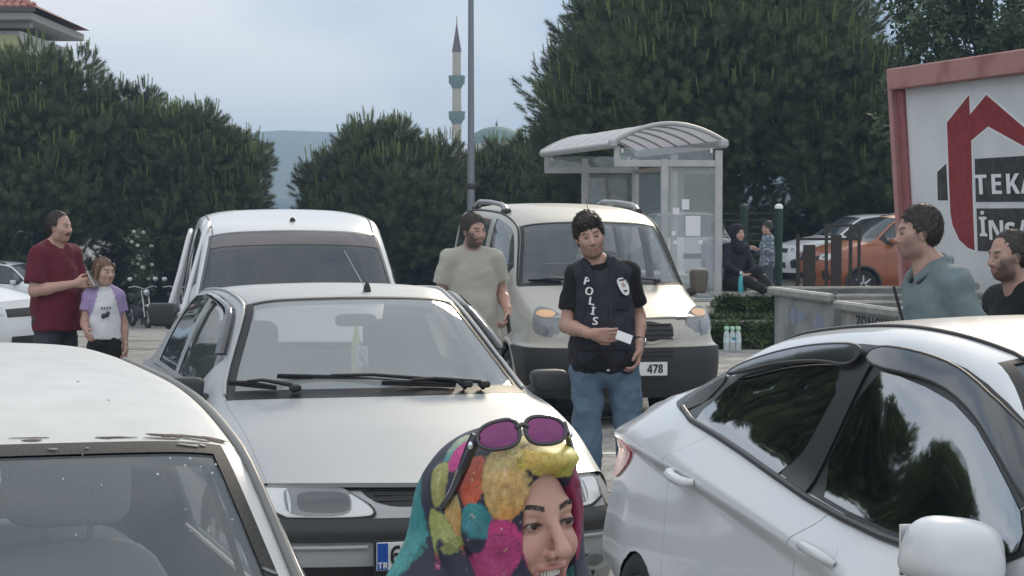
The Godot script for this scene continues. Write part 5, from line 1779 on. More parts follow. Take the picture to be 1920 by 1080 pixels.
func fence_and_rail() -> void:
	var o := thing("wire_fence", "dark green wire mesh fence with round white capped posts", "fence", Vector3(0, 0.60, -31.0))
	for x in [3.37, 3.875]:
		var p := part("post", MB.new().lathe([Vector2(0.055, -0.2), Vector2(0.055, 1.27)], 12, Vector3(x, 0, 0)).mesh(), M.fence_green, o)
		part("post_cap", MB.new().lathe([Vector2(0.060, 1.25), Vector2(0.060, 1.29), Vector2(0.035, 1.315), Vector2(0.001, 1.32)], 12, Vector3(x, 0, 0)).mesh(), M.white_print if x > 3.5 else M.fence_green, p)
	var wm := MB.new()
	for k in 12: wm.tube([Vector3(2.95, 0.08 + 0.1 * k, 0.0), Vector3(3.9, 0.08 + 0.1 * k, 0.0)], 0.0045, 4)
	for k in 16: wm.tube([Vector3(2.97 + 0.06 * k, 0.03, 0.008), Vector3(2.97 + 0.06 * k, 1.24, 0.008)], 0.003, 4)
	var w := part("wire_mesh", wm.mesh(), M.fence_green, o)
	w.set_meta("kind", "stuff")
	var r := thing("iron_railing", "dark iron railing with wide and narrow uprights in front of the orange crossover", "railing", Vector3(0, 0.62, -30.0))
	for q in [[4.02, 0.05, 0.86], [4.18, 0.17, 0.72], [4.42, 0.045, 1.00], [4.56, 0.15, 0.86], [4.76, 0.05, 0.98], [4.88, 0.045, 0.98]]:
		part("upright", MB.new().box(Vector3(q[0], q[2] / 2, 0), Vector3(q[1], q[2], 0.04), 0.006).mesh(), M.iron, r)
	for y in [0.99, 0.80, 0.12]:
		part("rail", MB.new().box(Vector3(4.46 if y > 0.5 else 4.45, y, -0.025), Vector3(0.92 if y < 0.9 else 0.52, 0.035, 0.025), 0.004).mesh() if y < 0.9 else MB.new().box(Vector3(4.65, y, -0.025), Vector3(0.52, 0.035, 0.025), 0.004).mesh(), M.iron, r)

func container() -> void:
	var ang := deg_to_rad(15.6)
	var dx := Vector3(sin(ang), 0, cos(ang))
	var n := Vector3(-cos(ang), 0, sin(ang))
	var lean := deg_to_rad(4.0)
	var up := Vector3.UP * cos(lean) + n * sin(lean)
	var zn := dx.cross(up)
	var top := Vector3(2.316, 2.66, -13.2)
	var o := thing("site_container", "white site office container with pinkish red frame and a red and black house logo", "container")
	o.transform = Transform3D(Basis(dx, up, zn), top - up * 2.66 + Vector3(0, 0.0, 0))
	# local: x along the long wall, z out of it
	part("corner_post", MB.new().box(Vector3(0.025, 1.33, -0.03), Vector3(0.05, 2.66, 0.08), 0.006).mesh(), M.cont_pink, o)
	part("post_flange", MB.new().box(Vector3(0.09, 1.27, -0.05), Vector3(0.078, 2.52, 0.05), 0.006).mesh(), M.cont_red, o)
	part("top_beam", MB.new().box(Vector3(2.03, 2.595, -0.025), Vector3(3.93, 0.13, 0.12), 0.008).mesh(), M.cont_rust, o)
	part("roof", MB.new().box(Vector3(2.0, 2.62, -1.2), Vector3(3.9, 0.06, 2.2)).mesh(), M.cont_pink, o)
	part("bottom_beam", MB.new().box(Vector3(2.03, 0.08, -0.025), Vector3(3.93, 0.16, 0.12), 0.008).mesh(), M.cont_pink, o)
	part("end_wall", MB.new().box(Vector3(0.03, 1.33, -1.2), Vector3(0.05, 2.6, 2.2)).mesh(), M.cont_white, o)
	part("back_wall", MB.new().box(Vector3(2.0, 1.33, -2.28), Vector3(3.9, 2.6, 0.05)).mesh(), M.cont_white, o)
	# wall panels
	for k in 4:
		part("wall_panel", MB.new().box(Vector3(0.60 + 0.955 * k, 1.33, -0.075), Vector3(0.953, 2.40, 0.05), 0.003).mesh(), M.cont_white, o)
	var P := func(a: Array) -> PackedVector2Array:
		var q := PackedVector2Array()
		for w in a: q.append(Vector2(w[0] - 0.155 * (2.66 - w[1]), w[1]))
		return q
	var z := -0.050
	var red: PackedVector2Array = P.call([[.71, 2.303], [.979, 2.448], [.991, 2.334], [1.184, 2.438], [1.693, 2.205], [2.05, 2.05], [2.05, 1.96], [1.695, 2.115], [1.212, 2.261], [1.013, 2.187], [1.045, 1.832], [1.078, 1.552], [.992, 1.567], [.889, 1.612], [.804, 1.696], [.772, 1.77], [.764, 1.843]])
	var grow: PackedVector2Array = Geometry2D.offset_polygon(red, 0.014)[0]
	part("logo_outline", MB.new().prism(grow, z, z + 0.002).mesh(), M.white_print, o)
	part("logo_house", MB.new().prism(red, z + 0.002, z + 0.004).mesh(), M.logo_red, o)
	part("logo_panel", MB.new().prism(P.call([[1.060, 2.081], [2.3, 2.085], [2.3, 1.828], [1.085, 1.833]]), z, z + 0.003).mesh(), M.logo_black, o)
	part("logo_panel", MB.new().prism(P.call([[1.093, 1.795], [2.3, 1.794], [2.3, 1.545], [1.118, 1.550]]), z, z + 0.003).mesh(), M.logo_black, o)
	var blk: PackedVector2Array = P.call([[.592, 2.013], [.706, 2.062], [.736, 1.843], [.606, 1.844]])
	part("logo_outline", MB.new().prism(Geometry2D.offset_polygon(blk, 0.010)[0], z - 0.001, z + 0.0012).mesh(), M.white_print, o)
	part("logo_panel", MB.new().prism(blk, z + 0.001, z + 0.0025).mesh(), M.logo_black, o)
	var word := [["T", 1.145, 1.874], ["E", 1.325, 1.874], ["K", 1.505, 1.874], ["A", 1.69, 1.874]]
	for w in word:
		var t := part("logo_lettering", text_mesh(w[0], 0.112, 0.002), M.white_print, o)
		t.position = Vector3(w[1] - 0.155 * (2.66 - w[2] - 0.055), w[2] + 0.056, z + 0.0055)
		t.scale = Vector3(1.75, 1.0, 1.0)
	for w in [["İ", 1.185, 1.613], ["N", 1.335, 1.613], ["Ş", 1.50, 1.613], ["A", 1.665, 1.613]]:
		var t := part("logo_lettering", text_mesh(w[0], 0.112, 0.002), M.white_print, o)
		t.position = Vector3(w[1] - 0.155 * (2.66 - w[2] - 0.055), w[2] + (0.076 if w[0] == "İ" else 0.056 if w[0] != "Ş" else 0.044), z + 0.0055)
		t.scale = Vector3(1.75, 1.0, 1.0)

func dumpsters() -> void:
	var dir := Vector3(0.152, 0, 0.988)
	var spots := [[Vector3(1.565, 0, -12.75), "dented galvanised dumpster with faded blue paint, nearer the planter wall"], [Vector3(1.74, 0, -11.30), "galvanised dumpster with dark block lettering beside the man in the grey green shirt"]]
	for k in 2:
		var o := thing("dumpster", spots[k][1], "dumpster", spots[k][0], 0.0, "galvanised dumpsters")
		o.transform.basis = Basis(dir, Vector3.UP, Vector3(-dir.z, 0, dir.x))
		# local: x along the face, z towards the left (out of the face)
		var L := 1.18 if k == 0 else 0.95
		var h := 1.335 if k == 0 else 1.31
		var dp := 0.80
		var gm: Material = M.galv if k == 0 else M.galv_b
		part("front_wall", MB.new().box(Vector3(L / 2, 0.12 + (h - 0.12) / 2, -0.02), Vector3(L, h - 0.15, 0.03), 0.004).mesh(), gm, o)
		part("back_wall", MB.new().box(Vector3(L / 2, 0.12 + (h - 0.12) / 2, -dp), Vector3(L, h - 0.15, 0.03), 0.004).mesh(), gm, o)
		part("side_wall", MB.new().box(Vector3(0.016, 0.12 + (h - 0.12) / 2, -dp / 2 - 0.01), Vector3(0.03, h - 0.14, dp - 0.035), 0.004).mesh(), gm, o)
		part("side_wall", MB.new().box(Vector3(L - 0.016, 0.12 + (h - 0.12) / 2, -dp / 2 - 0.01), Vector3(0.03, h - 0.14, dp - 0.035), 0.004).mesh(), gm, o)
		part("floor", MB.new().box(Vector3(L / 2, 0.16, -dp / 2), Vector3(L - 0.06, 0.03, dp - 0.05)).mesh(), gm, o)
		# rolled rim
		part("rim", MB.new().box(Vector3(L / 2, h - 0.025, 0.012), Vector3(L + 0.06, 0.05, 0.045), 0.012).mesh(), M.galv_rim, o)
		part("rim", MB.new().box(Vector3(L / 2, h - 0.025, -dp - 0.03), Vector3(L + 0.06, 0.05, 0.045), 0.012).mesh(), M.galv_rim, o)
		part("rim", MB.new().box(Vector3(-0.012, h - 0.026, -dp / 2), Vector3(0.045, 0.048, dp - 0.02), 0.012).mesh(), M.galv_rim, o)
		part("rim", MB.new().box(Vector3(L + 0.012, h - 0.026, -dp / 2), Vector3(0.045, 0.048, dp - 0.02), 0.012).mesh(), M.galv_rim, o)
		for q in [[0.1, -0.1], [L - 0.1, -0.1], [0.1, -dp + 0.1], [L - 0.1, -dp + 0.1]]:
			var c := part("castor", MB.new().tube([Vector3(q[0] - 0.025, 0.08, q[1]), Vector3(q[0] + 0.025, 0.08, q[1])], 0.08, 14).mesh(), M.rubber, o)
			part("castor_fork", MB.new().box(Vector3(q[0], 0.14, q[1]), Vector3(0.07, 0.05, 0.06)).mesh(), M.steel, c)
		if k == 0:
			part("lid_bar", MB.new().tube([Vector3(L * 0.4, h + 0.03, -dp + 0.02), Vector3(L + 0.1, h + 0.04, -dp + 0.02)], 0.02, 8).mesh(), M.galv_rim, o)
			var rng := RandomNumberGenerator.new()
			rng.seed = 31
			for q in 9:
				var poly := PackedVector2Array()
				var cx := rng.randf_range(0.2, 1.05)
				var cy := rng.randf_range(1.04, 1.20)
				for w in 11: poly.append(Vector2(cx + cos(TAU * w / 11.0) * rng.randf_range(0.03, 0.11), cy + sin(TAU * w / 11.0) * rng.randf_range(0.015, 0.06)))
				part("faded_paint", MB.new().prism(poly, -0.004, -0.0035 + 0.0005 * q / 9.0).mesh(), M.faded_blue, o)
		else:
			var t := part("lettering", text_mesh("ZONGULDAK", 0.075, 0.002), M.dump_ink, o)
			t.scale = Vector3(1.35, 1, 1)
			t.position = Vector3(0.68, 1.205, -0.003)

func bottles() -> void:
	var o := thing("water_bottle_pack", "shrink wrapped pack of water bottles with pale green caps on the ground by the planter", "bottle pack", Vector3(2.87, 0.0, -27.75))
	for i in 3:
		for j in 2:
			var at := Vector3(-0.075 + 0.075 * i, 0, -0.04 + 0.08 * j)
			var b := part("bottle", MB.new().lathe([Vector2(0.034, 0.0), Vector2(0.037, 0.01), Vector2(0.037, 0.19), Vector2(0.033, 0.215), Vector2(0.016, 0.265), Vector2(0.014, 0.285)], 14, at).mesh(), M.pet, o)
			part("bottle_cap", MB.new().lathe([Vector2(0.026, 0.262), Vector2(0.030, 0.267), Vector2(0.030, 0.300), Vector2(0.026, 0.306), Vector2(0.001, 0.306)], 12, at).mesh(), M.cap_green, b)
			part("bottle_label", MB.new().lathe([Vector2(0.0378, 0.10), Vector2(0.0378, 0.16)], 14, at).mesh(), M.label_white, b)
	part("label_mark", MB.new().ellipsoid(Vector3(0.01, 0.155, 0.080), Vector3(0.028, 0.018, 0.003), 12, 6).mesh(), M.label_blue, o)

# ---------------------------------------------------------------- blended solids, meshed as surface nets
class Field:
	# each prim: [kind, a, b, ra, rb, k, op] ; kind 0 tapered capsule, 1 ellipsoid, 2 half space, 3 tapered capsule with a flat end at b
	var kind := PackedInt32Array()
	var A := PackedVector3Array()
	var B := PackedVector3Array()
	var RA := PackedFloat32Array()
	var RB := PackedFloat32Array()
	var K := PackedFloat32Array()
	var OP := PackedInt32Array()   # 0 join, 1 cut away, 2 keep only
	var XF := []                   # inverse basis of ellipsoids
	var xf := Transform3D.IDENTITY
	var fold: FastNoiseLite = null
	var fold_amp := 0.0
	var fold_scale := Vector3.ONE
	func _add(kd: int, a: Vector3, b: Vector3, ra: float, rb: float, k: float, op: int, inv = null) -> Field:
		kind.append(kd); A.append(a); B.append(b); RA.append(ra); RB.append(rb); K.append(k); OP.append(op); XF.append(inv)
		return self
	func cap(a: Vector3, b: Vector3, ra: float, rb: float, k := 0.03, op := 0) -> Field:
		return _add(0, xf * a, xf * b, ra, rb, k, op)
	func flat(a: Vector3, b: Vector3, ra: float, rb: float, k := 0.03, op := 0) -> Field:
		return _add(3, xf * a, xf * b, ra, rb, k, op)
	func ell(c: Vector3, r: Vector3, k := 0.03, op := 0, turn := Basis.IDENTITY) -> Field:
		return _add(1, xf * c, r, minf(r.x, minf(r.y, r.z)), maxf(r.x, maxf(r.y, r.z)), k, op, (xf.basis * turn).inverse())
	func half(n: Vector3, p: Vector3, k := 0.004) -> Field:   # keeps the side n points away from
		return _add(2, xf * p, (xf.basis * n).normalized(), 0, 0, k, 2)
	func one(i: int, p: Vector3) -> float:
		var kd := kind[i]
		if kd == 1:
			var q: Vector3 = XF[i] * (p - A[i])
			var r := B[i]
			var e := q / r
			var l := e.length()
			var g := (e / r).length()
			return l * (l - 1.0) / g if g > 1e-6 else -RA[i]
		elif kd == 2:
			return B[i].dot(p - A[i])
		var ab := B[i] - A[i]
		var t := clampf((p - A[i]).dot(ab) / maxf(ab.length_squared(), 1e-9), 0.0, 1.0)
		var d := (p - A[i] - ab * t).length() - lerpf(RA[i], RB[i], t)
		if kd == 3: d = maxf(d, (p - B[i]).dot(ab.normalized()))
		return d
	func ev(p: Vector3, idx: PackedInt32Array) -> float:
		var d := 1e3
		for i in idx:
			var e := one(i, p)
			var k := K[i]
			var op := OP[i]
			if op == 0:
				var h := maxf(k - absf(d - e), 0.0) / k
				d = minf(d, e) - h * h * k * 0.25
			else:
				var e2 := -e if op == 1 else e
				var h2 := maxf(k - absf(d - e2), 0.0) / k
				d = maxf(d, e2) + h2 * h2 * k * 0.25
		if fold != null: d += fold_amp * fold.get_noise_3dv(p * fold_scale)
		return d
	func bounds() -> AABB:
		var lo := Vector3.ONE * 1e9
		var hi := -lo
		for i in kind.size():
			if OP[i] != 0: continue
			var r := Vector3.ONE * (RB[i] if kind[i] == 1 else maxf(RA[i], RB[i]))
			lo = lo.min(A[i] - r); hi = hi.max(A[i] + r)
			if kind[i] != 1:
				lo = lo.min(B[i] - r); hi = hi.max(B[i] + r)
		return AABB(lo - Vector3.ONE * 0.03, hi - lo + Vector3.ONE * 0.06)
	# adds the surface to mb; paint(p, n) -> Color
	func into(mb: MB, cell: float, paint: Callable) -> void:
		var bb := bounds()
		var S := 4
		var bn := Vector3i((bb.size / (cell * S)).ceil())
		var nx := bn.x * S + 1
		var ny := bn.y * S + 1
		var nz := bn.z * S + 1
		var val := PackedFloat32Array()
		val.resize(nx * ny * nz)
		val.fill(1.0)
		var all := PackedInt32Array()
		for i in kind.size(): all.append(i)
		var rad := cell * S * 0.87
		var live := []
		var Q := 4
		var srad := rad * Q
		var order := []
		for sx in range(0, bn.x + 1, Q):
			for sy in range(0, bn.y + 1, Q):
				for sz in range(0, bn.z + 1, Q):
					var sc := bb.position + Vector3(sx + Q * 0.5, sy + Q * 0.5, sz + Q * 0.5) * cell * S
					var sbest := 1e3
					var sds := PackedFloat32Array()
					for i in all:
						var e := one(i, sc)
						sds.append(e)
						if OP[i] == 0 and e < sbest: sbest = e
					if sbest > srad + 0.09: continue
					var cand := PackedInt32Array()
					for i in all:
						if OP[i] == 2 or sds[i] < maxf(sbest, 0.0) + srad * 2.0 + K[i] + 0.03: cand.append(i)
					order.append([sx, sy, sz, cand])
		for ob in order:
			for q in Q * Q * Q:
				var bx: int = ob[0] + q / (Q * Q)
				var by: int = ob[1] + (q / Q) % Q
				var bz: int = ob[2] + q % Q
				if bx > bn.x or by > bn.y or bz > bn.z: continue
				var cand: PackedInt32Array = ob[3]
				var c := bb.position + Vector3(bx + 0.5, by + 0.5, bz + 0.5) * cell * S
				var near := PackedInt32Array()
				var best := 1e3
				var ds := PackedFloat32Array()
				for i in cand:
					var e := one(i, c)
					ds.append(e)
					if OP[i] == 0 and e < best: best = e
				if best > rad + 0.08: continue
				for w in cand.size():
					var i := cand[w]
					if OP[i] != 0:
						if (OP[i] == 1 and ds[w] < rad * 2.0 + K[i] + 0.02) or OP[i] == 2: near.append(i)
					elif ds[w] < maxf(best, 0.0) + rad * 2.0 + K[i] + 0.01: near.append(i)
				var dc := ev(c, near)
				var skip := absf(dc) > rad * 1.3 + fold_amp * 0.4 + 0.0015
				if skip and dc > 0: continue
				if not skip: live.append([bx, by, bz])
				for ix in S:
					var x := bx * S + ix
					if x >= nx: break
					for iy in S:
						var y := by * S + iy
						if y >= ny: break
						for iz in S:
							var z := bz * S + iz
							if z >= nz: break
							val[(x * ny + y) * nz + z] = dc if skip else ev(bb.position + Vector3(x, y, z) * cell, near)
		# one vertex in each crossed cell
		var id := {}
		var base0 := mb.v.size()
		var offs := [0, 1, nz, nz + 1, ny * nz, ny * nz + 1, ny * nz + nz, ny * nz + nz + 1]
		for b in live:
			for ix in S:
				var x: int = b[0] * S + ix
				if x >= nx - 1: break
				for iy in S:
					var y: int = b[1] * S + iy
					if y >= ny - 1: break
					for iz in S:
						var z: int = b[2] * S + iz
						if z >= nz - 1: break
						var k := (x * ny + y) * nz + z
						var v0 := val[k]
						var v1 := val[k + 1]
						var v2_ := val[k + offs[2]]
						var v3 := val[k + offs[3]]
						var v4 := val[k + offs[4]]
						var v5 := val[k + offs[5]]
						var v6 := val[k + offs[6]]
						var v7 := val[k + offs[7]]
						var inn := int(v0 < 0) + int(v1 < 0) + int(v2_ < 0) + int(v3 < 0) + int(v4 < 0) + int(v5 < 0) + int(v6 < 0) + int(v7 < 0)
						if inn == 0 or inn == 8: continue
						var s := Vector3.ZERO
						var m := 0
						for e in [[v0, v1, 0, 0, 0, 2], [v2_, v3, 0, 1, 0, 2], [v4, v5, 1, 0, 0, 2], [v6, v7, 1, 1, 0, 2], [v0, v2_, 0, 0, 0, 1], [v1, v3, 0, 0, 1, 1], [v4, v6, 1, 0, 0, 1], [v5, v7, 1, 0, 1, 1], [v0, v4, 0, 0, 0, 0], [v1, v5, 0, 0, 1, 0], [v2_, v6, 0, 1, 0, 0], [v3, v7, 0, 1, 1, 0]]:
							if (e[0] < 0) != (e[1] < 0):
								var q := Vector3(e[2], e[3], e[4])
								q[e[5]] += e[0] / (e[0] - e[1])
								s += q; m += 1
						s /= m
						var g := Vector3((v4 + v5 + v6 + v7) - (v0 + v1 + v2_ + v3), (v2_ + v3 + v6 + v7) - (v0 + v1 + v4 + v5), (v1 + v3 + v5 + v7) - (v0 + v2_ + v4 + v6)).normalized()
						id[k] = mb.v.size()
						var p := bb.position + (Vector3(x, y, z) + s) * cell
						mb.v.append(p)
						mb.n.append(g)
						mb.c.append(paint.call(p, g))
		for b in live:
			for ix in S:
				var x: int = b[0] * S + ix
				if x >= nx - 1 or x < 1: continue
				for iy in S:
					var y: int = b[1] * S + iy
					if y >= ny - 1 or y < 1: continue
					for iz in S:
						var z: int = b[2] * S + iz
						if z >= nz - 1 or z < 1: continue
						var k := (x * ny + y) * nz + z
						if not id.has(k): continue
						var a := val[k] < 0
						for ax in 3:
							var st: int = [ny * nz, nz, 1][ax]
							if (val[k + st] < 0) == a: continue
							var o1: int = [nz, 1, ny * nz][ax]
							var o2: int = [1, ny * nz, nz][ax]
							if id.has(k - o1) and id.has(k - o2) and id.has(k - o1 - o2):
								var q0: int = id[k]; var q1: int = id[k - o1]; var q2: int = id[k - o1 - o2]; var q3: int = id[k - o2]
								mb.ix.append_array([q0, q1, q2, q0, q2, q3])
		# smooth the normals over the faces
		var acc := PackedVector3Array()
		acc.resize(mb.v.size() - base0)
		for t in range(0, mb.ix.size(), 3):
			if mb.ix[t] < base0: continue
			var a := mb.ix[t]; var b := mb.ix[t + 1]; var d := mb.ix[t + 2]
			var fn := (mb.v[b] - mb.v[a]).cross(mb.v[d] - mb.v[a])
			if fn.dot(mb.n[a]) < 0: fn = -fn
			acc[a - base0] += fn; acc[b - base0] += fn; acc[d - base0] += fn
		for i in acc.size():
			if acc[i].length_squared() > 1e-20: mb.n[base0 + i] = (mb.n[base0 + i] * 0.35 + acc[i].normalized()).normalized()

# a head in its own frame: eyes at y 0, face towards +z; xf places it. look: dictionary of colours and shape
func head_field(f: Field, s: float, L: Dictionary) -> void:
	var fat: float = L.get("fat", 0.0)
	var nose: float = L.get("nose", 1.0)
	f.ell(Vector3(0, .035, -.015) * s, Vector3(.077, .089, .100) * s, 0.03)
	f.ell(Vector3(0, -.035, .025) * s, Vector3(.063 + fat, .086, .068) * s, 0.03)
	f.cap(Vector3(-.038 - fat, -.080, .012) * s, Vector3(.038 + fat, -.080, .012) * s, .027 * s, .027 * s, 0.035)
	f.ell(Vector3(0, -.100, .060) * s, Vector3(.024, .020, .022) * s, 0.03)
	for sg in [-1.0, 1.0]: f.ell(Vector3(.043 * sg, -.028, .056) * s, Vector3(.024, .022, .024) * s, 0.03)
	f.cap(Vector3(-.034, .021, .078) * s, Vector3(.034, .021, .078) * s, .0115 * s, .0115 * s, 0.016)
	for sg in [-1.0, 1.0]: f.ell(Vector3(.031 * sg, -.001, .101) * s, Vector3(.018, .011, .016) * s, 0.012, 1)
	for sg in [-1.0, 1.0]: f.ell(Vector3(.031 * sg, -.001, .077) * s, Vector3(.0125, .0115, .0125) * s, 0.004)
	f.cap(Vector3(0, .008, .086) * s, Vector3(0, -.034, .086 + .025 * nose) * s, .0085 * s, .0125 * s, 0.014)
	for sg in [-1.0, 1.0]: f.ell(Vector3(.012 * sg, -.041, .086 + .011 * nose) * s, Vector3(.009, .008, .010) * s, 0.008)
	f.cap(Vector3(-.019, -.0665, .082) * s, Vector3(.019, -.0665, .082) * s, .008 * s, .008 * s, 0.010)
	f.cap(Vector3(-.016, -.078, .081) * s, Vector3(.016, -.078, .081) * s, .0085 * s, .0085 * s, 0.010)
	if not L.get("no_ears", false):
		for sg in [-1.0, 1.0]: f.ell(Vector3(.080 * sg, -.010, -.008) * s, Vector3(.009, .031, .019) * s, 0.012, 0, Basis(Vector3.UP, -0.35 * sg))
	f.cap(Vector3(0, -.075, -.022) * s, Vector3(0, -.215, -.045) * s, (.050 + fat) * s, (.058 + fat) * s, 0.03)

func head_paint(inv: Transform3D, s: float, L: Dictionary) -> Callable:
	var skin: Color = L.skin
	var brow: Color = L.get("brow", Color(0.02, 0.016, 0.014))
	var beard: float = L.get("beard", 0.0)
	var bc: Color = L.get("beard_color", Color(0.03, 0.026, 0.024))
	var mous: float = L.get("moustache", 0.0)
	var nz := FastNoiseLite.new()
	nz.frequency = 60.0
	return func(p: Vector3, _n: Vector3) -> Color:
		var q := (inv * p) / s
		var c := skin * (1.0 + 0.10 * nz.get_noise_3dv(q * 3.0))
		if q.z > 0.03:
			# brows
			var ax := absf(q.x)
			if ax > 0.012 and ax < 0.050:
				var by := 0.021 + 0.006 * (1.0 - pow((ax - 0.036) / 0.022, 2.0))
				if absf(q.y - by) < 0.0052: c = c.lerp(brow, 0.85)
			# eyes
			var ex := ax - 0.031
			var ey := q.y + 0.001
			var em := pow(ex / 0.0140, 2.0) + pow(ey / 0.0046, 2.0)
			if em < 1.0 and q.z > 0.06:
				c = Color(0.26, 0.24, 0.23) if ex * ex + ey * ey > 0.000045 else Color(0.015, 0.010, 0.008)
			elif em < 1.7 and q.z > 0.06: c = c.lerp(Color(0.05, 0.03, 0.025), 0.7)
			# lips
			if pow(q.x / 0.026, 2.0) + pow((q.y + 0.072) / 0.0125, 2.0) < 1.0: c = c.lerp(L.get("lips", Color(0.33, 0.13, 0.11)), 0.65)
			if absf(q.y + 0.0722) < 0.0014 and ax < 0.023: c = Color(0.07, 0.03, 0.03)
			if absf(q.y + 0.046) < 0.003 and absf(ax - 0.008) < 0.004 and q.z > 0.09: c = c.lerp(Color(0.06, 0.03, 0.03), 0.6)
		if mous > 0.0 and q.z > 0.06 and absf(q.y + 0.0575 + absf(q.x) * 0.12) < 0.008 and absf(q.x) < 0.033: c = c.lerp(bc, mous)
		if beard > 0.0:
			var w := 0.0
			var jn := 0.004 * nz.get_noise_3dv(q * 4.0)
			w = smooth(-0.048 + jn, -0.066 + jn, q.y - absf(q.x) * 0.10) * smooth(-0.02, 0.015, q.z) * smooth(-0.150, -0.125, q.y)
			w = maxf(w, smooth(0.046, 0.060, absf(q.x)) * smooth(0.012, -0.02, q.y) * smooth(-0.008, 0.014, q.z) * smooth(-0.150, -0.125, q.y))
			if pow(q.x / 0.028, 2.0) + pow((q.y + 0.073) / 0.013, 2.0) < 1.0 and q.z > 0.05: w = 0.0
			c = c.lerp(bc, w * beard * (0.85 + 0.3 * nz.get_noise_3dv(q * 9.0)))
		c = c * (1.0 + 0.06 * nz.get_noise_3dv(q * 1.2))
		var hl: float = 0.85 if L.has("hair") else 0.0
		if hl > 0.0:
			var hw := maxf(smooth(0.010, -0.006, q.z - q.y * 0.35) * smooth(-0.075, -0.055, q.y) * smooth(-0.04, -0.03, q.y + (0.03 if q.z < -0.03 else 0.0)), smooth(-0.004, 0.012, 0.73 * (q.y - 0.046) - 0.68 * (q.z + 0.016)))
			c = c.lerp(L.hair, hl * hw)
		c.a = 1.0
		return c

func hair_field(f: Field, s: float, L: Dictionary) -> void:
	var t: float = L.get("hair_thick", 0.012)
	var recede: float = L.get("recede", 0.0)
	var rc := recede * 0.5
	f.ell(Vector3(0, .048 + rc * 0.3, -.027 - rc) * s, Vector3(.079 + t * 0.5, .086 + t, .099 + t * 0.6) * s, 0.02)
	f.ell(Vector3(0, -.005, -.055) * s, Vector3(.074 + t * 0.35, .075, .060 + t * 0.6) * s, 0.03)
	for sg in [-1.0, 1.0]: f.ell(Vector3(.060 * sg, .012, -.016) * s, Vector3(.0195 + t * 0.2, .044, .046) * s, 0.02)
	var fringe: float = L.get("fringe", 0.0)
	if fringe > 0.0:
		f.ell(Vector3(-.022, .094 - fringe * 0.3, .058) * s, Vector3(.052, .030 + fringe * 0.4, .030) * s, 0.02)
		f.ell(Vector3(.030, .098 - fringe * 0.1, .050) * s, Vector3(.034, .024, .028) * s, 0.02)
	# cut: the face, the ears' front, the nape
	f.ell(Vector3(0, -.055 - fringe * 0.2, .100) * s, Vector3(.068, .100, .075) * s, 0.006, 1)
	for sg in [-1.0, 1.0]:
		f.ell(Vector3(.10 * sg, -.050, .020) * s, Vector3(.05, .050, .058) * s, 0.008, 1)
	f.half(Vector3(0, -1, -0.35), Vector3(0, -.070, -.07) * s, 0.01)
	f.fold = FastNoiseLite.new()
	f.fold.frequency = 55.0
	f.fold.fractal_octaves = 2
	f.fold_amp = L.get("hair_rough", 0.0035)

# hand at a wrist: fingers run along -y of the frame, palm faces +z, thumb on +x * side
func hand_field(f: Field, w: Transform3D, side: float, s: float, curl: float, spread := 0.0) -> void:
	var keep := f.xf
	f.xf = keep * w
	f.cap(Vector3(0, 0.03, 0), Vector3(0, -0.02, 0), .027 * s, .026 * s, 0.02)
	for k in 4:
		var x := (-0.030 + 0.020 * k) * s
		f.cap(Vector3(x * 0.6, -0.012 * s, 0), Vector3(x, -0.082 * s, 0), .0145 * s, .0115 * s, 0.014)
		var len_: float = [0.068, 0.082, 0.088, 0.078][k] * s if side > 0 else [0.068, 0.082, 0.088, 0.078][k] * s
		var p := Vector3(x, -0.082 * s, 0)
		var an := curl * (0.55 + 0.08 * k)
		for seg in 3:
			var l: float = len_ * [0.46, 0.30, 0.24][seg]
			var q := p + Vector3(spread * (k - 1.5) * 0.2 * l, -cos(an) * l, sin(an) * l)
			f.cap(p, q, (.0095 - .0008 * seg) * s, (.0088 - .0008 * seg) * s, 0.006)
			p = q
			an += curl * 0.75
	# thumb leaves the side of the palm near its base
	var t0 := Vector3(0.026 * side, -0.022, 0.006) * s
	var t1 := t0 + Vector3(0.024 * side, -0.028, 0.018) * s
	var t2 := t1 + Vector3(0.004 * side, -0.032, 0.012) * s
	f.cap(t0, t1, .014 * s, .0115 * s, 0.012)
	f.cap(t1, t2, .0108 * s, .0085 * s, 0.006)
	f.xf = keep

func skin_mat(vc := true) -> StandardMaterial3D:
	var m := mat(Color(1, 1, 1), 0.5)
	m.vertex_color_use_as_albedo = vc
	return m

func cloth_mat(c: Color, seed_: int, rough := 0.95) -> StandardMaterial3D:
	var m := mat(c * 1.12, rough)
	m.albedo_color.a = 1.0
	if not M.has("weave"):
		M.weave = noise_tex(Color(0.74, 0.74, 0.74), Color(1, 1, 1), 0.09, 1, 512, 5)
		M.weave_n = noise_normal(0.18, 8, 8.0)
	m.albedo_texture = M.weave
	m.normal_enabled = true
	m.normal_texture = M.weave_n
	m.normal_scale = 0.35
	m.uv1_triplanar = true
	m.uv1_scale = Vector3.ONE * (5.0 + 0.07 * seed_)
	m.rim_enabled = true
	m.rim = 0.15
	return m

func fold_noise(f: Field, amp: float, seed_: int, freq := 9.0, sc := Vector3(1, 0.6, 1)) -> void:
	f.fold = FastNoiseLite.new()
	f.fold.seed = seed_
	f.fold.frequency = freq
	f.fold.fractal_octaves = 3
	f.fold_amp = amp
	f.fold_scale = sc

var plain := func(_p, _n): return Color(1, 1, 1)

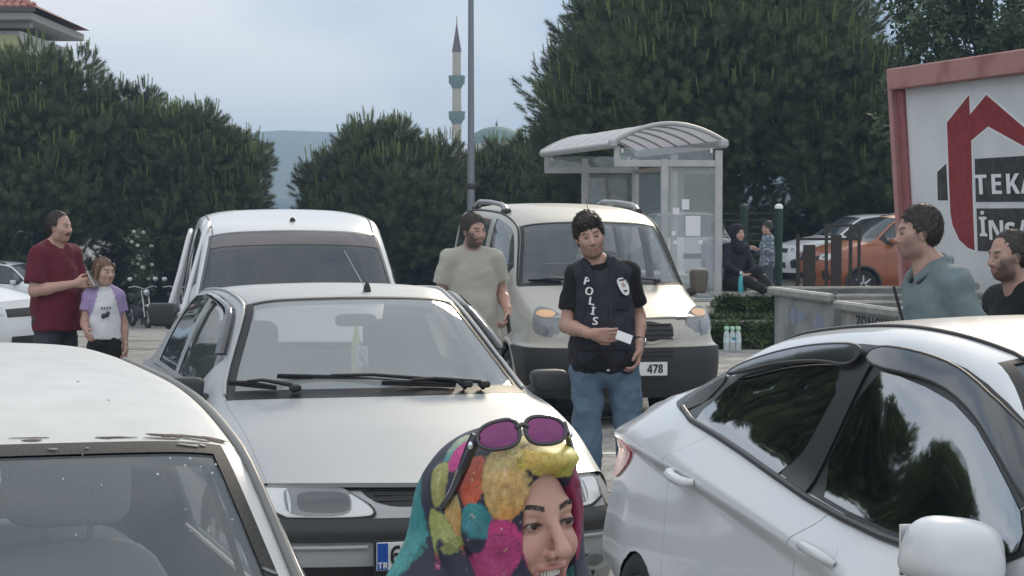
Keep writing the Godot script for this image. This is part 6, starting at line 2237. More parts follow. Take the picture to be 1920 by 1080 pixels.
# a whole figure. J: joints for a 1.75 m body facing +z. S: looks
func figure(o: Node3D, H: float, J0: Dictionary, L: Dictionary, cell: float) -> Dictionary:
	var k := H / 1.75
	var J := {neck = Vector3(0, 1.475, -.015), head = Vector3(0, 1.632, .01), sl = Vector3(-.160, 1.425, -.01), sr = Vector3(.160, 1.425, -.01),
		el = Vector3(-.205, 1.15, -.03), er = Vector3(.205, 1.15, -.03), wl = Vector3(-.215, .90, .05), wr = Vector3(.215, .90, .05),
		chest = Vector3(0, 1.28, 0), belly = Vector3(0, 1.07, .01), hip = Vector3(0, .94, 0),
		hl = Vector3(-.09, .90, 0), hr = Vector3(.09, .90, 0), kl = Vector3(-.105, .49, .02), kr = Vector3(.105, .49, .02),
		al = Vector3(-.11, .085, -.02), ar = Vector3(.11, .085, -.02), tl = Vector3(-.13, .03, .13), tr = Vector3(.13, .03, .13)}
	for q in J0: J[q] = J0[q]
	for q in J: J[q] *= k
	var b: float = L.get("bulk", 1.0) * k
	var belly: float = L.get("belly", 0.0)
	var hx := Transform3D(Basis.from_euler(L.get("head_turn", Vector3.ZERO)), J.head)
	var hs: float = L.get("head_scale", 1.0) * 0.91
	var skin: Color = L.skin
	# skin: one continuous body
	var f := Field.new()
	f.ell(J.chest, Vector3(.158, .20, .108) * b, 0.05)
	f.ell(J.belly, Vector3(.145, .17, .105 + belly) * b, 0.06)
	f.ell(J.hip, Vector3(.160, .12, .112) * b, 0.05)
	f.cap(J.sl * 0.94 + J.neck * 0.06, J.sr * 0.94 + J.neck * 0.06, .052 * b, .052 * b, 0.06)
	for q in ["sl", "sr"]: f.cap(J.neck + Vector3(0, .015, -.015) * k, J[q] * 0.75 + J.neck * 0.25, .048 * b, .046 * b, 0.05)
	f.cap(J.neck - Vector3(0, .03, 0), J.head + hx.basis * Vector3(0, -.10, -.03) * hs, .056 * b, .050 * b, 0.03)
	for q in [["sl", "el", "wl"], ["sr", "er", "wr"]]:
		f.cap(J[q[0]], J[q[1]], .047 * b, .039 * b, 0.03)
		f.cap(J[q[1]], J[q[1]].lerp(J[q[2]], 0.3), .042 * b, .043 * b, 0.02)
		f.cap(J[q[1]].lerp(J[q[2]], 0.3), J[q[2]], .043 * b, .028 * b, 0.02)
	for q in [["hl", "kl", "al", "tl"], ["hr", "kr", "ar", "tr"]]:
		f.cap(J[q[0]], J[q[1]], .082 * b, .056 * b, 0.04)
		f.cap(J[q[1]], J[q[1]].lerp(J[q[2]], 0.35), .054 * b, .056 * b, 0.03)
		f.cap(J[q[1]].lerp(J[q[2]], 0.35), J[q[2]], .056 * b, .036 * b, 0.03)
		f.cap(J[q[2]] + Vector3(0, -.035, -.02) * k, J[q[3]], .038 * k, .028 * k, 0.03)
	var mb := MB.new()
	f.into(mb, cell * 1.35, func(_p, _n): return skin)
	var hf := Field.new()
	hf.xf = hx
	head_field(hf, hs, L)
	hf.into(mb, L.get("head_cell", 0.006), head_paint(hx.affine_inverse(), hs, L))
	for q in [["wl", "el", -1.0, "hand_l"], ["wr", "er", 1.0, "hand_r"]]:
		var hnd = L.get(q[3], null)
		var y: Vector3 = (J[q[1]] - J[q[0]]).normalized()
		var basis: Basis
		var curl := 0.55
		if hnd != null:
			y = -(hnd[0] as Vector3).normalized()
			var z: Vector3 = hnd[1]
			z = (z - y * z.dot(y)).normalized()
			basis = Basis(y.cross(z), y, z)
			curl = hnd[2]
		else:
			var z := Vector3(-q[2], 0, 0.2)
			z = (z - y * z.dot(y)).normalized()
			basis = Basis(y.cross(z), y, z)
		var gf := Field.new()
		# the thumb lies on the forward side
		var side := 1.0 if (basis.x.dot(Vector3(0, 0.3, 1)) > 0) else -1.0
		if hnd != null and hnd.size() > 3: side = hnd[3]
		hand_field(gf, Transform3D(basis, J[q[0]]), side, L.get("hand_scale", 1.0) * k, curl)
		gf.into(mb, L.get("hand_cell", 0.006), func(_p, _n): return skin)
	var out := {J = J, hx = hx, k = k, b = b}
	out.body = part("body", mb.mesh(), M.skin, o)
	# hair
	if L.has("hair"):
		var rf := Field.new()
		rf.xf = hx
		hair_field(rf, hs, L)
		var rm := MB.new()
		rf.into(rm, L.get("head_cell", 0.006), plain)
		if L.get("head_cell", 0.006) < 0.008: strands(rm, hx, L.get("strand", 0.017), int(H * 1000))
		part("hair", rm.mesh(), L.get("hair_mat", hair_mat(L.hair)), o)
	# trousers
	if L.has("trousers"):
		var pf := Field.new()
		pf.ell(J.hip, Vector3(.168, .125, .122 + belly * 0.5) * b, 0.05)
		pf.cap(J.hip + Vector3(-.05, .05, 0) * k, J.hip + Vector3(.05, .05, 0) * k, .115 * b, .115 * b, 0.05)
		for q in [["hl", "kl", "al"], ["hr", "kr", "ar"]]:
			pf.cap(J[q[0]], J[q[1]], .096 * b, .080 * b, 0.035)
			pf.flat(J[q[1]], J[q[2]] + Vector3(0, -.03, 0) * k, .079 * b, .068 * b, 0.03)
		pf.half(Vector3.UP, J.hip + Vector3(0, L.get("waist", .12), 0) * k)
		fold_noise(pf, 0.020, 5, 8.0, Vector3(1, 1.1, 1))
		var pm := MB.new()
		pf.into(pm, cell, plain)
		part("trousers", pm.mesh(), L.trousers, o)
		for q in [["al", "tl"], ["ar", "tr"]]:
			var sf := Field.new()
			sf.cap(J[q[0]] + Vector3(0, -.035, -.03) * k, J[q[1]] + Vector3(0, .01, .02) * k, .048 * k, .040 * k, 0.02)
			sf.half(Vector3.DOWN, Vector3(0, 0.002, 0))
			var sm := MB.new()
			sf.into(sm, maxf(cell, 0.012), plain)
			part("shoe", sm.mesh(), M.shoe, o)
	if L.has("skirt"):
		var kf := Field.new()
		kf.cap(J.hip + Vector3(0, .12, 0) * k, J.hip + Vector3(0, .02, 0) * k, .125 * b, .165 * b, 0.05)
		kf.flat(J.hip, J.hip + Vector3(0, -.42, .01) * k, .165 * b, .255 * b, 0.05)
		kf.half(Vector3.UP, J.hip + Vector3(0, .13, 0) * k)
		fold_noise(kf, 0.03, 8, 6.0, Vector3(1, 0.12, 1))
		var km := MB.new()
		kf.into(km, cell, plain)
		part("skirt", km.mesh(), L.skirt, o)
	# shirt
	if L.has("shirt"):
		var sl: float = L.get("sleeve", 0.62)
		var loose: float = L.get("loose", 0.014)
		var tf := Field.new()
		tf.ell(J.chest, Vector3(.158 + loose, .205, .108 + loose) * b, 0.05)
		tf.ell(J.belly, Vector3(.150 + loose, .19, .112 + loose + belly) * b, 0.07)
		tf.cap(J.hip + Vector3(-.05, .0, belly * 0.5) * k, J.hip + Vector3(.05, .0, belly * 0.5) * k, .132 * b, .132 * b, 0.08)
		tf.cap(J.hip + Vector3(-.05, -.10, belly * 0.4) * k, J.hip + Vector3(.05, -.10, belly * 0.4) * k, .130 * b, .130 * b, 0.08)
		tf.cap(J.sl * 0.94 + J.neck * 0.06, J.sr * 0.94 + J.neck * 0.06, (.052 + loose * 0.7) * b, (.052 + loose * 0.7) * b, 0.06)
		for q in ["sl", "sr"]: tf.cap(J.neck + Vector3(0, .004, -.015) * k, J[q] * 0.75 + J.neck * 0.25, (.048 + loose * 0.6) * b, (.047 + loose * 0.6) * b, 0.05)
		tf.flat(J.neck + Vector3(0, -.06, 0), J.neck + Vector3(0, L.get("collar", .018), .012), .080 * b, .066 * b, 0.02)
		tf.cap(J.neck + Vector3(0, .10, .060), J.neck + Vector3(0, .062, .040), .050 * b, .056 * b, 0.012, 1)
		for q in [["sl", "el", "wl"], ["sr", "er", "wr"]]:
			if sl <= 1.0: tf.flat(J[q[0]], J[q[0]].lerp(J[q[1]], sl), (.048 + loose * 0.9) * b, (.047 + loose * 1.3) * b, 0.03)
			else:
				tf.cap(J[q[0]], J[q[1]], (.049 + loose * 0.8) * b, (.043 + loose * 0.8) * b, 0.03)
				tf.flat(J[q[1]], J[q[1]].lerp(J[q[2]], sl - 1.0), (.043 + loose * 0.8) * b, (.036 + loose * 0.8) * b, 0.03)
		tf.half(Vector3.DOWN, Vector3(0, L.get("hem", 0.86) * k, 0))
		fold_noise(tf, L.get("folds", 0.014), 3 + int(H * 100), 7.0, Vector3(1.0, 0.85, 1.0))
		var tm := MB.new()
		tf.into(tm, cell, L.get("shirt_paint", plain))
		part(L.get("shirt_name", "shirt"), tm.mesh(), L.shirt, o)
	return out

func hair_mat(c: Color) -> StandardMaterial3D:
	var m := mat(c * 1.7, 0.55)
	m.albedo_color.a = 1.0
	if not M.has("strand"):
		M.strand = noise_tex(Color(0.32, 0.32, 0.32), Color(1, 1, 1), 0.12, 17, 512, 5)
	m.albedo_texture = M.strand
	m.uv1_triplanar = true
	m.uv1_scale = Vector3(14, 5, 14)
	return m

# short strands over the hair surface: a ragged outline instead of a cap
func strands(mb: MB, hx: Transform3D, len_: float, seed_: int) -> void:
	var rng := RandomNumberGenerator.new()
	rng.seed = seed_
	var crown := hx * Vector3(0, .135, -.055)
	var n := mb.v.size()
	for k in 2600:
		var i := rng.randi() % n
		var p := mb.v[i]
		var nn := mb.n[i]
		var d := p - crown
		d = (d - nn * d.dot(nn)).normalized()
		d = (d + nn * rng.randf_range(0.05, 0.5) + Vector3(rng.randfn(), rng.randfn(), rng.randfn()) * 0.22).normalized()
		var side := d.cross(nn).normalized() * rng.randf_range(0.0012, 0.0024)
		var l := len_ * rng.randf_range(0.5, 1.2)
		var k0 := mb.v.size()
		for q in [p - side, p + side, p + d * l]:
			mb.v.append(q); mb.n.append((nn + d * 0.3).normalized()); mb.c.append(Color(1, 1, 1))
		mb.ix.append_array([k0, k0 + 1, k0 + 2])

# ---------------------------------------------------------------- people
func surf_z(f: Field, x: float, y: float) -> Array:
	var idx := PackedInt32Array()
	for i in f.kind.size(): idx.append(i)
	var z := 0.5
	for k in 60:
		var d := f.ev(Vector3(x, y, z), idx)
		if d < 0.0005: break
		z -= d * 0.8
	var p := Vector3(x, y, z)
	var e := 0.01
	var n := Vector3(f.ev(p + Vector3(e, 0, 0), idx) - f.ev(p - Vector3(e, 0, 0), idx), f.ev(p + Vector3(0, e, 0), idx) - f.ev(p - Vector3(0, e, 0), idx), f.ev(p + Vector3(0, 0, e), idx) - f.ev(p - Vector3(0, 0, e), idx)).normalized()
	return [p, n]

func build_people() -> void:
	M.skin = skin_mat()
	M.skin.subsurf_scatter_enabled = true
	M.skin.subsurf_scatter_strength = 0.08
	M.skin.normal_enabled = true
	M.skin.normal_texture = noise_normal(0.22, 66, 5.0, 256)
	M.skin.normal_scale = 0.12
	M.skin.uv1_triplanar = true
	M.skin.uv1_scale = Vector3.ONE * 26.0
	M.shoe = mat(lin(0.03, 0.028, 0.026), 0.6)
	M.cloth_vc = skin_mat()
	M.cloth_vc.roughness = 0.9
	M.eye = skin_mat()
	M.eye.roughness = 0.08
	M.scarf = skin_mat()
	M.scarf.roughness = 0.5
	M.scarf.normal_enabled = true
	M.scarf.normal_texture = noise_normal(0.2, 44, 6.0, 256)
	M.scarf.normal_scale = 0.06
	M.scarf.uv1_triplanar = true
	M.scarf.uv1_scale = Vector3.ONE * 18.0
	M.glasses = paint(lin(0.014, 0.010, 0.018), 0.2, 0.8)
	M.purple_lens = mat(lin(0.20, 0.045, 0.15), 0.04, 0.35)
	woman(); stage(" woman")
	officer(); stage(" officer")
	standing_men(); stage(" men")
	man_and_girl(); stage(" girl")
	far_people(); stage(" far")

const SKIN := Color(0.47, 0.285, 0.225)

func officer() -> void:
	var o := thing("person", "man in a dark vest lettered POLİS and jeans holding out a small white card", "person", Vector3(0.49, 0, -11.53), 0.0)
	var J := {neck = Vector3(-.02, 1.475, -.01), head = Vector3(-.072, 1.632, .055), sl = Vector3(-.148, 1.415, .0), sr = Vector3(.142, 1.430, -.03),
		el = Vector3(-.195, 1.150, .02), wl = Vector3(-.065, 1.120, .245), er = Vector3(.200, 1.190, -.12), wr = Vector3(.190, 1.035, .065),
		hip = Vector3(.01, .94, 0), hl = Vector3(-.085, .90, 0), hr = Vector3(.105, .90, 0), kl = Vector3(-.085, .49, .06), al = Vector3(-.055, .085, 0.0), tl = Vector3(-.09, .03, .16), kr = Vector3(.155, .50, .03), ar = Vector3(.15, .10, -.16), tr = Vector3(.17, .03, -.02)}
	var L := {skin = SKIN, hair = Color(0.018, 0.014, 0.012), hair_thick = 0.020, hair_rough = 0.006, recede = 0.0, fringe = 0.03, head_turn = Vector3(0.08, 0.08, 0.19), beard = 0.28, brow = Color(0.015, 0.012, 0.01),
		shirt = cloth_mat(lin(0.010, 0.010, 0.011), 1), sleeve = 0.70, hem = 0.93, trousers = cloth_mat(lin(0.13, 0.20, 0.29), 2), head_cell = 0.005, bulk = 0.93, belly = 0.02,
		hand_l = [Vector3(0.92, -0.06, 0.38), Vector3(-.25, 0.15, -.9), 0.75, 1.0], hand_r = [Vector3(-0.15, -1, 0.25), Vector3(-1, 0, 0.2), 0.7], shirt_name = "t_shirt"}
	var R := figure(o, 1.77, J, L, 0.012)
	J = R.J
	var k: float = R.k
	var b: float = R.b
	# open sleeveless vest over the T-shirt
	var f := Field.new()
	f.ell(J.chest + Vector3(0, 0, 0), Vector3(.182, .225, .138) * b, 0.05)
	f.ell(J.belly, Vector3(.185, .20, .148) * b, 0.07)
	f.cap(J.hip + Vector3(-.055, .03, 0.005) * k, J.hip + Vector3(.055, .03, 0.005) * k, .135 * b, .135 * b, 0.08)
	f.cap(J.sl + Vector3(.030, .0, 0), J.sr - Vector3(.030, .0, 0), .070 * b, .070 * b, 0.05)
	for q in ["sl", "sr"]: f.cap(J.neck + Vector3(0, .008, -.015), J[q] * 0.75 + J.neck * 0.25, .064 * b, .062 * b, 0.05)
	f.flat(J.neck + Vector3(0, -.06, -.01), J.neck + Vector3(0.0, .040, -.012), .095 * b, .080 * b, 0.03)
	f.half(Vector3.DOWN, Vector3(0, 0.895 * k, 0))
	# armholes and the V at the neck
	for q in ["sl", "sr"]:
		var sg := -1.0 if q == "sl" else 1.0
		f.ell(J[q] + Vector3(.062 * sg, -.060, .0), Vector3(.066, .125, .17), 0.01, 1)
	f.cap(J.neck + Vector3(-.005, .03, .115), J.neck + Vector3(.030, -.19, .19), .050, .010, 0.006, 1)
	f.cap(J.neck + Vector3(.0, .06, -.01), J.neck + Vector3(-.0, -.02, .03), .064, .066, 0.004, 1)
	fold_noise(f, 0.018, 21, 7.5)
	var mb := MB.new()
	f.into(mb, 0.009, plain)
	var vest := part("vest", mb.mesh(), cloth_mat(lin(0.022, 0.022, 0.034), 4, 0.8), o)
	# zip, hem button, lapel edges
	var zp := []
	for i in 12:
		var y := lerpf(1.27, 0.93, i / 11.0) * k
		var s := surf_z(f, 0.022 - 0.01 * sin(i * 0.5) * 0.3 + 0.02 * (1.0 - i / 11.0), y)
		zp.append(s[0] + s[1] * 0.002)
	part("zip", MB.new().tube(zp, 0.005, 6).mesh(), M.dark_plastic, vest)
	var bt := surf_z(f, 0.025, 0.925 * k)
	part("button", MB.new().ellipsoid(bt[0] + bt[1] * 0.003, Vector3(0.009, 0.009, 0.004), 10, 6).mesh(), M.white_print, vest)
	for sg in [-1.0, 1.0]:
		var cp := []
		for i in 7:
			var t := i / 6.0
			var q: Vector3 = J.neck + Vector3(sg * lerpf(.078, .042, t) + 0.012 * t, lerpf(.035, -.105, t), 0)
			var s := surf_z(f, q.x, q.y)
			cp.append(Vector3(q.x, q.y, maxf(s[0].z, 0.02)) + Vector3(0, 0, 0.006))
		part("collar", MB.new().tube(cp, [0.010, 0.013, 0.015, 0.015, 0.013, 0.010, 0.005], 7, true, Vector2(0.6, 1.5)).mesh(), cloth_mat(lin(0.026, 0.026, 0.040), 5), vest)
	var wd := "POLİS"
	for i in 5:
		var x := -0.088 + 0.011 * i
		var y := (1.392 - 0.0525 * i) * k
		var s := surf_z(f, x, y)
		var t := part("lettering", text_mesh(wd[i], 0.042, 0.002), M.white_print, vest)
		t.basis = Basis.looking_at(-s[1], Vector3.UP) * Basis(Vector3.BACK, -0.12)
		t.scale = Vector3(1.15, 1, 1)
		t.position = s[0] + s[1] * 0.004
	for q in [[-0.085, 1.045, 0.115, 0.035], [0.105, 1.045, 0.10, 0.035], [0.105, 1.255, 0.085, 0.028]]:
		var ps := surf_z(f, q[0], q[1] * k)
		var pk := part("pocket_flap", MB.new().box(Vector3.ZERO, Vector3(q[2], q[3], 0.010), 0.003).mesh(), vest.material_override, vest)
		pk.basis = Basis.looking_at(-ps[1], Vector3.UP)
		pk.position = ps[0] + ps[1] * 0.003
	for sx in [-0.105, 0.125]:
		var sp := []
		for i in 9:
			var ss := surf_z(f, sx + 0.01 * sin(i * 0.9), lerpf(1.40, 0.95, i / 8.0) * k)
			sp.append(ss[0] + ss[1] * 0.001)
		part("seam", MB.new().tube(sp, 0.0022, 5).mesh(), M.black, vest)
	var bs := surf_z(f, 0.105, 1.365 * k)
	var bd := Node3D.new()
	bd.name = "badge"
	vest.add_child(bd)
	bd.basis = Basis.looking_at(-bs[1], Vector3.UP) * Basis(Vector3.BACK, 0.08)
	bd.position = bs[0] + bs[1] * 0.004
	var shield := round_poly(v2([[-.036, .046], [.036, .046], [.040, 0.0], [.026, -.045], [0, -.058], [-.026, -.045], [-.040, 0.0]]), 1)
	part("badge_patch", MB.new().prism(shield, 0, 0.003).mesh(), M.white_print, bd)
	var star := PackedVector2Array()
	for i in 10: star.append(Vector2(sin(TAU * i / 10.0), cos(TAU * i / 10.0)) * (0.019 if i % 2 == 0 else 0.010) + Vector2(0, 0.004))
	part("badge_emblem", MB.new().prism(star, 0.003, 0.0045).mesh(), mat(lin(0.45, 0.30, 0.22), 0.6), bd)
	part("badge_script", MB.new().box(Vector3(0, 0.033, 0.0036), Vector3(0.044, 0.010, 0.001)).mesh(), M.logo_black, bd)
	part("badge_script", MB.new().box(Vector3(0, -0.030, 0.0036), Vector3(0.028, 0.010, 0.001)).mesh(), M.logo_black, bd)
	var we: Vector3 = J.wr
	var wd2: Vector3 = (J.er - J.wr).normalized()
	part("wristwatch", MB.new().tube([we + wd2 * 0.055, we + wd2 * 0.03], 0.036, 14).mesh(), M.black, o)
	part("watch_face", MB.new().ellipsoid(we + wd2 * 0.043 + Vector3(0.034, 0.004, 0.012), Vector3(0.010, 0.02, 0.02), 12, 8).mesh(), M.chrome, o)
	var cd := thing("card", "small white card held out by the man in the dark vest", "card", o.position)
	cd.position += J.wl + Vector3(0.165, -0.012, 0.085)
	part("card_sheet", MB.new().box(Vector3.ZERO, Vector3(0.085, 0.054, 0.0015), 0.0, Basis.from_euler(Vector3(-0.5, 0.25, -0.42))).mesh(), M.white_print, cd)

func standing_men() -> void:
	# bearded man beside the beige van
	var o := thing("person", "bearded man in a pale grey T-shirt standing beside the beige van", "person", Vector3(-0.287, 0, -15.3), 0.32)
	figure(o, 1.77, {head = Vector3(.0, 1.630, .045), er = Vector3(.232, 1.18, -.02), wr = Vector3(.205, 1.055, .19), el = Vector3(-.235, 1.16, -.03), wl = Vector3(-.225, .93, .08), sl = Vector3(-.172, 1.425, 0), sr = Vector3(.172, 1.425, 0)},
		{skin = SKIN * 0.92, hair = Color(0.035, 0.030, 0.027), hair_thick = 0.014, head_turn = Vector3(0.06, 0.32, 0.0), beard = 0.95, beard_color = Color(0.035, 0.030, 0.028), fat = 0.004, recede = 0.004, bulk = 1.02, belly = 0.03,
		shirt = cloth_mat(lin(0.40, 0.385, 0.335), 6), sleeve = 0.66, hem = 0.87, trousers = cloth_mat(lin(0.05, 0.07, 0.10), 7), loose = 0.020, shirt_name = "t_shirt", hand_r = [Vector3(-0.25, -0.9, 0.35), Vector3(-1, 0.1, 0), 1.1]}, 0.013)
	var f := thing("phone", "dark phone held low by the bearded man in the pale T-shirt", "phone", o.position, o.rotation.y)
	part("phone_body", MB.new().box(Vector3(.19, .99, .26), Vector3(.012, .13, .065), 0.004, Basis(Vector3.RIGHT, -0.4)).mesh(), M.black, f)
	# man in the grey green shirt, seen in profile
	var g := thing("person", "man in a grey green button shirt facing left before the container", "person", Vector3(1.845, 0, -9.30), -1.32)
	var sh := cloth_mat(lin(0.145, 0.19, 0.20), 8, 0.85)
	var R := figure(g, 1.80, {head = Vector3(0, 1.638, .085), neck = Vector3(0, 1.475, .0), sl = Vector3(-.178, 1.415, -.01), sr = Vector3(.178, 1.415, -.01), el = Vector3(-.24, 1.17, -.03), wl = Vector3(-.12, 1.05, .20), er = Vector3(.25, 1.18, -.10), wr = Vector3(.16, 1.12, .16), chest = Vector3(0, 1.27, .0)},
		{skin = SKIN * 0.86, hair = Color(0.022, 0.017, 0.014), hair_thick = 0.013, head_turn = Vector3(0.02, -0.12, 0.03), beard = 0.42, fat = 0.006, recede = 0.002, bulk = 1.03, belly = 0.035, nose = 0.85, head_scale = 0.96,
		shirt = sh, sleeve = 1.9, hem = 0.84,  trousers = cloth_mat(lin(0.05, 0.055, 0.06), 9), loose = 0.024, folds = 0.020, head_cell = 0.005}, 0.011)
	var J: Dictionary = R.J
	# shirt collar, placket and pocket
	for sg in [-1.0, 1.0]:
		var c := MB.new()
		c.tube([J.neck + Vector3(.02 * sg, .048, -.074), J.neck + Vector3(.072 * sg, .040, -.022), J.neck + Vector3(.074 * sg, .012, .040), J.neck + Vector3(.040 * sg, -.040, .112)], [0.016, 0.021, 0.024, 0.012], 8, true, Vector2(1.6, 0.40))
		part("collar", c.mesh(), sh, g)
	var fl := MB.new()
	fl.box(Vector3(-.105, 1.255, .158), Vector3(.105, .045, .012), 0.004, Basis(Vector3.UP, -0.42))
	part("pocket_flap", fl.mesh(), sh, g)
	for i in 5: part("button", MB.new().ellipsoid(Vector3(-.012, 1.36 - 0.085 * i, .150 + 0.012 * i), Vector3(.006, .006, .003), 8, 5).mesh(), M.paper, g)
	var rd := thing("two_way_radio", "black two way radio with ribbed aerial held by the man in the grey green shirt", "radio", Vector3(1.705, 1.17, -9.22), 0.0)
	part("radio_body", MB.new().box(Vector3(0.02, 0.02, 0), Vector3(0.055, 0.12, 0.035), 0.008, Basis(Vector3.BACK, 0.36)).mesh(), M.black, rd)
	var an := MB.new()
	var ap := []
	var ar := []
	for i in 29:
		ap.append(Vector3(0.0 - 0.055 * i / 28.0, 0.085 + 0.20 * i / 28.0, 0)); ar.append(0.0075 if i % 2 == 0 else 0.0060)
	an.tube(ap, ar, 8)
	part("radio_aerial", an.mesh(), M.rubber, rd)
	# man in black at the right edge
	var b := thing("person", "bearded man in a black T-shirt looking left at the right edge", "person", Vector3(2.33, 0, -9.78), -1.12)
	figure(b, 1.69, {head = Vector3(0, 1.632, .075), neck = Vector3(0, 1.475, .0), sl = Vector3(-.178, 1.415, -.01), sr = Vector3(.178, 1.415, -.01)},
		{skin = SKIN * 0.90, hair = Color(0.028, 0.023, 0.020), hair_thick = 0.006, hair_rough = 0.004, head_turn = Vector3(0.05, -0.10, 0.0), beard = 0.80, fat = 0.006, recede = 0.010, head_scale = 0.96, strand = 0.010, bulk = 1.03, belly = 0.02,
		shirt = cloth_mat(lin(0.012, 0.012, 0.014), 10), sleeve = 0.7, hem = 0.87, trousers = cloth_mat(lin(0.04, 0.045, 0.06), 11), loose = 0.018, head_cell = 0.005, shirt_name = "t_shirt"}, 0.012)

func man_and_girl() -> void:
	var o := thing("person", "man with a moustache in a burgundy T-shirt facing right", "person", Vector3(-3.50, 0, -16.33), 1.0)
	figure(o, 1.79, {head = Vector3(0, 1.632, .055), el = Vector3(-.235, 1.16, .02), wl = Vector3(-.07, 1.215, .275), er = Vector3(.235, 1.16, .03), wr = Vector3(.07, 1.20, .30), sl = Vector3(-.175, 1.42, 0), sr = Vector3(.175, 1.42, 0)},
		{skin = SKIN, hair = Color(0.030, 0.024, 0.020), hair_thick = 0.006, recede = 0.008, head_turn = Vector3(0.0, 0.10, 0.0), moustache = 0.95, beard = 0.15, fat = 0.008, bulk = 1.06, belly = 0.05,
		shirt = cloth_mat(lin(0.115, 0.012, 0.026), 12), sleeve = 0.78, hem = 0.86, trousers = cloth_mat(lin(0.045, 0.05, 0.06), 13), loose = 0.022, folds = 0.014, shirt_name = "t_shirt", hand_l = [Vector3(0.5, 0.1, 0.8), Vector3(0.8, 0.2, -0.4), 0.9], hand_r = [Vector3(-0.4, 0.15, 0.85), Vector3(-0.8, 0.2, -0.4), 0.9]}, 0.014)
	var p := thing("phone", "phone held up in both hands by the man in burgundy", "phone", o.position, o.rotation.y)
	part("phone_body", MB.new().box(Vector3(0.0, 1.28, .40), Vector3(.07, .14, .010), 0.004, Basis(Vector3.RIGHT, -0.6)).mesh(), M.steel, p)
	var g := thing("person", "girl in a white and lilac T-shirt and black skirt beside the man in burgundy", "person", Vector3(-3.10, 0, -16.2), 0.38)
	var k := 1.43 / 1.75
	var tee := func(q: Vector3, _n: Vector3) -> Color:
		var ax := absf(q.x) / k
		var y := q.y / k
		if ax > 0.060 + (1.47 - y) * 0.30: return Color(0.34, 0.26, 0.46)
		return Color(0.66, 0.67, 0.70)
	var R := figure(g, 1.43, {head = Vector3(0, 1.625, .02), sl = Vector3(-.140, 1.40, -.01), sr = Vector3(.140, 1.40, -.01), el = Vector3(-.185, 1.16, -.02), wl = Vector3(-.20, 1.08, .20), er = Vector3(.19, 1.14, -.03), wr = Vector3(.185, .92, .06)},
		{skin = Color(0.46, 0.29, 0.23), hair = Color(0.16, 0.10, 0.065), hair_thick = 0.012, head_turn = Vector3(0.0, 0.45, 0.0), head_scale = 0.89, no_ears = true, bulk = 0.88, recede = 0.0,
		shirt = M.cloth_vc, shirt_paint = tee, sleeve = 0.55, hem = 1.0, skirt = cloth_mat(lin(0.010, 0.010, 0.012), 14), loose = 0.020, shirt_name = "t_shirt", hand_r = [Vector3(0, -1, 0.1), Vector3(-1, 0, 0), 1.3]}, 0.013)
	var J: Dictionary = R.J
	for q in ["al", "ar"]:
		part("shoe", MB.new().ellipsoid(J[q] + Vector3(0, -0.03, 0.05), Vector3(0.04, 0.035, 0.11), 12, 8).mesh(), M.paper, g)
	# print on the T-shirt: a line of lettering and a dark scooter shape
	var fr := Vector3(0.0, 1.235 * k, 0.118 * k)
	var pr := Node3D.new()
	pr.name = "shirt_print"
	g.add_child(pr)
	pr.position = fr + Vector3(-0.005, 0.0, 0.012)
	for q in [[-0.035, 0.050, 0.016], [-0.014, 0.050, 0.012], [0.006, 0.050, 0.014], [0.028, 0.050, 0.018]]:
		part("print_letter", MB.new().box(Vector3(q[0], q[1], 0.006), Vector3(q[2], 0.018, 0.004), 0.001).mesh(), mat(lin(0.20, 0.19, 0.24), 0.8), pr)
	part("print_motif", MB.new().ellipsoid(Vector3(-0.01, -0.005, 0.006), Vector3(0.032, 0.016, 0.004), 10, 6).mesh(), M.logo_black, pr)
	part("print_motif", MB.new().ellipsoid(Vector3(-0.025, -0.016, 0.006), Vector3(0.014, 0.014, 0.004), 10, 6).mesh(), M.logo_black, pr)
	part("print_motif", MB.new().ellipsoid(Vector3(0.012, 0.012, 0.006), Vector3(0.016, 0.014, 0.004), 10, 6).mesh(), M.logo_black, pr)
	# hair gathered behind, strands beside the face
	var hf := Field.new()
	hf.xf = R.hx
	hf.cap(Vector3(0, .02, -.10), Vector3(0.0, -.04, -.145), .035, .03, 0.03)
	hf.cap(Vector3(0, -.04, -.145), Vector3(0.0, -.16, -.12), .03, .018, 0.03)
	for sg in [-1.0, 1.0]: hf.cap(Vector3(.070 * sg, .05, .015), Vector3(.077 * sg, -.045, -.005), .020, .014, 0.02)
	var hm := MB.new()
	hf.into(hm, 0.008, plain)
	part("ponytail", hm.mesh(), hair_mat(Color(0.16, 0.10, 0.065)), g)

func simple(label: String, at: Vector3, yaw: float, H: float, J: Dictionary, L: Dictionary, group := "people in the distance") -> Dictionary:
	var o := thing("person", label, "person", at, yaw, group)
	L.skin = L.get("skin", SKIN)
	L.head_cell = 0.011
	L.hand_cell = 0.012
	var R := figure(o, H, J, L, 0.022)
	R.o = o
	return R

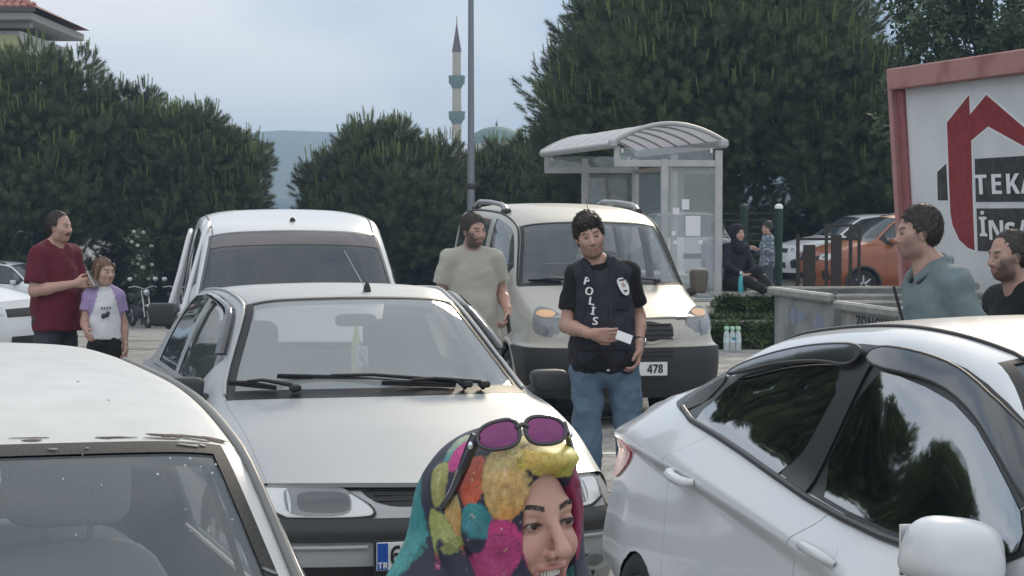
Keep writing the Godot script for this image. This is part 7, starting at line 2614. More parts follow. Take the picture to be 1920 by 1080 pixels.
func far_people() -> void:
	# two people sitting on the planter wall
	var sit := {hip = Vector3(0, .14, -.05), hl = Vector3(-.09, .12, -.02), hr = Vector3(.09, .12, -.02), belly = Vector3(0, .28, -.05), chest = Vector3(0, .48, -.04), neck = Vector3(0, .68, -.03), head = Vector3(0, .84, .02), sl = Vector3(-.17, .63, -.03), sr = Vector3(.17, .63, -.03), el = Vector3(-.22, .38, .05), er = Vector3(.22, .38, .05), wl = Vector3(-.08, .24, .28), wr = Vector3(.10, .22, .30), kl = Vector3(-.12, .16, .42), kr = Vector3(.10, .30, .36), al = Vector3(-.05, .07, .70), ar = Vector3(.12, .07, .62), tl = Vector3(-.06, .05, .84), tr = Vector3(.14, .05, .76)}
	var R := simple("woman in dark clothes and headscarf sitting on the planter wall", Vector3(3.05, 0.722, -28.9), 0.55, 1.64, sit, {shirt = cloth_mat(lin(0.016, 0.016, 0.028), 15), sleeve = 1.85, hem = 0.06, waist = 0.5, trousers = cloth_mat(lin(0.014, 0.014, 0.018), 16), no_ears = true}, "people sitting on the planter wall")
	var sf := Field.new()
	sf.xf = R.hx
	sf.ell(Vector3(0, .025, -.03), Vector3(.098, .110, .118), 0.03)
	sf.cap(Vector3(0, -.10, -.02), Vector3(0, -.19, .0), .085, .11, 0.05)
	sf.ell(Vector3(0, -.02, .12), Vector3(.060, .085, .09), 0.01, 1)
	var sm := MB.new()
	sf.into(sm, 0.012, plain)
	part("headscarf", sm.mesh(), cloth_mat(lin(0.014, 0.014, 0.022), 18), R.o)
	var sit2 := sit.duplicate()
	simple("person in a pale lilac shirt sitting with back turned beside the woman in dark clothes", Vector3(2.82, 0.722, -29.25), 2.6, 1.72, sit2, {shirt = cloth_mat(lin(0.36, 0.36, 0.44), 19), sleeve = 1.2, hem = 0.06, waist = 0.5, trousers = cloth_mat(lin(0.02, 0.02, 0.025), 20), hair = Color(0.012, 0.011, 0.011), hair_thick = 0.03}, "people sitting on the planter wall")
	var bt := thing("turquoise_bottle", "turquoise drinking bottle standing on the planter wall beside the seated woman", "bottle", Vector3(3.06, 0.722, -28.50))
	part("bottle_body", MB.new().lathe([Vector2(0.035, 0), Vector2(0.038, 0.02), Vector2(0.036, 0.16), Vector2(0.03, 0.20), Vector2(0.014, 0.23), Vector2(0.014, 0.26)], 12).mesh(), mat(lin(0.06, 0.36, 0.42), 0.3), bt)
	part("bottle_cap", MB.new().lathe([Vector2(0.017, 0.25), Vector2(0.017, 0.285), Vector2(0.001, 0.286)], 10).mesh(), M.label_white, bt)
	# boy by the fence
	var chk := func(q: Vector3, _n: Vector3) -> Color:
		return Color(0.10, 0.13, 0.19) if (int(floor(q.x * 22.0 + 100.0)) + int(floor(q.y * 22.0))) % 2 == 0 else Color(0.30, 0.33, 0.38)
	simple("boy in a checked shirt and dark waistcoat standing behind the fence post", Vector3(4.55, 0.10, -38.0), -1.2, 1.52, {wl = Vector3(-.1, 1.22, .32), wr = Vector3(.1, 1.22, .32), el = Vector3(-.24, 1.16, .03), er = Vector3(.24, 1.16, .03)}, {shirt = M.cloth_vc, shirt_paint = chk, sleeve = 1.8, trousers = cloth_mat(lin(0.06, 0.08, 0.10), 21), hair = Color(0.015, 0.013, 0.012), hair_thick = 0.02, bulk = 0.92})
	# heads behind the parked white car
	simple("man in a light shirt behind the white car at the far left", Vector3(-13.6, -1.2, -59.0), 0.9, 1.70, {}, {shirt = cloth_mat(lin(0.40, 0.46, 0.55), 22), trousers = cloth_mat(lin(0.04, 0.04, 0.05), 23), hair = Color(0.02, 0.017, 0.015)})
	simple("man in a dark top just right of the light shirted man behind the white car", Vector3(-13.15, -1.2, -59.6), 0.4, 1.72, {}, {shirt = cloth_mat(lin(0.05, 0.045, 0.045), 24), trousers = cloth_mat(lin(0.04, 0.04, 0.05), 25), hair = Color(0.02, 0.017, 0.015)})
	simple("man in a grey shirt far behind the girl", Vector3(-10.65, -1.0, -52.5), 0.6, 1.70, {wl = Vector3(-.06, 1.15, .30), wr = Vector3(.1, 1.12, .30), el = Vector3(-.25, 1.12, .0), er = Vector3(.25, 1.12, .0)}, {shirt = cloth_mat(lin(0.15, 0.155, 0.15), 26), trousers = cloth_mat(lin(0.04, 0.04, 0.05), 27), hair = Color(0.02, 0.017, 0.015)})

func woman() -> void:
	var o := thing("person", "smiling woman in a colourful leaf print headscarf with sunglasses pushed up", "person", Vector3(0.0087, 0, -3.2), 0.0)
	var hx := Transform3D(Basis(Vector3.UP, 0.593) * Basis(Vector3.RIGHT, -0.02) * Basis(Vector3.BACK, 0.05), Vector3(0, 1.31, 0))
	var skin := Color(0.47, 0.275, 0.215)
	var f := Field.new()
	f.xf = hx
	f.ell(Vector3(0, .045, -.010), Vector3(.073, .085, .092), 0.03)
	f.ell(Vector3(0, -.030, .028), Vector3(.058, .086, .062), 0.03)
	f.ell(Vector3(0, -.106, .064), Vector3(.022, .017, .019), 0.03)
	f.cap(Vector3(-.034, -.078, .018), Vector3(.034, -.078, .018), .026, .026, 0.035)
	for sg in [-1.0, 1.0]: f.ell(Vector3(.034 * sg, -.037, .062), Vector3(.023, .022, .023), 0.026)
	f.cap(Vector3(-.032, .021, .078), Vector3(.032, .021, .078), .010, .010, 0.020)
	for sg in [-1.0, 1.0]: f.ell(Vector3(.031 * sg, -.001, .103), Vector3(.018, .0105, .014), 0.014, 1)
	for sg in [-1.0, 1.0]:
		f.ell(Vector3(.031 * sg, -.001, .0750), Vector3(.0160, .0138, .0145), 0.004)
		f.ell(Vector3(.0312 * sg, -.0020, .096), Vector3(.0135, .0034, .020), 0.0012, 1, Basis(Vector3.BACK, 0.10 * sg))
	f.cap(Vector3(0, .012, .085), Vector3(0, -.032, .114), .0075, .0098, 0.013)
	f.ell(Vector3(0, -.040, .117), Vector3(.0118, .0100, .0100), 0.009)
	for sg in [-1.0, 1.0]:
		f.ell(Vector3(.0140 * sg, -.0440, .101), Vector3(.0078, .0075, .0105), 0.006)
		f.ell(Vector3(.0072 * sg, -.0535, .105), Vector3(.0034, .0024, .0050), 0.002, 1)
		# laugh lines
		f.cap(Vector3(.0205 * sg, -.045, .1005), Vector3(.0375 * sg, -.070, .0845), .0035, .0030, 0.012, 1)
	# smiling lips round an open row of teeth
	for sg in [-1.0, 1.0]:
		f.cap(Vector3(0, -.0660, .0925), Vector3(.0175 * sg, -.0655, .0860), .0046, .0042, 0.005)
		f.cap(Vector3(.0175 * sg, -.0655, .0860), Vector3(.0310 * sg, -.0665, .0735), .0042, .0032, 0.005)
		f.cap(Vector3(0, -.0905, .0885), Vector3(.0170 * sg, -.0865, .0840), .0062, .0056, 0.006)
		f.cap(Vector3(.0170 * sg, -.0865, .0840), Vector3(.0310 * sg, -.0685, .0735), .0056, .0032, 0.006)
	f.ell(Vector3(0, -.0765, .092), Vector3(.0262, .0078, .022), 0.002, 1)
	f.cap(Vector3(0, -.075, -.020), Vector3(0, -.20, -.045), .046, .052, 0.03)
	f.xf = Transform3D.IDENTITY
	var inv := hx.affine_inverse()
	var nz := FastNoiseLite.new()
	nz.frequency = 40.0
	var paintf := func(p: Vector3, _n: Vector3) -> Color:
		var q := inv * p
		var c := skin * (1.0 + 0.05 * nz.get_noise_3dv(q * 4.0))
		var ax := absf(q.x)
		# flush of the cheeks and nose
		c = c.lerp(Color(0.50, 0.22, 0.19), 0.35 * exp(-(pow((ax - 0.038) / 0.018, 2.0) + pow((q.y + 0.036) / 0.016, 2.0))))
		if q.z > 0.04:
			if ax > 0.013 and ax < 0.054:
				var t := (ax - 0.013) / 0.041
				var by := 0.0215 + 0.0085 * sin(t * 2.1) - 0.004 * t
				var th := lerpf(0.0044, 0.0016, t * t)
				var e := absf(q.y - by) / th
				if e < 1.3: c = c.lerp(Color(0.030, 0.020, 0.017), clampf(1.3 - e, 0.0, 0.6))
			var ex := ax - 0.0312
			var ey := q.y + 0.002
			var em := sqrt(pow(ex / 0.0150, 2.0) + pow(ey / 0.0062, 2.0))
			if em < 1.12 and q.z > 0.055: c = c.lerp(Color(0.045, 0.025, 0.02), 0.9 if ey > -0.001 else 0.45)
			elif em < 1.6 and q.z > 0.055: c = c.lerp(Color(0.26, 0.13, 0.11), 0.35)
			# lips
			var lipc := Color(0.40, 0.165, 0.145)
			var up := absf(q.y + 0.0660) < 0.0052 - ax * 0.06 and ax < 0.031 and q.z > 0.066
			var lo := absf(q.y + 0.0895 - ax * ax * 17.0) < 0.0064 - ax * 0.07 and ax < 0.031 and q.z > 0.066
			if up or lo: c = c.lerp(lipc, 0.8)
			if ax < 0.026 and q.y < -0.069 and q.y > -0.084 and q.z < 0.078: c = Color(0.10, 0.03, 0.03)
			if pow((ax - 0.0072) / 0.0036, 2.0) + pow((q.y + 0.0535) / 0.0022, 2.0) < 1.0: c = c.lerp(Color(0.10, 0.04, 0.035), 0.7)
		c.a = 1.0
		return c
	var mb := MB.new()
	f.into(mb, 0.0026, paintf)
	# the rest of the body, hidden below the frame
	var J := {sl = Vector3(-.165, 1.12, -.03), sr = Vector3(.165, 1.12, -.03)}
	var bf := Field.new()
	bf.ell(Vector3(0, 1.0, -.03), Vector3(.14, .17, .10), 0.05)
	bf.ell(Vector3(0, .80, -.03), Vector3(.14, .16, .11), 0.05)
	bf.cap(J.sl, J.sr, .05, .05, 0.05)
	bf.cap(Vector3(0, 1.08, -.04), Vector3(0, 1.20, -.03), .055, .05, 0.03)
	for sg in [-1.0, 1.0]:
		bf.cap(Vector3(.165 * sg, 1.12, -.03), Vector3(.21 * sg, .88, -.05), .045, .038, 0.03)
		bf.cap(Vector3(.21 * sg, .88, -.05), Vector3(.20 * sg, .68, .05), .038, .028, 0.03)
		bf.cap(Vector3(.08 * sg, .72, -.03), Vector3(.09 * sg, .40, -.01), .08, .055, 0.03)
		bf.cap(Vector3(.09 * sg, .40, -.01), Vector3(.09 * sg, .07, -.04), .053, .036, 0.03)
		bf.cap(Vector3(.09 * sg, .04, -.05), Vector3(.10 * sg, .03, .09), .034, .028, 0.03)
	bf.into(mb, 0.02, func(_p, _n): return skin)
	for sg in [-1.0, 1.0]:
		var gf := Field.new()
		hand_field(gf, Transform3D(Basis(Vector3(1, 0, 0), Vector3(0, 0.9, -0.4).normalized(), Vector3(0, 0.4, 0.9).normalized()), Vector3(.20 * sg, .68, .05)), -sg, 0.88, 0.5)
		gf.into(mb, 0.006, func(_p, _n): return skin)
	part("body", mb.mesh(), M.skin, o)
	# brows and lashes as fine hairs rooted on the skin
	var bh := MB.new()
	var br2 := RandomNumberGenerator.new()
	br2.seed = 5
	for sg in [-1.0, 1.0]:
		for i in 150:
			var t := br2.randf()
			var bx: float = sg * (0.013 + 0.041 * t)
			var by := 0.0215 + 0.0085 * sin(t * 2.1) - 0.004 * t + br2.randf_range(-1.0, 1.0) * lerpf(0.0034, 0.0012, t * t)
			var q := face_point(f, hx, bx, by)
			var dir := (hx.basis * Vector3(sg * 1.0, lerpf(0.7, -0.25, t) + br2.randfn() * 0.15, -0.25 - 0.5 * t)).normalized()
			hair_tri(bh, q, dir, br2.randf_range(0.005, 0.009), 0.0007, hx.basis.z)
		for i in 46:
			var t := br2.randf_range(-1.0, 1.0)
			var q := face_point(f, hx, sg * 0.0312 + t * 0.0132, -0.002 + 0.0052 * (1.0 - t * t * 0.8) + sg * t * 0.0012)
			var dir := (hx.basis * Vector3(t * 0.6, 0.15 + br2.randfn() * 0.1, 1.0)).normalized()
			hair_tri(bh, q - hx.basis.z * 0.001, dir, br2.randf_range(0.005, 0.008), 0.0006, hx.basis.y)
	part("brows_and_lashes", bh.mesh(), mat(lin(0.018, 0.013, 0.011), 0.6), o)
	# coat
	var cf := Field.new()
	cf.ell(Vector3(0, 1.0, -.03), Vector3(.165, .185, .125), 0.05)
	cf.cap(J.sl, J.sr, .066, .066, 0.05)
	cf.flat(Vector3(0, .95, -.03), Vector3(0, .25, -.03), .15, .24, 0.06)
	for sg in [-1.0, 1.0]:
		cf.cap(Vector3(.165 * sg, 1.12, -.03), Vector3(.21 * sg, .88, -.05), .062, .055, 0.03)
		cf.flat(Vector3(.21 * sg, .88, -.05), Vector3(.20 * sg, .70, .04), .055, .046, 0.03)
	fold_noise(cf, 0.014, 9, 6.0)
	var cm := MB.new()
	cf.into(cm, 0.018, plain)
	part("coat", cm.mesh(), cloth_mat(lin(0.03, 0.032, 0.06), 30), o)
	for sg in [-1.0, 1.0]: part("shoe", MB.new().ellipsoid(Vector3(.095 * sg, .045, .03), Vector3(.045, .045, .13), 12, 8).mesh(), M.shoe, o)
	# eyes and teeth
	for sg in [-1.0, 1.0]:
		var eb := MB.new()
		var ec := hx * Vector3(.031 * sg, -.001, .0762)
		var look := (hx.basis * Vector3(0.20, 0.0, 1.0)).normalized()
		eb.ellipsoid(ec, Vector3.ONE * 0.0122, 28, 20)
		for q in eb.v:
			var a := acos(clampf((q - ec).normalized().dot(look), -1, 1))
			eb.c.append(Color(0.012, 0.009, 0.008) if a < 0.26 else (Color(0.045, 0.022, 0.013) if a < 0.62 else Color(0.32, 0.29, 0.28)))
		part("eye", eb.mesh(), M.eye, o)
	var tb := MB.new()
	for i in 10:
		var a := (i - 4.5) * 0.195
		var p := hx * Vector3(sin(a) * 0.0245, -.0735 + absf(i - 4.5) * 0.0002, .0555 + cos(a) * 0.0285)
		pillow(tb, p, Vector3(.0027 if i in [4, 5] else .0023, .0062, .0022), 0.55, hx.basis * Basis(Vector3.UP, a), -0.1, 10, 8)
	var teeth := part("teeth", tb.mesh(), mat(lin(0.62, 0.60, 0.54), 0.25), o)
	# headscarf
	var s := Field.new()
	s.xf = hx
	s.ell(Vector3(0, .030, -.040), Vector3(.110, .106, .138), 0.04)
	s.ell(Vector3(0, -.01, -.11), Vector3(.09, .09, .075), 0.05)
	s.ell(Vector3(0, -.045, .004), Vector3(.083, .100, .084), 0.04)
	s.cap(Vector3(0, -.075, -.02), Vector3(0, -.17, -.01), .088, .105, 0.06)
	s.cap(Vector3(-.035, .090, .036), Vector3(.035, .090, .036), .026, .026, 0.04)
	s.xf = Transform3D.IDENTITY
	s.cap(Vector3(-.100, 1.31, -.035), Vector3(-.135, 1.16, -.03), .045, .074, 0.05)
	s.cap(Vector3(-.10, 1.15, -.02), Vector3(.05, 1.11, .0), .10, .11, 0.06)
	s.xf = hx
	s.ell(Vector3(.003, -.018, .118), Vector3(.0555, .101, .085), 0.006, 1)
	s.ell(Vector3(0, -.01, -.01), Vector3(.070, .09, .085), 0.004, 1)
	# hem roll round the face and long folds from crown to chin
	var rim := [Vector3(0, .0875, .0880), Vector3(.032, .0790, .0815), Vector3(.0560, .050, .068), Vector3(.0650, .010, .056), Vector3(.0645, -.040, .048), Vector3(.054, -.085, .046), Vector3(.030, -.118, .060), Vector3(0, -.128, .066)]
	for sg in [-1.0, 1.0]:
		for i in rim.size() - 1:
			var a: Vector3 = rim[i]
			var b: Vector3 = rim[i + 1]
			s.cap(Vector3(a.x * sg, a.y, a.z), Vector3(b.x * sg, b.y, b.z), .0065, .0065, 0.012)
	# brim standing forward over the forehead
	s.ell(Vector3(.006, .098, .070), Vector3(.058, .014, .036), 0.02, 0, Basis(Vector3.BACK, -0.12) * Basis(Vector3.RIGHT, 0.25))
	for q in [[Vector3(-.075, .085, .00), Vector3(-.098, -.01, .025), Vector3(-.075, -.095, .055)], [Vector3(-.095, .07, -.06), Vector3(-.113, -.03, -.02), Vector3(-.092, -.125, .03)], [Vector3(-.03, .12, .01), Vector3(-.066, .06, .060), Vector3(-.074, -.02, .062)]]:
		s.cap(q[0], q[1], .010, .010, 0.022)
		s.cap(q[1], q[2], .010, .008, 0.022)
	s.xf = Transform3D.IDENTITY
	fold_noise(s, 0.0025, 14, 6.0, Vector3(1.2, 0.7, 1.2))
	var petals := [
		[Vector3(-.1637, 1.2650, -.0408), Vector3(-.3735, -.9188, .1277), .100, .062, Color(.02, .17, .19), Color(.05, .28, .26)],
		[Vector3(-.0949, 1.4204, -.0021), Vector3(.5511, .6343, -.5422), .034, .019, Color(.05, .25, .24), Color(.40, .42, .28)],
		[Vector3(-.0848, 1.4139, .0253), Vector3(.6229, .7108, -.3267), .040, .023, Color(.42, .03, .17), Color(.55, .06, .26)],
		[Vector3(-.0686, 1.3748, .0726), Vector3(.2276, .9373, -.2640), .044, .024, Color(.46, .075, .03), Color(.42, .10, .07)],
		[Vector3(-.1179, 1.3676, .0241), Vector3(.0929, .9297, -.3565), .046, .017, Color(.20, .19, .05), Color(.36, .34, .12)],
		[Vector3(-.0568, 1.3157, .0835), Vector3(.7312, -.6488, .2109), .032, .024, Color(.03, .22, .22), Color(.02, .13, .17)],
		[Vector3(-.0197, 1.3718, .0950), Vector3(-.0012, .9309, -.3652), .064, .036, Color(.46, .21, .05), Color(.50, .44, .20)],
		[Vector3(.0491, 1.4079, .0554), Vector3(.6767, -.0634, -.7335), .070, .024, Color(.52, .34, .09), Color(.42, .44, .08)],
		[Vector3(-.0958, 1.3259, .0564), Vector3(.2943, -.9499, .1054), .040, .017, Color(.48, .42, .18), Color(.45, .22, .06)],
		[Vector3(-.1003, 1.2804, .0241), Vector3(.5443, -.8380, -.0374), .082, .020, Color(.24, .27, .06), Color(.36, .38, .14)],
		[Vector3(-.0174, 1.2944, .0891), Vector3(.4292, -.8154, -.3884), .030, .021, Color(.40, .03, .15), Color(.46, .04, .17)],
		[Vector3(-.0280, 1.2587, .0750), Vector3(.2292, .5402, .4098), .050, .030, Color(.26, .02, .10), Color(.36, .04, .15)],
		[Vector3(-.0639, 1.2472, .0336), Vector3(.2743, -.8312, -.3255), .040, .009, Color(.42, .10, .03), Color(.42, .10, .03)],
		[Vector3(.0966, 1.3371, .0354), Vector3(-.0322, -.9818, .1874), .085, .030, Color(.15, .006, .04), Color(.22, .012, .06)]]
	# smaller leaves scattered over the dark cloth between the large ones
	var prng := RandomNumberGenerator.new()
	prng.seed = 77
	var tones := [Color(.05, .26, .25), Color(.42, .05, .17), Color(.44, .15, .04), Color(.48, .40, .12), Color(.26, .28, .07), Color(.30, .03, .12)]
	for k in 26:
		var dd := Vector3(prng.randfn(), prng.randfn() * 0.9 - 0.2, prng.randfn() * 0.8 + 0.4).normalized()
		var pc := hx * (Vector3(0, .0, -.03) + dd * Vector3(.115, .15, .135))
		var tt := Vector3(prng.randfn(), prng.randfn(), prng.randfn()).cross(dd).normalized()
		var tc: Color = tones[prng.randi() % 6]
		petals.push_front([pc, tt, prng.randf_range(.022, .040), prng.randf_range(.009, .016), tc * 0.7, tc])
	for q in petals: q[1] = q[1].normalized()
	var pn := FastNoiseLite.new()
	pn.frequency = 55.0
	pn.fractal_octaves = 3
	var pn2 := FastNoiseLite.new()
	pn2.seed = 4
	pn2.frequency = 24.0
	var scarf_paint := func(p: Vector3, n: Vector3) -> Color:
		var c := Color(0.014, 0.015, 0.032)
		var g := pn.get_noise_3dv(p)
		var g2 := pn2.get_noise_3dv(p)
		for i in petals.size():
			var q: Array = petals[i]
			var r: Vector3 = p - q[0]
			r -= n * r.dot(n) * 0.6
			var a: float = r.dot(q[1]) / q[2]
			if absf(a) > 1.0: continue
			var w: float = (r - q[1] * r.dot(q[1])).length() / q[3]
			var edge := pow(1.0 - a * a, 0.62) * (1.0 + 0.10 * g)
			if w > edge: continue
			c = (q[4] as Color).lerp(q[5], clampf(a * 0.5 + 0.5 + 0.5 * g2, 0.0, 1.0))
			c *= (1.0 + 0.20 * g) * (1.0 + 0.42 * pn2.get_noise_2d(a * 0.10 + i * 3.0, w * 0.55 + a * 0.12))
			# veins: the midrib and slanting side veins
			if w < 0.05: c = c.lerp(Color(0.60, 0.52, 0.36), 0.55)
			elif absf(fposmod(a * 5.0 - w * 1.6, 1.0) - 0.5) < 0.06: c = c * 0.78
			if g > 0.50: c = c.lerp(Color(0.04, 0.035, 0.04), 0.55)
			if w > edge - 0.07: c = c * 0.6
		# scattered pale specks on the dark cloth
		if pn.get_noise_3dv(p * 2.3 + Vector3(7, 3, 1)) > 0.66: c = c.lerp(Color(0.45, 0.42, 0.42), 0.5)
		c.a = 1.0
		return c
	var sm := MB.new()
	s.into(sm, 0.0030, scarf_paint)
	part("headscarf", sm.mesh(), M.scarf, o)
	# sunglasses pushed up on the scarf
	var gl := thing("sunglasses", "dark framed sunglasses with purple lenses resting on the woman's headscarf", "sunglasses", o.position)
	var gx := Transform3D(Basis(Vector3.UP, 0.30) * Basis(Vector3.BACK, 0.07) * Basis(Vector3.RIGHT, -0.30), Vector3(0.0070, 1.4470, 0.084))
	for sg in [-1.0, 1.0]:
		var ring := []
		var lens := PackedVector2Array()
		for i in 33:
			var an := TAU * i / 32.0
			var x := signf(cos(an)) * pow(absf(cos(an)), 0.80) * 0.0315
			var y: float = signf(sin(an)) * pow(absf(sin(an)), 0.80) * (0.0205 + 0.0025 * cos(an) * -sg)
			var z: float = -0.10 * pow((x * sg + 0.036) , 2.0) * 14.0 * 0.12
			ring.append(gx * Vector3(x + 0.0362 * sg, y - 0.08 * x * sg, z * 1.0 - absf(x + 0.0362 * sg) * 0.10))
		var fr := MB.new()
		fr.tube(ring, 0.0034, 8, false)
		var fp := part("lens_frame", fr.mesh(), M.glasses, gl)
		var lm := MB.new()
		var ctr := Vector3.ZERO
		for i in 32: ctr += ring[i] / 32.0
		ctr += gx.basis * Vector3(0, 0, 0.006)
		var nn := (gx.basis * Vector3(0.06 * sg, 0, 1)).normalized()
		for rr in 5:
			for i in 32:
				for t in [[rr, i], [rr + 1, i], [rr + 1, i + 1], [rr, i], [rr + 1, i + 1], [rr, i + 1]]:
					var fq: float = t[0] / 5.0
					var e: Vector3 = ring[t[1] % 32]
					var q: Vector3 = ctr.lerp(e, fq) + nn * 0.004 * (1.0 - fq * fq)
					lm.v.append(q)
					lm.n.append((nn + (q - ctr) * 9.0).normalized())
					lm.ix.append(lm.v.size() - 1)
		part("lens", lm.mesh(), M.purple_lens, gl)
		var tp := MB.new()
		var hinge := gx * Vector3(0.0675 * sg, 0.004, -0.008)
		var end := hx * Vector3(0.108 * sg, 0.012, -0.055)
		var md := hx * Vector3(0.112 * sg, 0.060, 0.012)
		tp.tube(bez(hinge, hinge.lerp(md, 0.6) + Vector3(-0.004, 0.004, 0.010), md + hx.basis * Vector3(0.008 * sg, -0.02, 0.004), end + hx.basis * Vector3(0.006 * sg, 0, 0)), [0.0078, 0.0076, 0.0072, 0.0066, 0.006, 0.0055, 0.005, 0.0046, 0.004], 8, true, Vector2(1.2, 0.5))
		var tpp := part("temple", tp.mesh(), M.glasses, gl)
		part("hinge_ornament", MB.new().ellipsoid(hinge.lerp(md, 0.18) + Vector3(-0.004 if sg < 0 else 0.004, 0.0, 0.009), Vector3(0.004, 0.006, 0.003), 10, 6).mesh(), M.chrome, tpp)
	var br := MB.new()
	br.tube([gx * Vector3(-0.009, 0.008, 0.0), gx * Vector3(0, 0.011, 0.003), gx * Vector3(0.009, 0.008, 0.0)], [0.0042, 0.0038, 0.0042], 8)
	part("bridge", br.mesh(), M.glasses, gl)

func bez(a: Vector3, b: Vector3, c: Vector3, d: Vector3) -> Array:
	var o := []
	for i in 9: o.append(a.bezier_interpolate(b, c, d, i / 8.0))
	return o

func face_point(f: Field, hx: Transform3D, x: float, y: float) -> Vector3:
	var idx := PackedInt32Array()
	for i in f.kind.size(): idx.append(i)
	var p := hx * Vector3(x, y, 0.135)
	for k in 40:
		var d := f.ev(p, idx)
		if d < 0.0004: break
		p -= hx.basis.z * d * 0.8
	return p

func hair_tri(mb: MB, p: Vector3, d: Vector3, l: float, w: float, n: Vector3) -> void:
	var side := d.cross(n).normalized() * w
	mb.tri(p - side, p + side, p + d * l)

# ---------------------------------------------------------------- trees
func shoot_mesh(len_: float, needles: int, nl: float, nw: float, spread: float, seed_: int) -> ArrayMesh:
	var rng := RandomNumberGenerator.new()
	rng.seed = seed_
	var mb := MB.new()
	for k in needles:
		var t := float(k) / needles
		var an := k * 2.399
		var base := Vector3(0, t * len_, 0)
		var tip_up := lerpf(spread * 0.6, 1.6, t * t)
		var d := Vector3(cos(an), tip_up, sin(an)).normalized()
		var side := d.cross(Vector3.UP).normalized() * nw * 0.5
		var l := nl * rng.randf_range(0.75, 1.1)
		mb.tri(base - side, base + side, base + d * l)
	return mb.mesh()

func pine(called: String, label: String, at: Vector3, h: float, w: float, seed_: int, tall := 0.0, dens := 1.0, group := "pines behind the car park") -> void:
	var o := thing(called, label, "tree", at, 0.0, group)
	var rng := RandomNumberGenerator.new()
	rng.seed = seed_
	var tr := MB.new()
	tr.tube([Vector3(0, -0.2, 0), Vector3(0.08, h * 0.3, 0.05), Vector3(-0.05, h * 0.6, 0), Vector3(0, h * 0.9, 0.03)], [w * 0.035, w * 0.03, w * 0.02, 0.03], 10)
	var clumps := []
	var n_out := int(64 * dens)
	for k in n_out:
		var y := 1.0 - 1.45 * (k + 0.5) / n_out
		var an := k * 2.39996 + rng.randf() * 0.5
		var r := sqrt(maxf(0.0, 1.0 - y * y)) * (1.0 - tall * maxf(y + 0.3, 0.0))
		var f := rng.randf_range(0.72, 1.0)
		var c := Vector3(cos(an) * r * w * 0.5 * f, h * 0.5 + y * h * 0.46 * f, sin(an) * r * w * 0.5 * f)
		if c.y < h * 0.12: c.y = h * (0.10 + 0.08 * rng.randf())
		clumps.append([c, rng.randf_range(0.10, 0.17) * w * (1.0 if y < 0.7 else 0.8)])
	for k in int(16 * dens):
		var c := Vector3(rng.randf_range(-0.28, 0.28) * w, h * rng.randf_range(0.15, 0.75), rng.randf_range(-0.28, 0.28) * w)
		clumps.append([c, 0.17 * w])
	for k in range(0, clumps.size(), 3):
		var c: Vector3 = clumps[k][0]
		tr.tube([Vector3(0, clampf(c.y * 0.75, 0.2, h * 0.85), 0), c * Vector3(0.5, 0.9, 0.5), c], [w * 0.012, w * 0.008, 0.01], 5)
	part("trunk", tr.mesh(), M.bark, o)
	var xs: Array[Transform3D] = []
	var cs: Array[Color] = []
	var xs2: Array[Transform3D] = []
	var cs2: Array[Color] = []
	for cl in clumps:
		var c: Vector3 = cl[0]
		var cr: float = cl[1]
		var tone := rng.randf()
		var m := int(95 * clampf(cr / 0.7, 0.5, 1.7))
		for k in m:
			var d := Vector3(rng.randfn(), rng.randfn() * 0.8 + 0.25, rng.randfn()).normalized()
			var p := c + d * cr * pow(rng.randf(), 0.4) * Vector3(1.15, 0.85, 1.15)
			var ax := (d + Vector3(0, 0.55, 0)).normalized()
			var b := Basis(Quaternion(Vector3.UP, ax)).rotated(ax, rng.randf() * TAU).scaled(Vector3.ONE * rng.randf_range(0.75, 1.25))
			xs.append(Transform3D(b, p))
			var g := clampf(0.5 * tone + 0.5 * rng.randf(), 0.0, 1.0)
			cs.append(Color(lerpf(0.038, 0.098, g), lerpf(0.060, 0.130, g), lerpf(0.024, 0.042, g)))
		# upright spring candles on the tops of the clumps
		if c.y > h * 0.28:
			for k in int(20 * clampf(cr / 0.7, 0.5, 1.6)):
				var an := rng.randf() * TAU
				var q := sqrt(rng.randf())
				var p := c + Vector3(cos(an) * q * cr, cr * (0.92 - 0.45 * q * q), sin(an) * q * cr)
				var ax := Vector3(cos(an) * q * 0.22, 1, sin(an) * q * 0.22).normalized()
				var b := Basis(Quaternion(Vector3.UP, ax)).scaled(Vector3(1, rng.randf_range(0.6, 1.3), 1))
				xs2.append(Transform3D(b, p))
				var g := rng.randf()
				cs2.append(Color(lerpf(0.14, 0.23, g), lerpf(0.19, 0.29, g), lerpf(0.06, 0.09, g)))
	crown(o, "crown", M.needle_mesh, xs, cs)
	crown(o, "young_shoots", M.candle_mesh, xs2, cs2)

func crown(o: Node3D, called: String, mesh: Mesh, xs: Array, cs: Array) -> void:
	var mm := MultiMesh.new()
	mm.transform_format = MultiMesh.TRANSFORM_3D
	mm.use_colors = true
	mm.mesh = mesh
	mm.instance_count = xs.size()
	for k in xs.size():
		mm.set_instance_transform(k, xs[k])
		mm.set_instance_color(k, cs[k])
	var mi := MultiMeshInstance3D.new()
	mi.name = called
	mi.multimesh = mm
	mi.material_override = M.leaf
	mi.set_meta("kind", "stuff")
	o.add_child(mi, true)

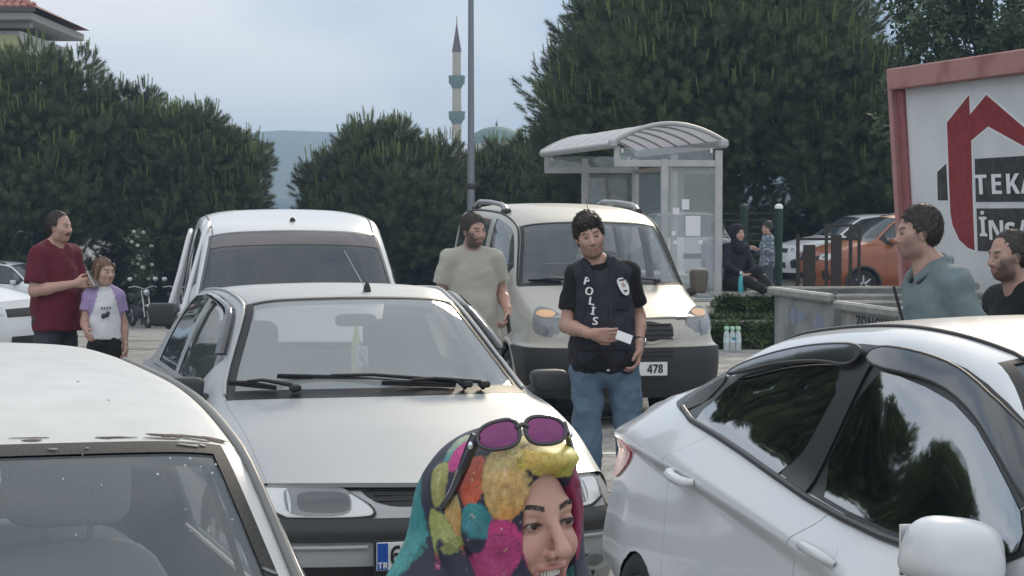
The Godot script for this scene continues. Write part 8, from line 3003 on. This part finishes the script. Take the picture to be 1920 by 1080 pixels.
func leafy(called: String, label: String, at: Vector3, h: float, w: float, seed_: int) -> void:
	var o := thing(called, label, "tree", at)
	var rng := RandomNumberGenerator.new()
	rng.seed = seed_
	var tr := MB.new()
	tr.tube([Vector3(0, -0.2, 0), Vector3(0.1, h * 0.35, 0), Vector3(0, h * 0.85, 0)], [w * 0.04, w * 0.028, 0.03], 10)
	var xs: Array[Transform3D] = []
	var cs: Array[Color] = []
	for k in 60:
		var d := Vector3(rng.randfn(), rng.randfn() * 0.9, rng.randfn()).normalized()
		var c := Vector3(0, h * 0.66, 0) + d * Vector3(w * 0.5, h * 0.32, w * 0.5) * pow(rng.randf(), 0.35)
		var cr := rng.randf_range(0.07, 0.13) * w
		if k % 2 == 0: tr.tube([Vector3(0, h * 0.4, 0), Vector3(c.x * 0.5, (c.y + h * 0.45) * 0.5, c.z * 0.5), c], [w * 0.012, w * 0.008, 0.008], 5)
		var tone := rng.randf()
		for q in 110:
			var p := c + Vector3(rng.randfn(), rng.randfn() * 0.7, rng.randfn()) * cr * 0.62
			var b := Basis(Vector3(rng.randfn(), rng.randfn(), rng.randfn()).normalized(), rng.randf() * TAU).scaled(Vector3.ONE * rng.randf_range(0.7, 1.3))
			xs.append(Transform3D(b, p))
			var g := clampf(0.5 * tone + 0.5 * rng.randf(), 0.0, 1.0)
			cs.append(Color(lerpf(0.03, 0.06, g), lerpf(0.05, 0.10, g), lerpf(0.02, 0.035, g)))
	part("trunk", tr.mesh(), M.bark, o)
	crown(o, "crown", M.leaf_mesh, xs, cs)

func build_trees() -> void:
	M.bark = tex_mat(lin(0.035, 0.028, 0.022), lin(0.08, 0.065, 0.05), 0.04, 95, 1.2, 0.95, 0.6)
	M.needle_mesh = shoot_mesh(0.24, 44, 0.17, 0.020, 0.8, 5)
	M.candle_mesh = shoot_mesh(0.34, 34, 0.065, 0.026, 2.0, 6)
	var lf := MB.new()
	for k in 4:
		var an := TAU * k / 4.0 + 0.3
		var d := Vector3(cos(an), 0.35, sin(an))
		var sd := Vector3(-sin(an), 0.1, cos(an)) * 0.04
		lf.tri(Vector3.ZERO, d * 0.07 + sd, d * 0.07 - sd)
		lf.tri(d * 0.07 + sd, d * 0.14, d * 0.07 - sd)
	M.leaf_mesh = lf.mesh()
	# [label, x, z, height, width, seed]
	var row := [
		["broad pine in front of the red roofed house, tallest at the left", -13.6, -61.0, 8.0, 5.2, 1],
		["pine at the far left edge of the frame, beneath the red roof", -17.6, -62.5, 7.9, 5.0, 2],
		["pine with bristling shoots right of the red roofed house", -10.9, -62.0, 6.85, 3.9, 3],
		["rounded pine directly above the white van", -9.0, -61.0, 6.30, 3.9, 4],
		["low round pine left of the minaret, between the white and beige vans", -3.60, -62.0, 5.55, 4.5, 5],
		["small pine right of the lamp post under the green dome", -0.70, -65.0, 4.3, 2.9, 6],
		["small pine hiding the mosque hall, left of the bus shelter", 0.75, -66.5, 4.35, 2.6, 7]]
	for r in row:
		pine("pine_tree", r[0], Vector3(r[1], ground_y(r[1], r[2]), r[2]), r[3], r[4], r[5], 0.0, 1.0 if r[4] > 4.0 else 0.8)
	pine("pine_tree", "huge dark pine towering behind the bus shelter", Vector3(5.15, 0.1, -53.0), 9.3, 8.6, 11, 0.30, 1.9)
	pine("pine_tree", "pine between the huge dark pine and the container", Vector3(8.35, 0.1, -50.5), 6.0, 3.4, 12, 0.0, 0.8)
	pine("pine_tree", "lower pine left of the huge dark pine, above the shelter roof", Vector3(2.35, 0.1, -57.0), 6.6, 3.0, 13, 0.0, 0.9)
	leafy("leafy_tree", "broad leaved tree rising behind the container at the right edge", Vector3(9.6, 0.1, -43.0), 7.4, 4.6, 21)
	# trees to the left of the picture, mirrored in the white sedan's windows
	var out := [["tallest pine just beyond the left edge, mirrored in the white sedan's rear window", -10.6, -29.0, 8.8, 4.4], ["pine beyond the left edge, mirrored low in the white sedan's rear window", -12.8, -25.0, 6.4, 5.2], ["pine beyond the left edge, mirrored in the white sedan's front window", -15.8, -21.0, 6.0, 5.0], ["pine farthest out beyond the left edge, mirrored above the white sedan's mirror", -18.8, -16.5, 5.2, 5.0]]
	for k in 4: pine("pine_tree", out[k][0], Vector3(out[k][1], ground_y(out[k][1], out[k][2]), out[k][2]), out[k][3], out[k][4], 30 + k, 0.0, 0.8, "pines mirrored in the white sedan")
	# dark undergrowth that closes the view below the crowns
	var ug := RandomNumberGenerator.new()
	ug.seed = 50
	var ux: Array[Transform3D] = []
	var uc: Array[Color] = []
	for k in 9000:
		var x := ug.randf_range(-21.0, 14.0)
		var z := -64.5 + ug.randf() * 2.5 if x < 2.0 else -57.0 + ug.randf() * 3.0
		var top := (1.9 if absf(x + 6.7) > 1.0 else 0.9) + 0.5 * sin(x * 1.7) + 0.4 * sin(x * 4.1)
		var d := Vector3(ug.randfn(), ug.randfn() + 0.6, ug.randfn()).normalized()
		ux.append(Transform3D(Basis(Quaternion(Vector3.UP, d)).scaled(Vector3.ONE * ug.randf_range(1.0, 1.9)), Vector3(x, ground_y(x, z) + ug.randf() * top, z)))
		var g := ug.randf()
		uc.append(Color(lerpf(0.022, 0.05, g), lerpf(0.038, 0.075, g), 0.026))
	crown(self, "undergrowth", M.needle_mesh, ux, uc)
	tag(get_node("undergrowth"), "dark undergrowth below the row of pines", "bushes", "", "stuff")
	# bindweed with pale flowers climbing below the pines
	var fl := thing("flowering_shrub", "slim shrub with pale flowers behind the girl", "shrub", Vector3(-9.9, ground_y(-9.9, -57.0), -57.0))
	var rng := RandomNumberGenerator.new()
	rng.seed = 3
	var st := MB.new()
	st.tube([Vector3(0, 0, 0), Vector3(0.05, 1.0, 0), Vector3(0, 2.1, 0)], [0.03, 0.02, 0.008], 6)
	part("stem", st.mesh(), M.bark, fl)
	for k in 22:
		var y := rng.randf_range(1.2, 2.5)
		part("flower", MB.new().ellipsoid(Vector3(rng.randfn() * 0.13, y, rng.randfn() * 0.1), Vector3(0.06, 0.05, 0.04), 7, 5).mesh(), M.petal, fl)
	var xs: Array[Transform3D] = []
	var cs: Array[Color] = []
	for k in 160:
		xs.append(Transform3D(Basis(Vector3(rng.randfn(), rng.randfn(), rng.randfn()).normalized(), rng.randf() * TAU), Vector3(rng.randfn() * 0.16, rng.randf_range(0.3, 2.5), rng.randfn() * 0.16)))
		cs.append(Color(0.04, 0.07, 0.03))
	crown(fl, "leaves", M.leaf_mesh, xs, cs)
